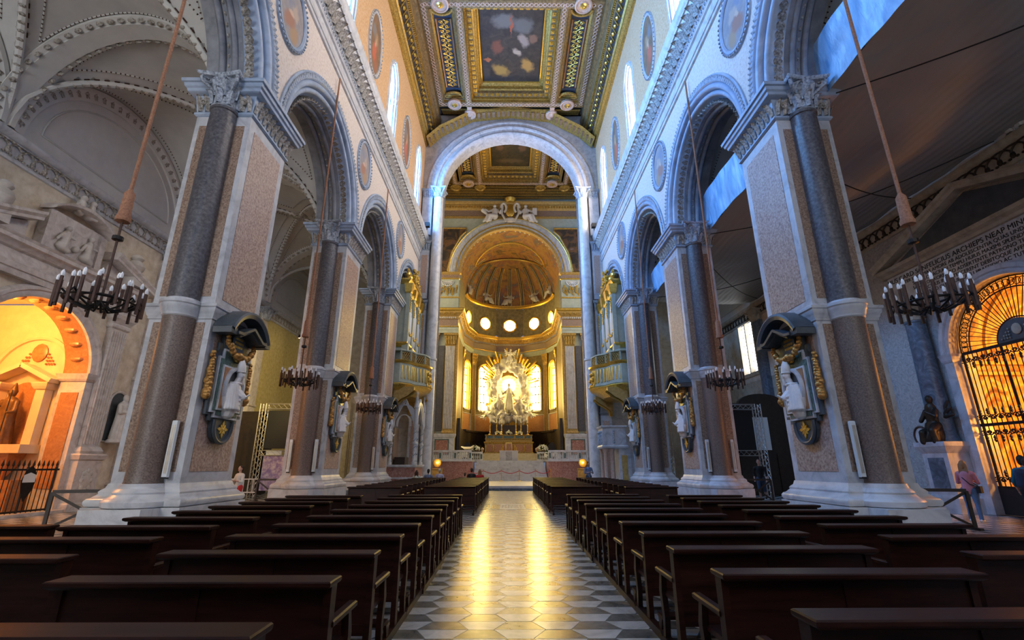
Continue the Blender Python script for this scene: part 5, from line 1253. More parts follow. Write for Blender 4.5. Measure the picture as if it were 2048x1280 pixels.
def seated(mb, e, sc=1.0):
    c = lambda a, b, r0, r1: mb.capsule(Vector(a) * sc, Vector(b) * sc, r0 * sc, r1 * sc)
    c((0, 0, .25), (0, 0, .85), .28, .22); mb.ball(Vector((0, -.03, 1.2)) * sc, .15 * sc); c((0, 0, .95), (0, -.02, 1.08), .09, .08)
    c((e * -.1, -.1, .25), (e * .35, -.3, .2), .2, .16); c((e * .35, -.3, .2), (e * .6, -.3, -.35), .15, .1); c((e * .1, -.1, .25), (e * .55, -.15, .15), .2, .15); c((e * .55, -.15, .15), (e * .9, -.2, -.3), .14, .09)
    c((e * -.24, 0, .85), (e * -.45, -.1, .5), .1, .08); c((e * -.45, -.1, .5), (e * -.5, -.2, .75), .07, .05); c((e * .24, 0, .85), (e * .5, -.1, .65), .1, .08); c((e * .5, -.1, .65), (e * .75, -.15, .85), .07, .06)
    for k in range(5): c((e * (.1 + .12 * k), -.25, .3), (e * (.3 + .13 * k), -.28, -.3), .09, .07)
for e in (-1, 1):
    t = thing('crown_figure', 'white stone figure %s seated on the apse arch crown' % ('with a sheaf' if e < 0 else 'with a tablet'), 'statue', (e * 1.75, YA - .4, 27.9))
    q = MB(); seated(q, e, 1.35)
    if e > 0: q.box(.75, 1.25, -.3, -.1, .5, 1.3)
    else: q.capsule((-.9, -.2, .6), (-1.3, -.2, 1.0), .15, .25)
    fuse(q, 'figure', 'bust_marble', t, .05, 2)
# ------------------------------------------------------------------ apse walls
angs = [-90, -54, -18, 18, 54, 90]
def face(i, r=5.62):
    A = Vector(R5(angs[i], r)); B = Vector(R5(angs[i + 1], r)); d = (B - A); w = d.length; d /= w; n = Vector((-d.y, d.x)); n = n if n.dot(Vector((0, 53.5)) - A) > 0 else -n
    return (lambda u, z, dd: (A.x + d.x * (u + w / 2) + n.x * -dd, A.y + d.y * (u + w / 2) + n.y * -dd, z)), w
lw = MB(); up = MB()
for s in (-1, 1):
    for mbx, z0, z1 in ((lw, 2, 14.7), (up, 17.3, AZ)):
        mbx.add([(s * AR, YA, z0), (s * AR, 53.5, z0), (s * AR, 53.5, z1), (s * AR, YA, z1)], [(0, 1, 2, 3)])
nw = 20
for i in range(5):
    F, w = face(i)
    if i == 2: lw.add([F(-w / 2, 2, 0), F(w / 2, 2, 0), F(w / 2, 14.7, 0), F(-w / 2, 14.7, 0)], [(0, 1, 2, 3)])
    else: holed(lw, F, -w / 2, w / 2, 2, 14.7, 0, .74, 12.65, 7.9)
    # oculus: ring of quads around a round hole
    n = 24; zc = 18.95; ro = .72
    sq = []
    for k in range(n):
        a = 2 * pi * k / n; c_, s_ = cos(a), sin(a); m_ = max(abs(c_) / (w / 2), abs(s_) / ((AZ - 17.3) / 2)); sq.append((c_ / m_, 19.4 + s_ / m_))
    up.skin([[F(ro * cos(2 * pi * k / n), zc + ro * sin(2 * pi * k / n), 0) for k in range(n)], [F(x, z, 0) for x, z in sq]], cap=False)
    o = sgroup('window_%d' % nw); nw += 1
    q = MB(); q.skin([[F((ro + r) * cos(2 * pi * k / 28), zc + (ro + r) * 1.0 * sin(2 * pi * k / 28), d) for r, d in ((-.02, .5), (0, .1), (.0, -.06), (.1, -.12), (.2, -.06), (.24, 0))] for k in range(28)], closed=False, closed_path=True); q.build('oculus_frame', 'gold', o)
    MB().add([F(ro * cos(2 * pi * k / 24), zc + ro * sin(2 * pi * k / 24), .4) for k in range(24)], [tuple(range(24))]).build('pane', 'glass_apse', o, False)
    q = MB()
    for k in range(8):
        a = k * pi / 4; L1 = .66 if k % 2 == 0 else .55
        q.add([F(.17 * cos(a + .5), zc + .17 * sin(a + .5), .3), F(L1 * cos(a), zc + L1 * sin(a), .3), F(.17 * cos(a - .5), zc + .17 * sin(a - .5), .3)], [(0, 1, 2)])
    q.build('star_tracery', 'gold_dark', o, False, 'stuff')
    if i != 2:
        o = sgroup('window_%d' % nw); nw += 1
        q = MB(); arch_sweep(q, F, 0, .74, 12.65, [(.32, 0), (.3, -.1), (.2, -.14), (.1, -.1), (0, 0), (-.03, .6)], 18, zbase=7.9); q.build('window_frame', 'gold', o)
        q = MB(); q.add([F(-.8, 7.75, -.15), F(.8, 7.75, -.15), F(.8, 7.95, -.1), F(-.8, 7.95, -.1), F(.8, 7.95, .6), F(-.8, 7.95, .6)], [(0, 1, 2, 3), (3, 2, 4, 5)]); q.build('window_sill', 'marble_white', o, False)
        for c0 in (-.72, -.24, .24):
            P = [(c0, 7.95), (c0 + .47, 7.95)] + [(x, 12.65 + math.sqrt(max(.0, .72 ** 2 - x * x))) for x in (c0 + .47, c0 + .235, c0)]
            MB().add([F(x, z, .5) for x, z in P], [tuple(range(5))]).build('pane', 'glass_apse', o, False)
        q = MB()
        for z in (8.9, 9.9, 10.9, 11.9, 12.75): q.bar(F(-.72, z, .42), F(.72, z, .42), .1)
        for x in (-.24, .24): q.bar(F(x, 7.95, .42), F(x, 13.2, .42), .1)
        q.build('glazing_bars', 'iron', o)
        MB().add([F(-1.2, 5.4, -.03), F(1.2, 5.4, -.03), F(1.2, 7.3, -.03), F(-1.2, 7.3, -.03)], [(0, 1, 2, 3)]).build('dado_panel', 'orange_marble', aw, False)
        q = MB(); q.tube([F(-1.25, 5.35, -.05), F(1.25, 5.35, -.05), F(1.25, 7.35, -.05), F(-1.25, 7.35, -.05)], .07, 6, closed=True); q.build('dado_frame', 'marble_white', aw)
for a in angs:
    x, y = R5(a, 5.45); p = MB(); ca = rad(a)
    T = Matrix.Translation((x, y, 0)) @ Matrix.Rotation(-ca, 4, 'Z')
    p.box(-.38, .38, -.1, .25, 4.9, 13.5); 
    for k in range(4): p.tube([(-.24 + k * .16, -.11, 5.3), (-.24 + k * .16, -.11, 13.3)], .05, 6)
    p.xf(T).build('apse_pilaster', 'gold_paint', aw, False)
    p = MB(); p.rect_loft(-.38, .38, -.1, .25, [(13.5, 0), (13.6, .03), (14.5, .14), (14.7, .18)])
    for k in range(3):
        for zz in (13.62, 14.0): p.leaf((-.25 + k * .25, -.12, zz), (0, -1, 0), (0, -.1, 1), .26, .5, .6, 4)
    p.xf(T).build('apse_capital', 'gold_dark', aw)
lw.build('apse_wall', 'apse_stone', aw, False); up.build('apse_drum', 'drum_stone', aw, False)
# half dome
cd = sgroup('ceiling_apse'); n = 40; m_ = 16; DR = 5.5
vs = []
for j in range(m_ + 1):
    for i in range(n + 1):
        th = -pi / 2 + pi * i / n; ph = (pi / 2) * j / m_; vs.append((DR * cos(ph) * sin(th), 53.5 + DR * cos(ph) * cos(th), AZ + DR * sin(ph)))
MB().add(vs, [(j * (n + 1) + i, j * (n + 1) + i + 1, (j + 1) * (n + 1) + i + 1, (j + 1) * (n + 1) + i) for j in range(m_) for i in range(n)]).build('half_dome', 'fresco_dome', cd)
MB().skin([[(AR * cos(pi * k / 30), y, AZ + AR * sin(pi * k / 30)) for k in range(31)] for y in (YA, 50.5, 53.5)], closed=False).build('apse_barrel', 'fresco_dome', cd)
for k in range(11):
    th = -pi / 2 + pi * (k + .0) / 10
    P = [Vector((DR * .985 * cos(ph) * sin(th), 53.5 + DR * .985 * cos(ph) * cos(th), AZ + DR * .985 * sin(ph))) for ph in [pi / 2 * .62 * j / 12 for j in range(13)]]
    q = MB(); q.tube(P, .12, 6); q.build('dome_rib', 'rib_grey', cd)
    q = MB(); sd = Vector((cos(th), -sin(th), 0))
    for e in (-1, 1): q.tube([p + sd * .24 * e for p in P], .05, 5)
    q.build('gilt_rib_edge', 'gold', cd)
q = MB(); Pm = [(4.2 * sin(a) * 1.0, 51.2 - 2.2 * cos(a) * 1.0 + 1.6, 0) for a in [2 * pi * k / 40 for k in range(40)]]
def dz(x, y):
    r2 = DR * DR * .96 - x * x - (max(0, y - 53.5)) ** 2; return AZ + math.sqrt(max(.2, r2))
q.tube([(x, y, dz(x, y) - .02) for x, y, z in Pm], .13, 6, closed=True); q.build('picture_moulding', 'gold', cd)
for k in range(5):
    th = rad(-72 + 36 * k); t = Vector((DR * .95 * sin(th), 53.5 + DR * .95 * cos(th), AZ + .1)); q = MB(); seated(q, 1 if k % 2 else -1, 1.15); 
    o = fuse(q, 'stucco_figure', 'stone_statue', cd, .06, 2); o.location = t + Vector((0, 0, .45)); o.rotation_euler = (rad(-8), 0, -th)
ent(MB(), [R5(a, 5.5) for a in range(90, -91, -12)], [(0, 21.2), (.12, 21.22), (.2, 21.38), (.35, 21.45), (.35, 21.6), (0, 21.66)]).build('dome_cornice', 'gold', cd)
# ------------------------------------------------------------------ closing shell
sh = sgroup('wall_entrance')
MB().add([(-AX - .5, YB, 0), (AX + .5, YB, 0), (AX + .5, YB, 34.2), (-AX - .5, YB, 34.2)], [(0, 1, 2, 3)]).build('wall_face', 'plaster_nave', sh, False)
for nn, x0, m in ((30, -6.6, 'glass_facade_blue'), (34, 2.6, 'glass_facade_pale')):  # unseen glowing panes, added and coloured to tint the two arcades
    wf = sgroup('window_%d' % nn); MB().prism([(x0, 9), (x0 + 4, 9)] + [(x0 + 2 + 2 * cos(pi * k / 12), 20 + 2 * sin(pi * k / 12)) for k in range(13)], 'y', YB + .05, YB + .08).build('pane', m, wf, False)
    for k in range(5): MB().box(x0 + k - .06, x0 + k + .06, YB + .02, YB + .16, 9, 20.5).build('mullion', 'marble_grey', wf, False)
for s, st_, nn in ((-1, 11.0, 32), (1, 3.0, 33)):  # unseen glowing panes, added to brighten the aisles from behind
    w = sgroup('window_%d' % nn); MB().box(min(s * 9.8, s * 15.2), max(s * 9.8, s * 15.2), YB + .05, YB + .08, 3.5, 11.5).build('pane', glow('glass_entrance_%d' % nn, (.92, .95, 1.0), st_), w, False)
    for x in (9.8, 11.6, 13.4, 15.2): MB().box(s * x - .08, s * x + .08, YB + .02, YB + .16, 3.5, 11.5).build('mullion', 'marble_grey', w, False)
cl = sgroup('ceiling'); ZC = 32.2
MB().box(-8.2, 8.2, YB, YT + .1, 34.2, 34.4).build('roof_boards', 'ceiling_dark', cl, False)
for s in (-1, 1): MB().box(min(s * 8.4, s * (AX + .2)), max(s * 8.4, s * (AX + .2)), YB, YT + 1.2, 16.6, 16.8).build('aisle_roof', 'ceiling_dark', bpy.data.objects['ceiling_%s_aisle' % ('left' if s < 0 else 'right')], False)
def ring_row(mb, p, q, step=.31, r=.125, axis='z'):
    p = Vector(p); q = Vector(q); d = (q - p); L_ = d.length; d /= L_
    for k in range(int(L_ / step)):
        c = p + d * (step * (k + .5)); mb.tube([(c.x + r * cos(2 * pi * j / 9), c.y + r * sin(2 * pi * j / 9), c.z) for j in range(9)], .035, 4, closed=True)
def coffer(x0, x1, y0, y1, z, deep, inset, parent, mats=('ceiling_wood', 'gold_dark'), ros=True):
    """stepped frame of a deep coffer, rosettes on its ledge"""
    D, I = deep, inset
    MB().rect_loft(x0, x1, y0, y1, [(z, 0), (z + D * .16, 0), (z + D * .16, -I * .12), (z + D * .3, -I * .12)], cap=False).build('coffer_cornice', mats[1], parent, False)
    MB().rect_loft(x0, x1, y0, y1, [(z + D * .3, -I * .12), (z + D * .34, -I * .18), (z + D * .36, -I * .52), (z + D * .55, -I * .52)], cap=False).build('coffer_ledge', mats[0], parent, False)
    MB().rect_loft(x0, x1, y0, y1, [(z + D * .55, -I * .52), (z + D * .6, -I * .66), (z + D * .8, -I * .66), (z + D * .84, -I * .8), (z + D, -I)], cap=False).build('coffer_frame', mats[1], parent, False)
    if ros:
        q = MB(); w = I * .35; zz = z + D * .35
        def put(cx, cy):
            q.box(cx - w * .42, cx + w * .42, cy - w * .42, cy + w * .42, zz - .05, zz + .02); q.ball((cx, cy, zz - .07), (w * .26, w * .26, .07), 6, 4)
        m_ = I * .35; n = int((y1 - y0 - 2 * m_) / .46)
        for k in range(n + 1):
            for cx in (x0 + m_, x1 - m_): put(cx, y0 + m_ + (y1 - y0 - 2 * m_) * k / n)
        n = int((x1 - x0 - 2 * m_) / .46)
        for k in range(1, n):
            for cy in (y0 + m_, y1 - m_): put(x0 + m_ + (x1 - x0 - 2 * m_) * k / n, cy)
        q.build('rosettes', 'gold', parent, True, 'stuff')
        q = MB()
        for k in range(int((y1 - y0) / .15)):
            for cx in (x0 + I * .1, x1 - I * .1): q.box(cx - .04, cx + .04, y0 + .15 * k, y0 + .15 * k + .08, z + D * .14, z + D * .3)
        for k in range(int((x1 - x0) / .15)):
            for cy in (y0 + I * .1, y1 - I * .1): q.box(x0 + .15 * k, x0 + .15 * k + .08, cy - .04, cy + .04, z + D * .14, z + D * .3)
        q.build('dentils', 'gold_dark', parent, False, 'stuff')
def arabesque(x, y0, y1, w, z, parent):
    q = MB(); n = max(3, int((y1 - y0) / (w * .8))); h = (y1 - y0) / n
    for k in range(n):
        yc = y0 + h * (k + .5)
        for e in (-1, 1):
            for f in (-1, 1):
                P = [(x + e * (w * .22 + (w * .17) * (1 - j / 16) * cos(j * .6)), yc + f * (h * .22 + h * .2 * (1 - j / 16) * sin(j * .6)), z) for j in range(15)]
                q.tube(P, .035, 4)
            q.tube([(x, yc - h * .5, z), (x + e * w * .3, yc - h * .2, z), (x + e * w * .1, yc, z), (x + e * w * .32, yc + h * .25, z), (x, yc + h * .5, z)], .03, 4)
        q.ball((x, yc, z), (.07, .12, .04), 6, 4)
    q.build('arabesque', 'gold', parent, True, 'stuff')
def ceiling_bay(par, yc, hl, z, px, ph, canvas, label, xs, sidehw, rails, detail=True):
    """one bay: painting coffer, two long side panels, roundels"""
    xr = px + 1.0
    t = thing('ceiling_painting', label, 'painting', (0, yc, z))
    MB().box(-px, px, -ph, ph, 1.36, 1.4).build('canvas', canvas, t, False)
    f = MB(); f.rect_loft(-px, px, -ph, ph, [(1.36, .02), (1.28, .04), (1.26, .14), (1.34, .18)], cap=False); f.build('frame', 'gold', t, False)
    coffer(-xr, xr, yc - hl, yc + hl, z, 1.4, .95, par)
    for s in (-1, 1):
        x0, x1 = sorted((s * (xr + .62), s * (xs + sidehw)))
        coffer(x0, x1, yc - hl, yc + hl, z, .5, .3, par, ros=False)
        xm = (x0 + x1) / 2
        MB().box(x0 + .28, x1 - .28, yc - hl + .28, yc + hl - .28, z + .5, z + .54).build('side_panel', 'ceiling_blue', par, False)
        f = MB(); f.tube([(x0 + .42, yc - hl + 1.2, z + .46), (x1 - .42, yc - hl + 1.2, z + .46), (x1 - .42, yc + hl - 1.2, z + .46), (x0 + .42, yc + hl - 1.2, z + .46)], .06, 5, closed=True); f.build('panel_fillet', 'orange_marble', par)
        if detail: arabesque(xm, yc - hl + 1.3, yc + hl - 1.3, (x1 - x0) - .95, z + .46, par)
        for e in (-1, 1):
            r = MB(); c = (xm, yc + e * (hl + .3), 0)
            r.lathe([(.62, z + .05), (.62, z - .12), (.52, z - .16), (.48, z - .08), (.34, z - .06), (.3, z - .12)], c, 20); r.build('roundel', 'ceiling_pink', par)
            r = MB(); r.lathe([(.24, z - .06), (.24, z - .14), (.12, z - .18), (.1, z - .3), (0, z - .34)], c, 14); r.build('roundel_boss', 'gold', par)
            r = MB(); r.tube([(xm + .85 * cos(a) * .9, yc + e * (hl - .25) - e * .5 * sin(a), z + .3) for a in [pi * k / 12 for k in range(13)]], .12, 6); r.build('panel_end_arc', 'gold_dark', par)
    g = MB(); rl = MB()
    for x in rails:
        rl.box(x - .28, x + .28, yc - hl - .6, yc + hl + .6, z - .03, z + .4); ring_row(g, (x, yc - hl - .4, z - .05), (x, yc + hl + .4, z - .05))
    xw = max(rails)
    for e in (-1, 1):
        rl.box(-xw - .28, xw + .28, yc + e * (hl + .3) - .28, yc + e * (hl + .3) + .28, z - .028, z + .4); ring_row(g, (-xw, yc + e * (hl + .3), z - .05), (xw, yc + e * (hl + .3), z - .05))
    rl.build('rails', 'ceiling_wood', par, False, 'stuff'); g.build('guilloche', 'ceiling_pink', par, True, 'stuff')
XR = 3.62
ceiling_bay(cl, 29.5, 4.45, ZC, 2.42, 3.5, 'canvas_nave', 'large dark ceiling painting of robed figures in a deep gilt coffer over the nave', 5.6, .35, [-6.2, -3.73, 3.73, 6.2])
MB().box(-6.5, 6.5, YB, 24.5, ZC, ZC + .3).build('ceiling_boards', 'ceiling_wood', cl, False)
MB().box(-6.5, 6.5, 34.5, YT, ZC + .9, ZC + 1.1).build('ceiling_boards', 'ceiling_dark', cl, False)
q = MB()
for k in range(5): q.bar((-6.3, 35.1 + k * .3, ZC + .2 + k * .14), (6.3, 35.1 + k * .3, ZC + .2 + k * .14), .1, .1)
q.build('end_mouldings', 'gold_dark', cl, False, 'stuff')
for x in (-3.73, 3.73):
    r = MB(); r.lathe([(.55, ZC + .05), (.55, ZC - .1), (.42, ZC - .14), (.3, ZC - .08), (.12, ZC - .2), (0, ZC - .22)], (x, 35.5, 0), 18); r.box(x - .2, x + .2, 34.6, 36.6, ZC, ZC + .3); r.build('end_roundel', 'ceiling_pink', cl)
# sloping border along both walls and around the arch
for s in (-1, 1):
    L = [(7.8, 29.5), (7.62, 29.55), (7.62, 29.7), (7.45, 29.8), (7.45, 30.1), (7.35, 30.2), (7.05, 30.95), (6.95, 31.0), (6.95, 31.3), (6.8, 31.4), (6.72, 31.75), (6.5, 31.8), (6.5, ZC + .3)]
    for a, b, m in ((0, 5, 'gold_dark'), (5, 6, 'ceiling_dark'), (6, 12, 'ceiling_wood')):
        MB().skin([[(s * x, y, z) for x, z in L[a:b + 1]] for y in (YB, YT)], closed=False).build('border_moulding', m, cl, False)
    q = MB(); b = MB(); y = 20.0
    T = Vector((s * -.30, 0, .75)).normalized(); nn = Vector((-s * .75, 0, -.3)).normalized()
    while y < YT - .1:
        c = Vector((s * 7.2, y, 30.57)); q.bar(c - T * .3 + nn * .03 - Vector((0, .31, 0)), c + T * .3 + nn * .03 - Vector((0, .31, 0)), .12, .1, (0, 1, 0)); b.ball(c + nn * .06, (.14, .16, .14), 7, 5); y += .62
    q.build('modillion_bars', 'gold_dark', cl, False, 'stuff'); b.build('border_bosses', 'gold', cl, True, 'stuff')
    g = MB(); y = 20
    while y < YT - .1: g.ball((s * 7.52, y, 29.95), (.07, .05, .08), 5, 4); g.box(s * 6.88 - .05, s * 6.88 + .05, y, y + .08, 31.0, 31.3); y += .16
    g.build('border_beads', 'gold', cl, True, 'stuff')
oc = [(7.5, 29.4), (6.4, 30.55), (3.6, 32.2), (0, 32.65), (-3.6, 32.2), (-6.4, 30.55), (-7.5, 29.4)]
for a, b in zip(oc, oc[1:]):
    MB().add([(a[0], YT - 1.5, a[1] + .1), (b[0], YT - 1.5, b[1] + .1), (b[0] * .985, YT - .1, b[1] - .02), (a[0] * .985, YT - .1, a[1] - .02)], [(0, 1, 2, 3)]).build('arch_collar', 'gold_dark', cl, False)
    q = MB(); d = Vector((b[0] - a[0], 0, b[1] - a[1])); n = int(d.length / .45)
    for k in range(n):
        p = Vector((a[0], YT - .8, a[1] + .02)) + d * ((k + .5) / n); q.box(p.x - .13, p.x + .13, p.y - .35, p.y + .35, p.z - .06, p.z + .05)
    q.build('collar_panels', 'canvas_warm', cl, False, 'stuff')
# transept ceiling
ct = sgroup('ceiling_transept'); ZT = 30.9
ceiling_bay(ct, 40.9, 3.35, ZT, 2.0, 2.45, 'canvas_transept', 'dark ceiling painting with a golden glory seen through the triumphal arch', 5.2, .3, [-6.0, -3.32, 3.32, 6.0])
for s in (-1, 1):
    coffer(min(s * 6.3, s * 10.5), max(s * 6.3, s * 10.5), 37.9, 44.2, ZT, .9, .6, ct, ros=False); MB().box(min(s * 6.8, s * 10.3), max(s * 6.8, s * 10.3), 38.3, 43.9, ZT + .9, ZT + .95).build('side_canvas', 'canvas_dark', ct, False)
    for x in (3.32, 6.0):
        r = MB(); r.lathe([(.62, ZT + .05), (.62, ZT - .12), (.5, ZT - .16), (.4, ZT - .06), (.2, ZT - .1), (0, ZT - .2)], (s * x, 45.3, 0), 18); r.box(s * x - .25, s * x + .25, 44.3, 47, ZT, ZT + .3); r.build('end_roundel', 'gold_dark', ct)
MB().box(-11, 11, 44.6, YA, ZT + .3, ZT + .5).build('ceiling_boards', 'ceiling_wood', ct, False)
q = MB()
for k in range(6): q.bar((-11, 45.0 + k * .4, ZT + .25 - k * .1), (11, 45.0 + k * .4, ZT + .25 - k * .1), .16, .14)
q.build('end_mouldings', 'gold_dark', ct, False, 'stuff')
MB().box(-11, 11, YT + 1.2, 38.0, ZT, ZT + .4).build('ceiling_boards', 'ceiling_wood', ct, False)
# ------------------------------------------------------------------ pews
PW = 1.76
def make_pew():
    t = thing('church_pew', 'dark brown wooden church pew with a broad flat top rail and open armrests', 'pew', (0, 0, 0), 0, 'pews of the nave')
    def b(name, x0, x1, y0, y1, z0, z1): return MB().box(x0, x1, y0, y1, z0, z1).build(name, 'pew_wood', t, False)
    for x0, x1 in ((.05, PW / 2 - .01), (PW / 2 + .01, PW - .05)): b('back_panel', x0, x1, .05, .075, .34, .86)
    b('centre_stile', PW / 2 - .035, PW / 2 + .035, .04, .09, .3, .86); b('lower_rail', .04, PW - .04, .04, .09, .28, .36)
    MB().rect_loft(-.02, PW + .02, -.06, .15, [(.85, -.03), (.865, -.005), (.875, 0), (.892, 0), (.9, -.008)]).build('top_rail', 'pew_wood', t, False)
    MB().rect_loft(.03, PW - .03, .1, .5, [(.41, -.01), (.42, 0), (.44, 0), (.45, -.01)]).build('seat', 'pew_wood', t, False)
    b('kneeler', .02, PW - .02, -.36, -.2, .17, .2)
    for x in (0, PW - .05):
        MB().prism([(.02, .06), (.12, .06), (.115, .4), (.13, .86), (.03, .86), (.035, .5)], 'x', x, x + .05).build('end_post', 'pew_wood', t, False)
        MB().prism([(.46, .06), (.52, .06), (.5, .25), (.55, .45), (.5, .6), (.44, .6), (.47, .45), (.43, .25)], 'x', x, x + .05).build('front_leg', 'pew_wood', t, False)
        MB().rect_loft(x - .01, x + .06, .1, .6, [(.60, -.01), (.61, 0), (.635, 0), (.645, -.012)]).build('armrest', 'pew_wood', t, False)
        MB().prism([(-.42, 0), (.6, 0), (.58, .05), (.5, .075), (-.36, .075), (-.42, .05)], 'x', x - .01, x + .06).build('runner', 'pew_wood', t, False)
        MB().prism([(-.3, .07), (-.24, .07), (-.22, .18), (-.34, .18)], 'x', x + .02, x + .05).build('kneeler_bracket', 'pew_wood', t, False)
    return t
pew0 = make_pew(); spots = []
for s in (-1, 1):
    dx = lambda a: a if s > 0 else -a - PW
    off = 0 if s < 0 else .2
    for k in range(11): spots.append((dx(1.3), 2.38 + .985 * k + off))
    for k in range(9): spots.append((dx(3.72), 4.15 + .985 * k + (0 if s < 0 else .1)))
    for k in range(13): spots.append((dx(1.3), 17.25 + 1.0 * k))
    for k in range(13): spots.append((dx(3.8), 16.8 + 1.0 * k))
    for k in range(2): spots.append((dx(5.75), 5.2 + .985 * k + off))
spots[-2:] = []
for k, (x, y) in enumerate(spots):
    p = (x + random.uniform(-.02, .02), y, 0); r = random.gauss(0, .004)
    o = pew0 if k == 0 else dup(pew0, p, r)
    o.location = p; o.rotation_euler = (0, 0, r); inner = abs(x + PW / 2) < 3
    blk = 'nearest the chancel steps' if y > 15 else 'between the two tallest piers'
    o['label'] = 'dark wooden pew %s in the block %s' % ('lining the central aisle' if inner else 'off the central aisle', blk)
    o['group'] = '%s pews %s' % ('aisle-side' if inner else 'outer', blk)
# ------------------------------------------------------------------ chandeliers
def make_chandelier():
    t = thing('chandelier', 'black iron ring chandelier with brown candle tubes and white bulbs on a long rope', 'chandelier', (0, 0, 0), 0, 'rope-hung chandeliers of the nave')
    MB().tube([(0, 0, 6.55), (.02, .02, 11), (0, 0, 17.75)], .035, 8).build('rope', 'rope', t)
    MB().lathe([(.03, 6.75), (.09, 6.65), (.10, 6.2), (.13, 6.12), (.12, 6.05), (0, 6.03)], (0, 0, 0), 12).build('tassel', 'rope', t)
    MB().tube([(0, 0, 6.05), (0, 0, 4.45)], .022, 6).build('stem', 'rust_iron', t)
    MB().lathe([(.03, 5.75), (.09, 5.73), (.09, 5.66), (.03, 5.64)], (0, 0, 0), 10).build('collar', 'iron', t)
    for r_, z in ((.52, 4.42), (.27, 4.5)): MB().tube([(r_ * cos(2 * pi * k / 28), r_ * sin(2 * pi * k / 28), z) for k in range(28)], .022, 6, closed=True).build('hoop', 'iron', t)
    n = 0
    for k in range(12):
        a = 2 * pi * k / 12; o = Vector((cos(a), sin(a), 0)); z = Vector((0, 0, 1))
        MB().tube([z * 4.42, o * .2 + z * 4.28, o * .4 + z * 4.36, o * .56 + z * 4.5, o * .62 + z * 4.42], .02, 5).build('arm', 'iron', t)
    for r_, cnt, z0, h in ((.62, 18, 4.24, .48), (.38, 10, 4.3, .5)):
        for k in range(cnt):
            a = 2 * pi * (k + .3) / cnt + random.uniform(-.08, .08); x, y = r_ * cos(a), r_ * sin(a); d = random.uniform(-.05, .05)
            c = MB().tube([(x, y, z0 + d), (x, y, z0 + h + d)], .027, 6).build('candle_tube', 'rust_iron', t)
            MB().lathe([(.02, 0), (.032, .035), (.026, .08), (0, .125)], (x, y, z0 + h + d), 6).build('bulb', 'bulb', c)
    return t
ch0 = make_chandelier(); first = True
CL = {(-1, 8): 'before the orange-lit chapel portal', (-1, 16): 'before the pier by the ochre wall', (-1, 25): 'before the pier by the gothic throne', (1, 8): 'before the gated golden chapel', (1, 16): 'before the pier by the dark doorway', (1, 25): 'before the pier by the pulpit'}
for s in (-1, 1):
    for y in (8.25, 16.75, 25.4):
        p = (s * (WX - .13), y - .15, 0)
        o = ch0 if first else dup(ch0, p, random.uniform(0, 1))
        o.location = p; first = False; o['label'] = 'rope-hung iron chandelier with white bulbs ' + CL[(s, int(y))]
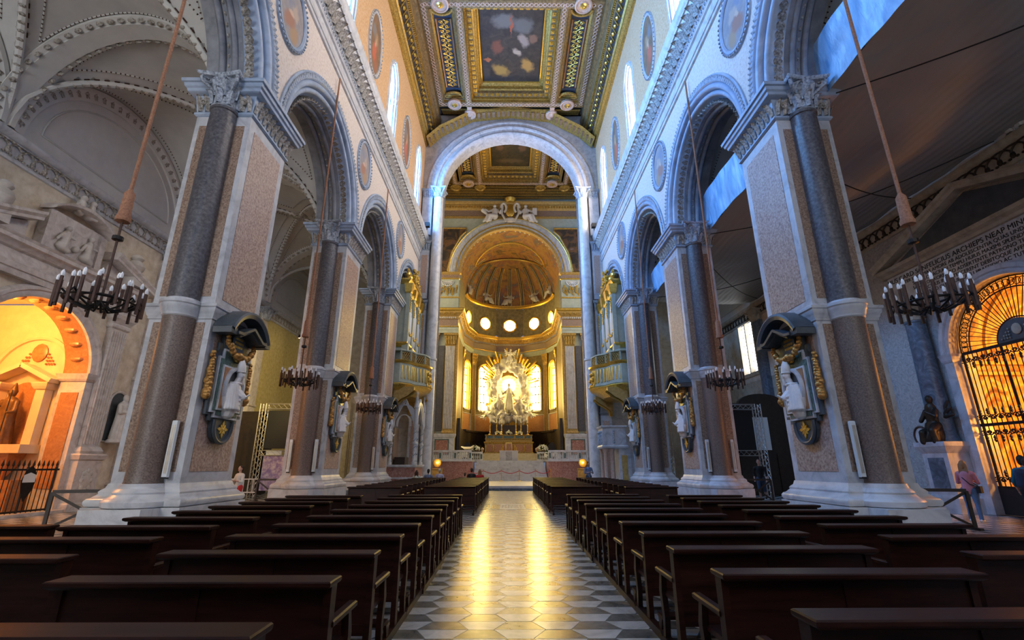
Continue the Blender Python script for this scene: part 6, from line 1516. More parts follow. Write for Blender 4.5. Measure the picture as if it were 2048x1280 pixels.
# ------------------------------------------------------------------ organs on balconies
def make_organ():
    t = thing('pipe_organ', '', 'organ', (0, 0, 0), 0, 'organs facing each other across the nave')
    # local: x from the wall (0) into the nave (+), y along the nave (0 = middle of the bay), z up
    out = [(-.9, -2.75), (.35, -2.75), (.95, -2.2), (1.15, -1.5), (1.75, -.9), (1.95, 0), (1.75, .9), (1.15, 1.5), (.95, 2.2), (.35, 2.75), (-.9, 2.75)]
    def loft(name, levels, m): return MB().skin([[(x * q, y * q2, z) for x, y in out] for z, q, q2 in levels]).build(name, m, t)
    loft('under_cornice', [(6.1, .55, .8), (6.3, .7, .9), (6.45, .85, .97), (6.6, 1.02, 1.02), (6.72, 1.06, 1.03), (6.8, 1.0, 1.0)], 'gold')
    loft('balcony_floor', [(6.5, .5, .8), (6.85, .98, .99)], 'organ_green')
    loft('parapet', [(6.8, .95, .985), (8.15, .95, .985)], 'organ_green'); loft('parapet_cornice', [(8.12, .97, .99), (8.2, 1.04, 1.02), (8.32, 1.06, 1.03), (8.36, .98, 1.0)], 'gold')
    loft('upper_rail', [(8.95, .9, .97), (9.0, .95, .985), (9.08, .95, .985), (9.1, .9, .97)], 'organ_green')
    for (a, b) in zip(out[1:], out[2:-1]):
        a = Vector(a) * .965; b = Vector(b) * .965; d = b - a; n = max(2, int(d.length / .22)); nn = Vector((d.y, -d.x)).normalized()
        for k in range(n):
            p = a + d * ((k + .5) / n); MB().capsule((p.x, p.y, 7.1), (p.x, p.y, 7.95), .06, .06, 8).build('gilt_baluster', 'gold', t)
        q = MB(); a2, b2 = a * .97, b * .97; L_ = (b2 - a2).length; m_ = max(3, int(L_ / .14))
        for k in range(m_):
            for e in (0, 1):
                u0, u1 = (k, k + 1) if e else (k + 1, k); p0 = a2.lerp(b2, u0 / m_); p1 = a2.lerp(b2, u1 / m_)
                for zz in (8.4, 8.66): q.bar((p0.x, p0.y, zz), (p1.x, p1.y, zz + .26), .025)
        q.build('lattice_panel', 'gold_paint', t, False, 'stuff')
        MB().bar((a2.x, a2.y, 8.36), (a2.x, a2.y, 8.97), .1).build('rail_post', 'organ_green', t, False)
    # brackets
    for y in (-2.3, 2.3):
        q = MB(); q.prism([(.0, 5.1), (.12, 5.05), (.2, 5.5), (.5, 5.75), (.9, 5.95), (1.3, 6.3), (1.3, 6.55), (.0, 6.55)], 'y', y - .2, y + .2); q.build('bracket', 'gold_paint', t, False)
        q = MB(); q.tube([(.2, y, 5.1), (.28, y, 5.5), (.6, y, 5.75), (1.0, y, 5.95), (1.4, y, 6.3)], .09, 6); q.build('bracket_scroll', 'gold', t)
    q = MB()
    for k in range(16): q.ball((1.85 + .1 * cos(k), -.6 + .08 * k, 7.3 + .45 * sin(k * 1.3)), (.12, .12, .14), 6, 4)
    q.build('carved_mask', 'gold', t)
    # case
    case = MB(); case.box(-.9, .35, -2.3, 2.3, 8.4, 14.0).build('case_body', 'organ_green', t, False)
    for z, h in ((9.3, .3), (13.9, .35)): MB().rect_loft(-.9, .42, -2.35, 2.35, [(z, 0), (z + h * .4, .1), (z + h * .7, .22), (z + h, .24)]).build('case_cornice', 'gold', t, False)
    for y in (-2.2, -.78, .78, 2.2):
        MB().box(.33, .62, y - .17, y + .17, 9.55, 13.9).build('case_pilaster', 'organ_green', t, False)
        MB().rect_loft(.3, .66, y - .19, y + .19, [(13.2, 0), (13.3, .05), (13.75, .1), (13.9, .12)]).build('gilt_capital', 'gold', t, False)
        MB().rect_loft(.3, .66, y - .2, y + .2, [(9.0, .03), (9.5, .03), (9.6, 0)]).build('pilaster_foot', 'organ_green', t, False)
        q = MB(); 
        for k in range(7): q.ball((.66, y + random.uniform(-.06, .06), 12.9 - k * .17), (.06, .08, .09), 6, 4)
        q.build('gilt_drop', 'gold', t)
    for bay, (y0, y1) in enumerate(((-2.0, -.98), (-.58, .58), (.98, 2.0))):
        n = 7
        for k in range(n):
            y = y0 + (y1 - y0) * (k + .5) / n; h = 12.6 - abs(k - 3) * .28 + (.4 if bay == 1 else 0); r_ = (y1 - y0) / n * .45
            MB().lathe([(r_ * .35, 9.7), (r_, 10.1), (r_, h), (r_ * .9, h)], (.5, y, 0), 10).build('organ_pipe', 'pipe_metal', t)
        q = MB()
        for k in range(9): q.ball((.56, y0 + (y1 - y0) * k / 8, 12.95 + .3 * abs(k - 4) / 4 + .15 * random.random()), (.08, .12, .15), 6, 4)
        for k in range(6): q.ball((.6, y0 + (y1 - y0) * k / 5, 10.6 - .3 * sin(pi * k / 5)), (.06, .1, .09), 6, 4)
        q.build('gilt_carving', 'gold', t)
    # crest: urns, scrolls and figures
    MB().skin([[(x, y, z) for x, z in ((-.3, 14.2), (.7, 14.2), (.7, 14.5), (-.3, 14.6))] for y in (-1.0, 1.0)]).build('crest_base', 'gold', t, False)
    for y in (-2.2, -1.4, 1.4, 2.2):
        MB().lathe([(.14, 0), (.06, .1), (.2, .35), (.18, .5), (.08, .6), (.12, .68), (.0, .95)], (.35, y, 14.25), 10).build('gilt_urn', 'gold', t)
    q = MB()
    for k in range(60):
        a = random.uniform(0, pi); rr = random.uniform(.5, 1.0); q.ball((.4 + random.uniform(-.15, .2), rr * cos(a), 14.5 + 1.35 * rr * sin(a)), random.uniform(.08, .17), 6, 4)
    q.build('gilt_crest', 'gold', t)
    for y in (-1.6, 1.6):
        q = MB(); q.tube([(.45, y + .45 * cos(k * .5) * (1 - k / 16), 8.9 + .3 + .4 * sin(k * .5) * (1 - k / 16)) for k in range(13)], .08, 6); q.build('gilt_scroll', 'gold', t)
    return t
og = make_organ(); og.location = (-WX, 33.5, 0); og['label'] = 'green and gilt pipe organ on a balcony above the gothic canopied throne'
dup(og, (WX, 33.5, 0), label='green and gilt pipe organ on a balcony above the stone pulpit', sx=-1)
# ------------------------------------------------------------------ gothic throne
t = thing('gothic_throne', 'white gothic canopied throne with pointed arches and red marble base under the organ', 'throne', (-6.9, 33.05, 0))
MB().rect_loft(-1.1, .75, -1.4, 1.4, [(0, .1), (.2, .1), (.25, 0)]).build('base_course', 'marble_white', t, False); MB().box(-1.1, .75, -1.4, 1.4, .25, 1.45).build('base_block', 'red_marble', t, False)
MB().rect_loft(-1.1, .75, -1.4, 1.4, [(1.45, .03), (1.52, .1), (1.62, .1)]).build('base_cornice', 'marble_white', t, False); MB().box(-1.1, .8, -1.42, 1.42, .75, .85).build('base_band', 'marble_white', t, False)
for x, y in ((.6, -1.25), (.6, 1.25), (-.95, -1.25), (.6, -.7)):
    q = MB(); q.lathe([(.15, 1.62), (.15, 1.75), (.1, 1.82), (.1, 2.85), (.15, 2.9), (.15, 3.0), (.1, 3.05), (.1, 3.95), (.17, 4.1), (.17, 4.2)], (x, y, 0), 10); q.build('column', 'marble_white', t)
    q = MB()
    for k in range(34): a = k * .8; z = 1.85 + 2.05 * k / 34; q.ball((x + .105 * cos(a), y + .105 * sin(a), z), .045, 5, 4)
    q.build('spiral_carving', 'carved', t, True, 'stuff')
def gothic(mb, F, half, z0, rise, w, dep):
    for e in (-1, 1):
        P = [(e * half * (1 - sin(rad(90) * k / 10) ** 1.0) if False else e * half * cos(rad(90) * k / 10) ** .8, z0 + rise * sin(rad(90) * k / 10)) for k in range(11)]
        mb.skin([[F(u * (1 + w / half), z + w * .4, 0), F(u * (1 + w / half), z + w * .4, dep), F(u * (1 - w / half), z - w * .4, dep), F(u * (1 - w / half), z - w * .4, 0)] for u, z in P])
g = MB(); gothic(g, lambda u, z, d: (u - .18, -1.32 + d, z), .72, 4.2, 1.25, .1, .16); gothic(g, lambda u, z, d: (u - .18, -1.28 + d, z), .45, 4.05, .75, .06, .08); g.build('pointed_arch', 'marble_white', t, True)
g = MB(); gothic(g, lambda u, z, d: (.68 - d, u, z), 1.15, 4.2, 1.5, .1, .16); g.build('pointed_arch', 'marble_white', t, True)
for F in (lambda u, z, d: (u - .18, -1.3 + d, z), lambda u, z, d: (.66 - d, u * 1.5, z)):
    g = MB(); P = [(-.8, 4.3), (0, 6.0), (.8, 4.3), (.68, 4.3), (0, 5.65), (-.68, 4.3)]
    g.add([F(u, z, 0) for u, z in P] + [F(u, z, .14) for u, z in P], [(0, 1, 4, 5), (1, 2, 3, 4), (6, 7, 10, 11), (7, 8, 9, 10), (0, 6, 7, 1), (1, 7, 8, 2), (5, 4, 10, 11), (4, 3, 9, 10)]); g.build('gable', 'marble_white', t, False)
for x, y in ((.62, -1.3), (.62, 1.3), (-.95, -1.3)): MB().lathe([(.16, 4.2), (.14, 5.2), (.18, 5.25), (.05, 6.1), (.08, 6.2), (0, 6.4)], (x, y, 0), 8).build('pinnacle', 'marble_white', t)
MB().box(-.8, -.1, -.6, .6, 1.62, 2.1).build('seat', 'dark_wood', t, False); MB().box(-1.0, -.9, -.7, .7, 1.62, 4.0).build('seat_back', 'breccia_dark', t, False)
# ------------------------------------------------------------------ pulpit
t = thing('stone_pulpit', 'grey carved stone pulpit raised on pink columns beside the farthest pier', 'pulpit', (6.75, 32.0, 0))
MB().rect_loft(-.85, .75, -.8, .8, [(2.6, -.06), (2.66, .04), (2.75, .06), (2.82, 0)]).build('floor_slab', 'marble_grey', t, False)
MB().box(-.8, .7, -.76, .76, 2.8, 3.92).build('parapet', 'marble_grey', t, False); MB().rect_loft(-.82, .72, -.78, .78, [(3.9, 0), (3.95, .06), (4.02, .08), (4.05, .05)]).build('parapet_rail', 'marble_white', t, False)
q = MB(); q.capsule((-.82, -.5, 2.95), (-.82, -.5, 3.5), .1, .08); q.ball((-.84, -.5, 3.66), .09); q.capsule((-.82, .1, 2.95), (-.82, .1, 3.5), .1, .08); q.ball((-.84, .1, 3.66), .09); q.capsule((-.82, .5, 2.95), (-.82, .55, 3.5), .1, .08); q.ball((-.84, .55, 3.66), .09); q.capsule((-.1, -.78, 3.0), (-.1, -.78, 3.6), .08, .07); q.ball((-.1, -.8, 3.72), .07)
fuse(q, 'relief_figures', 'carved', t, .025, 1)
for x, y in ((-.65, -.6), (-.65, .55), (-.25, -.62)): MB().lathe([(.2, 0), (.2, .2), (.13, .3), (.12, 2.3), (.18, 2.5), (.2, 2.6)], (x, y, 0), 12).build('column', 'ceiling_pink', t)
MB().box(.2, .95, -.7, .7, 0, 2.6).build('stair_wall', 'marble_grey', t, False)
MB().box(.35, .7, -.74, -.7, .4, 2.2).build('inscribed_panel', 'gold_paint', t, False)
# ------------------------------------------------------------------ high altar and the sculpted glory
t = thing('high_altar', 'brown and gilt marble high altar with carved tiers below the sculpted glory', 'altar', (-.1, 53.2, 2.75))
MB().rect_loft(-2.6, 2.6, -.7, .9, [(0, .08), (.12, .08), (.16, 0), (1.05, 0), (1.1, .06), (1.22, .1), (1.26, .1)]).build('lower_tier', 'gold_dark', t, False)
MB().rect_loft(-2.55, 2.55, -.3, .9, [(1.26, 0), (1.5, 0), (1.54, .05), (1.6, .05), (1.62, 0), (1.9, 0), (1.95, .06), (2.02, .06)]).build('gradine', 'gold_dark', t, False)
for x0, x1 in ((-2.4, -1.75), (-1.55, -.75), (-.55, .55), (.75, 1.55), (1.75, 2.4)):
    MB().box(x0, x1, -.73, -.7, .22, .98).build('carved_panel', 'orange_marble', t, False); MB().box(x0, x1, -.33, -.3, 1.64, 1.88).build('tier_panel', 'green_marble', t, False)
for x in (-2.5, -1.65, -.65, .65, 1.65, 2.5): q = MB(); q.ball((x, -.74, .75), (.09, .06, .13), 8, 5); q.capsule((x, -.73, .3), (x, -.73, .6), .07, .09); q.build('gilt_bracket', 'gold', t)
for x in (-2.1, -1.35, -.8, .8, 1.35, 2.1):
    c = thing('altar_candlestick', 'tall gilt candlestick with a long pale candle on the high altar', 'candlestick', (x - .1, 53.4, 4.77), 0, 'candlesticks on the high altar')
    MB().lathe([(.16, 0), (.17, .06), (.06, .14), (.09, .3), (.04, .4), (.08, .62), (.035, .75), (.07, .98), (.03, 1.1), (.1, 1.26), (.1, 1.3)], (0, 0, 0), 10).build('stick', 'gold', c); MB().lathe([(.045, 1.3), (.042, 2.15), (0, 2.17)], (0, 0, 0), 8).build('candle', 'bulb', c)
c = thing('altar_crucifix', 'slender dark crucifix on a silver foot in the middle of the high altar', 'crucifix', (-.1, 53.3, 4.77))
MB().lathe([(.22, 0), (.2, .1), (.07, .2), (.1, .4), (.04, .55)], (0, 0, 0), 10).build('foot', 'pipe_metal', c); MB().box(-.035, .035, -.03, .03, .5, 2.7).build('upright', 'bronze', c, False); MB().box(-.5, .5, -.03, .03, 2.1, 2.18).build('crossbar', 'bronze', c, False)
q = MB(); q.capsule((0, -.06, 1.7), (0, -.06, 2.05), .04, .06); q.ball((0, -.08, 2.25), .055); q.capsule((0, -.06, 1.7), (0, -.06, 1.3), .035, .025)
for e in (-1, 1): q.capsule((e * .05, -.06, 2.05), (e * .4, -.06, 2.16), .025, .02)
fuse(q, 'corpus', 'pipe_metal', c, .014, 1)
def bouquet(loc, r, n, label, group=None, pot=True):
    t = thing('bouquet', label, 'flowers', loc, 0, group); l = MB()
    for k in range(n // 2):
        a = random.uniform(0, 2 * pi); e = random.uniform(.0, 1.2); d = r * random.uniform(.6, 1.0); l.leaf((0, 0, r * .3), (cos(a) * cos(e), sin(a) * cos(e), .2), (cos(a) * cos(e), sin(a) * cos(e), sin(e)), r * .22, d, .3, 3)
    l.build('foliage', 'flower_leaf', t); f = MB()
    for k in range(n):
        a = random.uniform(0, 2 * pi); e = random.uniform(-.1, 1.5); d = r * random.uniform(.75, 1.0); f.ball((d * cos(a) * cos(e), d * sin(a) * cos(e), r * .35 + d * .75 * sin(e)), r * .13, 6, 4)
    f.build('blossoms', 'flower_white', t, True, 'stuff')
    if pot: MB().lathe([(r * .35, -.0), (r * .45, r * .4), (r * .4, r * .42)], (0, 0, 0), 12).build('pot', 'bronze', t)
for x, nm in ((-1.3, 'near the outer candles'), (-.1, 'at the foot of the crucifix'), (1.1, 'between two candlesticks')): bouquet((x + .0, 53.0, 4.77), .36, 60, 'low yellow-white flower arrangement on the high altar ' + nm)
# sculpted glory
gy = 57.0
t = thing('sculpted_glory', 'huge white marble glory of clouds and angels rising behind the high altar', 'sculpture', (-.1, gy, 2.75))
cl_ = MB(); random.seed(5)
for k in range(120):
    a = random.uniform(0, 2 * pi); rr = random.uniform(1.55, 2.45); x = rr * cos(a) * 1.0; z = 7.6 + rr * 1.55 * sin(a)
    if z > 10.6: x *= .62
    if z < 5.4: x *= 1.25
    cl_.ball((x, random.uniform(-.25, .35), z), random.uniform(.28, .52), 8, 6)
for k in range(60): cl_.ball((random.uniform(-2.3, 2.3), random.uniform(-.3, .3), random.uniform(3.6, 5.6)), random.uniform(.3, .5), 8, 6)
for k in range(26): cl_.ball((random.uniform(-.8, .8), random.uniform(-.2, .3), random.uniform(9.9, 11.3)), random.uniform(.28, .42), 8, 6)
fuse(cl_, 'clouds', 'stone_statue', t, .085, 2)
def angel(mb, p, sc, turn, e):
    T = Matrix.Translation(p) @ Matrix.Rotation(turn, 4, 'Y') @ Matrix.Scale(sc, 4); s0 = len(mb.v); c = mb.capsule
    c((0, 0, 0), (0, -.05, .5), .2, .2); mb.ball((e * .05, -.12, .85), .15, 8, 6); c((0, 0, .55), (0, -.08, .7), .08, .08)
    c((.0, 0, 0), (e * .3, -.15, -.35), .18, .13); c((e * .3, -.15, -.35), (e * .15, -.1, -.8), .12, .07); c((0, 0, 0), (e * -.15, -.1, -.45), .18, .13); c((e * -.15, -.1, -.45), (e * -.4, .0, -.8), .12, .07)
    c((e * .2, -.05, .5), (e * .5, -.2, .45), .09, .07); c((e * .5, -.2, .45), (e * .75, -.25, .7), .07, .05); c((e * -.2, -.05, .5), (e * -.4, -.2, .2), .09, .07); c((e * -.4, -.2, .2), (e * -.1, -.35, .3), .06, .05)
    for w in (-1, 1):
        for j in range(4): c((w * .12, .12, .45), (w * (.75 - .06 * j), .22, .95 - .26 * j), .08, .07)
    for j in range(4): c((e * (-.2 + .12 * j), -.12, -.05), (e * (-.3 + .2 * j), -.1, -.6), .09, .07)
    mb.xf(T, s0)
for k, (x, z, sc, tu, e) in enumerate(((-2.2, 4.3, 1.15, -.9, -1), (2.1, 4.4, 1.1, .8, 1), (-1.35, 6.0, 1.05, .2, -1), (1.5, 5.8, 1.0, -.3, 1), (-2.0, 8.1, .85, -.3, -1), (2.0, 8.3, .85, .3, 1), (-1.5, 9.7, .7, -.4, -1), (1.6, 9.8, .7, .5, 1), (.1, 11.5, 1.0, .1, 1), (0.6, 10.6, .7, -.5, -1), (-.5, 4.6, 1.0, 1.2, -1), (1.0, 4.2, .9, -1.1, 1))):
    q = MB(); angel(q, (x, -.55, z), sc, tu, e); fuse(q, 'angel', 'bust_marble', t, .055, 1)
q = MB(); c = q.capsule; c((0, -.7, 5.3), (0, -.75, 6.7), .62, .4); c((0, -.75, 6.7), (0, -.75, 7.4), .4, .32); q.ball((0, -.82, 8.0), (.2, .2, .25)); c((-.3, -.75, 7.3), (-.75, -.85, 6.9), .15, .12); c((-.75, -.85, 6.9), (-.9, -1.0, 7.4), .1, .07); c((.3, -.75, 7.3), (.7, -.85, 6.7), .15, .12); c((.7, -.85, 6.7), (.3, -1.05, 6.6), .1, .08); c((.1, -.75, 5.4), (.7, -.6, 4.7), .45, .3)
for k in range(6): c((-.4 + .17 * k, -1.1, 5.2), (-.2 + .1 * k, -1.05, 6.9), .12, .08)
fuse(q, 'central_figure', 'stone_statue', t, .055, 2)
for k in range(26):
    a = rad(18 + 144 * k / 25); L_ = random.uniform(4.4, 5.6) if 40 < math.degrees(a) < 140 else random.uniform(3.2, 4.2); w = .09
    d = Vector((cos(a), 0, sin(a))); sd = Vector((-sin(a), 0, cos(a))); o = Vector((0, .3, 7.6))
    q = MB(); A = o + d * 2.2; B = o + d * L_ * .95; q.skin([[A - sd * w * .5, A + Vector((0, -.06, 0)), A + sd * w * .5, A + Vector((0, .04, 0))], [B - sd * w * 1.3, B + Vector((0, -.1, 0)), B + sd * w * 1.3, B + Vector((0, .04, 0))]]); q.build('gilt_ray', 'gold', t, False)
for k in range(12):
    a = rad(-25 - 130 * k / 11); d = Vector((cos(a), 0, sin(a) * .8)); sd = Vector((-sin(a), 0, cos(a))); A = Vector((0, .3, 6.8)) + d * 1.6; B = Vector((0, .35, 6.8)) + d * 3.1
    q = MB(); q.skin([[A - sd * .05, A + sd * .05, A + Vector((0, -.06, 0))], [B - sd * .16, B + sd * .16, B + Vector((0, -.1, 0))]]); q.build('gilt_ray', 'gold_dark', t, False)
glow('glass_glory_orange', (1.0, .42, .03), 5.5); glow('glass_glory_white', (1.0, .85, .5), 26.0)
w = sgroup('window_31'); wz = 10.6
MB().add([(-.1 + 1.5 * cos(2 * pi * k / 28), gy + .42, wz - .2 + 1.75 * sin(2 * pi * k / 28)) for k in range(28)], [tuple(range(28))]).build('pane', 'glass_glory_orange', w, False)
MB().add([(-.1 + .78 * cos(2 * pi * k / 24), gy + .38, wz + .3 + .78 * sin(2 * pi * k / 24)) for k in range(24)], [tuple(range(24))]).build('sun_pane', 'glass_glory_white', w, False)
q = MB()
for k in range(16): a = 2 * pi * k / 16; q.bar((-.1 + .5 * cos(a), gy + .34, wz + .3 + .5 * sin(a)), (-.1 + 1.2 * cos(a), gy + .34, wz + .3 + 1.2 * sin(a)), .035)
q.build('leading', 'gold_dark', w, False, 'stuff')
MB().box(-2.2, 2.0, 55.6, 58.2, 2.7, 6.0).build('glory_pedestal', 'dark_wood', t, False).location = (.1, -gy, -2.75)
# choir stalls along the apse wall
for k, (a0, a1, nm) in enumerate(((-90, -30, 'beside the draped lectern'), (30, 90, 'beside the white bouquets'))):
    t = thing('choir_stalls', 'row of dark carved wooden choir stalls curving round the apse ' + nm, 'stalls', (0, 53.5, 2.7))
    ths = [rad(a0 + (a1 - a0) * i / 6) for i in range(7)]
    for r0, r1, z0, z1, nm2 in ((5.0, 5.3, 0, 2.5, 'back'), (4.4, 5.0, 0, .5, 'seat_row'), (4.85, 5.35, 2.5, 2.7, 'canopy'), (3.9, 4.0, 0, 1.0, 'desk')):
        MB().skin([[(r * sin(a), r * cos(a), z) for r, z in ((r0, z0), (r1, z0), (r1, z1), (r0, z1))] for a in ths]).build(nm2, 'dark_wood', t, False)
    for a in ths: MB().bar((4.4 * sin(a), 4.4 * cos(a), .45), (5.0 * sin(a), 5.0 * cos(a), 1.0), .08, .9).build('divider', 'dark_wood', t, False)
    s = -1 if a0 < 0 else 1
    MB().box(min(s * 5.0, s * 5.3), max(s * 5.0, s * 5.3), -5.4, 0, 0, 2.5).build('side_back', 'dark_wood', t, False); MB().prism([(-5.4, 2.5), (-5.4, 3.4), (-4.6, 2.9), (-4.0, 2.5)], 'x', min(s * 5.0, s * 5.3), max(s * 5.0, s * 5.3)).build('end_scroll', 'dark_wood', t, False)
# ------------------------------------------------------------------ altar table, chair, lectern, stanchions
t = thing('altar_table', 'white free-standing altar table with a veined stone panel at the head of the steps', 'altar', (-.1, 47.9, 2.0))
for x in (-.6, .6): MB().box(x - .3, x + .3, -.4, .4, .02, .86).build('support', 'bust_marble', t, False)
MB().box(-.3, .3, -.38, .38, .02, .86).build('stone_panel', 'stone_tomb', t, False); MB().box(-.92, .92, -.45, .45, .86, .95).build('mensa', 'bust_marble', t, False)
for x in (-.75, .75): q = MB(); q.lathe([(.07, .95), (.03, 1.0), (.03, 1.15), (.05, 1.18), (.03, 1.2), (.03, 1.32)], (x, 0, 0), 8); q.build('table_candle', 'gold', t)
t = thing('golden_chair', 'gilt armchair with a tall back behind the altar table', 'chair', (-.1, 50.3, 2.6))
for x in (-.3, .3):
    for y in (-.25, .25): MB().box(x - .04, x + .04, y - .04, y + .04, 0, .45 if y < 0 else 1.2).build('leg', 'gold', t, False)
    MB().box(x - .04, x + .04, -.28, .25, .66, .72).build('arm', 'gold', t, False)
MB().box(-.34, .34, -.28, .28, .4, .48).build('seat', 'orange_marble', t, False); MB().box(-.3, .3, .22, .27, .55, 1.15).build('backrest', 'orange_marble', t, False); MB().box(-.34, .34, .2, .29, 1.15, 1.25).build('top_rail', 'gold', t, False)
t = thing('lectern', 'white draped lectern with outspread wings on the chancel edge', 'lectern', (-4.15, 47.2, 2.0))
MB().lathe([(.25, 0), (.25, .1), (.08, .2), (.08, .95), (.14, 1.0)], (0, 0, 0), 12).build('stem', 'gold', t)
q = MB(); q.skin([[(-.6, -.1, 1.28), (-.3, -.25, 1.1), (.3, -.25, 1.1), (.6, -.1, 1.28)], [(-.55, .2, 1.35), (-.3, .25, 1.3), (.3, .25, 1.3), (.55, .2, 1.35)], [(-.4, .22, 1.15), (-.25, .26, .95), (.25, .26, .95), (.4, .22, 1.15)]], closed=False); q.build('cloth', 'bust_marble', t)
bouquet((-4.3, 46.7, 2.0), .75, 120, 'large white bouquet at the foot of the draped lectern', None); bouquet((-3.5, 49.0, 2.86), .55, 90, 'white bouquet on the balustrade behind the draped lectern', None, False)
bouquet((4.0, 46.8, 2.0), .8, 130, 'large white bouquet on the chancel edge opposite the lectern', None); bouquet((3.3, 49.0, 2.86), .6, 100, 'white bouquet on the inner balustrade above a larger bouquet', None, False)
for x, nm in ((-2.75, 'beside the draped lectern'), (2.7, 'beside the large white bouquets')):
    t = thing('stone_globe', 'pale stone globe finial on the end post of the balustrade ' + nm, 'finial', (x, 48.7, 2.86)); MB().lathe([(.1, 0), (.06, .05), (.14, .14), (.17, .24), (.12, .36), (0, .41)], (0, 0, 0), 12).build('globe', 'ceiling_pink', t); MB().lathe([(.13, -.01), (.13, .03)], (0, 0, 0), 12).build('collar', 'gold', t)
mk('red_rope', [(.50, .03, .03)], rough=.7)
xs = [-2.3, -.75, .8, 2.2, 3.5]
for i, x in enumerate(xs):
    t = thing('stanchion', 'brass stanchion holding the red rope at the foot of the chancel steps', 'stanchion', (x, 42.55, .27), 0, 'stanchions at the chancel steps')
    MB().lathe([(.17, 0), (.17, .03), (.05, .06)], (0, 0, 0), 14).build('base', 'gold', t); MB().tube([(0, 0, .05), (0, 0, .92)], .025, 8).build('post', 'gold', t); MB().ball((0, 0, .96), .05, 10, 6).build('knob', 'gold', t)
for i, (a, b) in enumerate(zip([-3.6] + xs, xs)):
    d = b - a; tag(MB().tube([(a + d * k / 10, 42.55, 1.13 - .22 * sin(pi * k / 10)) for k in range(11)], .03, 6).build('red_rope', 'red_rope', None), 'red rope slung between brass stanchions at the chancel steps', 'rope', 'red ropes at the chancel steps')
for s, nm in ((-1, 'behind the white-haired man'), (1, 'behind the man in the blue shirt')):
    t = thing('votive_stand', 'low gilt stand with a round glowing lamp ' + nm, 'lamp', (s * 6.1, 41.2, .27))
    MB().rect_loft(-.45, .45, -.25, .25, [(0, .03), (.08, .03), (.1, 0), (.95, 0), (1.0, .04), (1.06, .04)]).build('stand', 'gold_paint', t, False); MB().lathe([(.0, -.03), (.32, -.02), (.35, 0), (.32, .05), (0, .08)], (0, 0, 1.5), 20, mat=Matrix.Rotation(rad(90), 3, 'X')).build('round_reflector', 'gold', t)
    MB().ball((0, -.16, 1.5), .045, 8, 6).build('lamp_bulb', 'lamp_glow', t); lamp_light('lamp_light', (0, -.45, 1.55), (1, .6, .2), 30, .1, t)
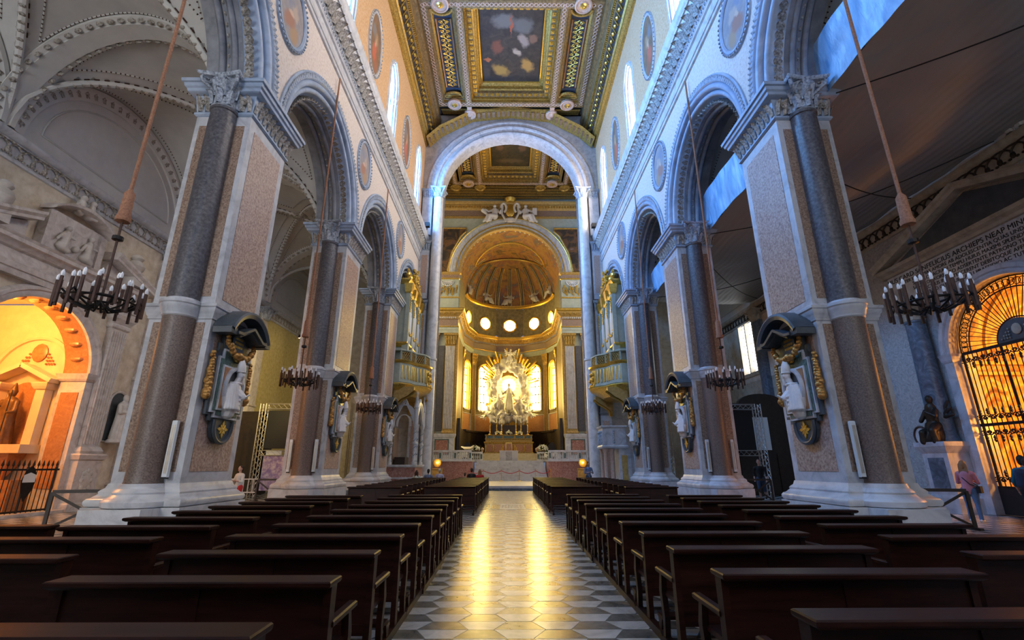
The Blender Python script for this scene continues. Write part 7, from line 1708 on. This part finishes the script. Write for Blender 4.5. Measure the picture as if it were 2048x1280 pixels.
# ------------------------------------------------------------------ people
for nm, c in (('pink', (.62, .27, .34)), ('jeans', (.10, .20, .36)), ('black_cloth', (.012, .012, .014)), ('denim_dark', (.04, .07, .13)), ('blue_shirt', (.16, .22, .36)), ('teal_shirt', (.02, .16, .22)), ('lavender', (.45, .45, .62)), ('red_cloth', (.55, .03, .03)), ('white_cloth', (.65, .66, .64)), ('mint', (.50, .60, .55)), ('navy', (.03, .045, .09))):
    mk('cloth_' + nm, [tuple(v * .85 for v in c), c], 14, .85, bump=.12)
for nm, c in (('brown', (.045, .025, .015)), ('blonde', (.36, .20, .09)), ('white', (.62, .60, .58)), ('black', (.012, .01, .009))): mk('hair_' + nm, [tuple(v * .6 for v in c), c], 40, .6, stretch=(1, 1, .15))
def person(label, loc, rz, top, bottom, hair, pose='stand', H=1.7, long_hair=False, bag=None, female=False, arms='down', shorts=False):
    """local: faces +y, feet at z=0 (or seat at pew height)"""
    t = thing('person', label, 'person', loc, rz); k = H / 1.7; sw = .2 * (.92 if female else 1)
    def V(x, y, z): return Vector((x * k, y * k, z * k))
    lift = 0
    hip = 0.92 if pose != 'sit' else .52
    def leg(mb, e, part):
        hp = V(e * .1, 0, hip)
        if pose == 'sit': kn, an = V(e * .12, .42, .5), V(e * .12, .45, .09)
        elif pose == 'walk': kn, an = (V(e * .1, .22, .52), V(e * .1, .12, .10)) if e > 0 else (V(e * .1, -.05, .5), V(e * .1, -.32, .14))
        else: kn, an = V(e * .11, .02, .5), V(e * .12, -.02, .09)
        if part == 'leg':
            mb.capsule(hp, kn, (.115 if female else .1) * k, .07 * k, 12); mb.capsule(kn, hp.lerp(kn, 1).lerp(an, .3 if shorts else 1.0), .072 * k, .055 * k, 12)
        elif part == 'shin': mb.capsule(kn, an, .052 * k, .04 * k, 10)
        else: mb.capsule(an + V(0, -.04, -.04), an + V(0, .15, -.05), .045 * k, .04 * k, 8)
    # body: one continuous skin
    b = MB(); tz = hip + .02
    b.capsule(V(0, 0, tz), V(0, -.01, tz + .2), (.165 if female else .15) * k, .14 * k, 14); b.capsule(V(0, -.01, tz + .2), V(0, 0, tz + .42), .14 * k, .15 * k, 14)
    b.capsule(V(-sw + .05, 0, tz + .46), V(sw - .05, 0, tz + .46), .085 * k, .085 * k, 12)
    sh = tz + .46; hands = []
    for e in (-1, 1):
        s0 = V(e * sw, 0, sh)
        if arms == 'front': el, ha = V(e * (sw + .06), .06, sh - .27), V(e * .08, .26, sh - .22)
        elif arms == 'walk': el, ha = V(e * (sw + .06), -e * .1, sh - .27), V(e * (sw + .05), -e * .1 + .14, sh - .48)
        else: el, ha = V(e * (sw + .07), -.02, sh - .28), V(e * (sw + .06), .08, sh - .5)
        b.capsule(s0, el, .062 * k, .05 * k, 10); b.capsule(el, s0.lerp(el, 1).lerp(ha, .45), .05 * k, .046 * k, 10); hands.append((el, ha, e))
    fuse(b, 'upper_body', top, t, .018 * k, 3)
    l = MB()
    for e in (-1, 1): leg(l, e, 'leg')
    l.capsule(V(-.06, 0, hip), V(.06, 0, hip), .14 * k, .14 * k, 12); fuse(l, 'trousers' if not shorts else 'shorts', bottom, t, .018 * k, 3)
    if shorts:
        l = MB(); [leg(l, e, 'shin') for e in (-1, 1)]; l.build('shins', 'skin', t)
    for e in (-1, 1): l = MB(); leg(l, e, 'foot'); l.build('shoe', 'cloth_white_cloth' if female else 'cloth_black_cloth', t)
    h = MB(); hz = sh + .1
    h.capsule(V(0, 0, sh + .02), V(0, .02, hz + .06), .052 * k, .05 * k, 10); h.ball(V(0, .03, hz + .17), (.075 * k, .095 * k, .115 * k), 14, 10); h.ball(V(0, .12, hz + .155), (.014 * k, .022 * k, .025 * k), 6, 5); h.ball(V(0, .085, hz + .085), (.045 * k, .04 * k, .03 * k), 8, 6)
    for e in (-1, 1): h.ball(V(e * .077, .02, hz + .165), (.012 * k, .022 * k, .03 * k), 6, 5)
    hd = fuse(h, 'head', 'skin', t, .012 * k, 1)
    f = MB()
    for e in (-1, 1): f.ball(V(e * .03, .108, hz + .185), (.012 * k, .008 * k, .008 * k), 6, 5)
    f.build('eyes', 'black', hd); MB().box(-.022 * k, .022 * k, .112 * k, .118 * k, (hz + .107) * k, (hz + .114) * k).build('mouth', 'cloth_red_cloth', hd)
    hr = MB(); hr.ball(V(0, .0, hz + .2), (.088 * k, .1 * k, .105 * k), 12, 8); hr.capsule(V(0, -.05, hz + .18), V(0, -.055, hz + .1), .075 * k, .06 * k, 10)
    if long_hair:
        for q in range(7): x = -.075 + .025 * q; hr.capsule(V(x, -.045, hz + .17), V(x * 1.35, -.075 + .01 * (q % 2), hz - .12 - .03 * (q % 3)), .035 * k, .022 * k, 8)
    fuse(hr, 'hair', hair, t, .014 * k, 1)
    for el, ha, e in hands:
        a = MB(); a.capsule(el.lerp(ha, .4), ha, .038 * k, .028 * k, 8); d = (ha - el).normalized(); sd = d.cross(Vector((0, 0, 1)) if abs(d.z) < .8 else Vector((0, 1, 0))).normalized()
        a.ball(ha + d * .045 * k, (.03 * k, .03 * k, .04 * k), 8, 6)
        for q in range(4): o = ha + d * .075 * k + sd * (q - 1.5) * .016 * k; a.capsule(o, o + d * (.05 + .008 * (q in (1, 2))) * k + Vector((0, .012, 0)), .008 * k, .007 * k, 6)
        a.capsule(ha + d * .02 * k + sd * .03 * k, ha + d * .06 * k + sd * .05 * k, .01 * k, .008 * k, 6); fuse(a, 'hand', 'skin', t, .007 * k, 0)
    if bag == 'strap':
        q = MB(); q.tube([V(-.17, .05, sh - .02), V(-.05, -.14, sh - .12), V(.1, -.17, sh - .3), V(.24, -.06, tz + .08)], .014 * k, 6); q.tube([V(-.17, .05, sh + .06), V(.0, .17, sh - .2), V(.24, .04, tz + .08)], .014 * k, 6); q.build('bag_strap', 'black', t); MB().rect_loft(.2 * k, .3 * k, -.1 * k, .1 * k, [((tz - .1) * k, 0), ((tz + .1) * k, 0)]).build('shoulder_bag', 'black', t, False)
    if bag == 'backpack':
        q = MB(); q.capsule(V(0, -.22, tz + .12), V(0, -.2, tz + .4), .14 * k, .12 * k, 12); fuse(q, 'backpack', 'cloth_navy', t, .02, 2)
    return t
P = pi
person('woman in a pink top and blue jeans with long blonde hair, standing at the gate', (13.55, 14.75, 0), rad(-60), 'cloth_pink', 'cloth_jeans', 'hair_blonde', H=1.64, long_hair=True, bag='strap', female=True, arms='front')
person('man in a teal shirt with a navy backpack, standing before the gate', (13.9, 13.35, 0), rad(-70), 'cloth_teal_shirt', 'cloth_black_cloth', 'hair_black', H=1.76, bag='backpack')
person('visitor in dark clothes striding past the barrier towards the chapel gate', (13.1, 12.45, 0), rad(-100), 'cloth_navy', 'cloth_black_cloth', 'hair_brown', 'walk', H=1.72, arms='walk')
person('man in a black shirt and dark shorts walking past the dark doorway', (11.9, 23.6, 0), rad(150), 'cloth_black_cloth', 'cloth_denim_dark', 'hair_brown', 'walk', H=1.78, arms='walk', shorts=True)
person('man in a blue shirt standing behind the pews with head bowed', (4.85, 30.8, 0), rad(190), 'cloth_blue_shirt', 'cloth_denim_dark', 'hair_black', H=1.68, arms='front')
ys = lambda row: 17.25 + row + .12
def sitter(x, y, *a, **k): return person(a[0], (x, y, 0), 0, a[1], 'cloth_denim_dark', a[2], 'sit', **k)
sitter(-5.35, 28.05, 'seated woman with long dark hair in a pale mint top', 'cloth_mint', 'hair_brown', H=1.62, long_hair=True, female=True)
sitter(-4.85, 29.05, 'seated dark-haired man in a blue shirt next to a white-haired man', 'cloth_blue_shirt', 'hair_black', H=1.68)
sitter(-4.2, 29.05, 'seated white-haired man in a lavender shirt', 'cloth_lavender', 'hair_white', H=1.72)
sitter(-2.35, 29.5, 'seated dark-haired person in black beside a blonde woman in red', 'cloth_black_cloth', 'hair_black', H=1.74)
sitter(-1.85, 29.5, 'seated blonde woman in a bright red top', 'cloth_red_cloth', 'hair_blonde', H=1.66, female=True, long_hair=True)
sitter(-2.75, 29.5, 'seated child in a pale top beside a person in black', 'cloth_white_cloth', 'hair_brown', H=1.42)
person('visitor in white glimpsed beyond the tall pier beside the ochre wall', (-10.2, 18.6, 0), rad(160), 'cloth_white_cloth', 'cloth_red_cloth', 'hair_brown', H=1.5, female=True, arms='front')
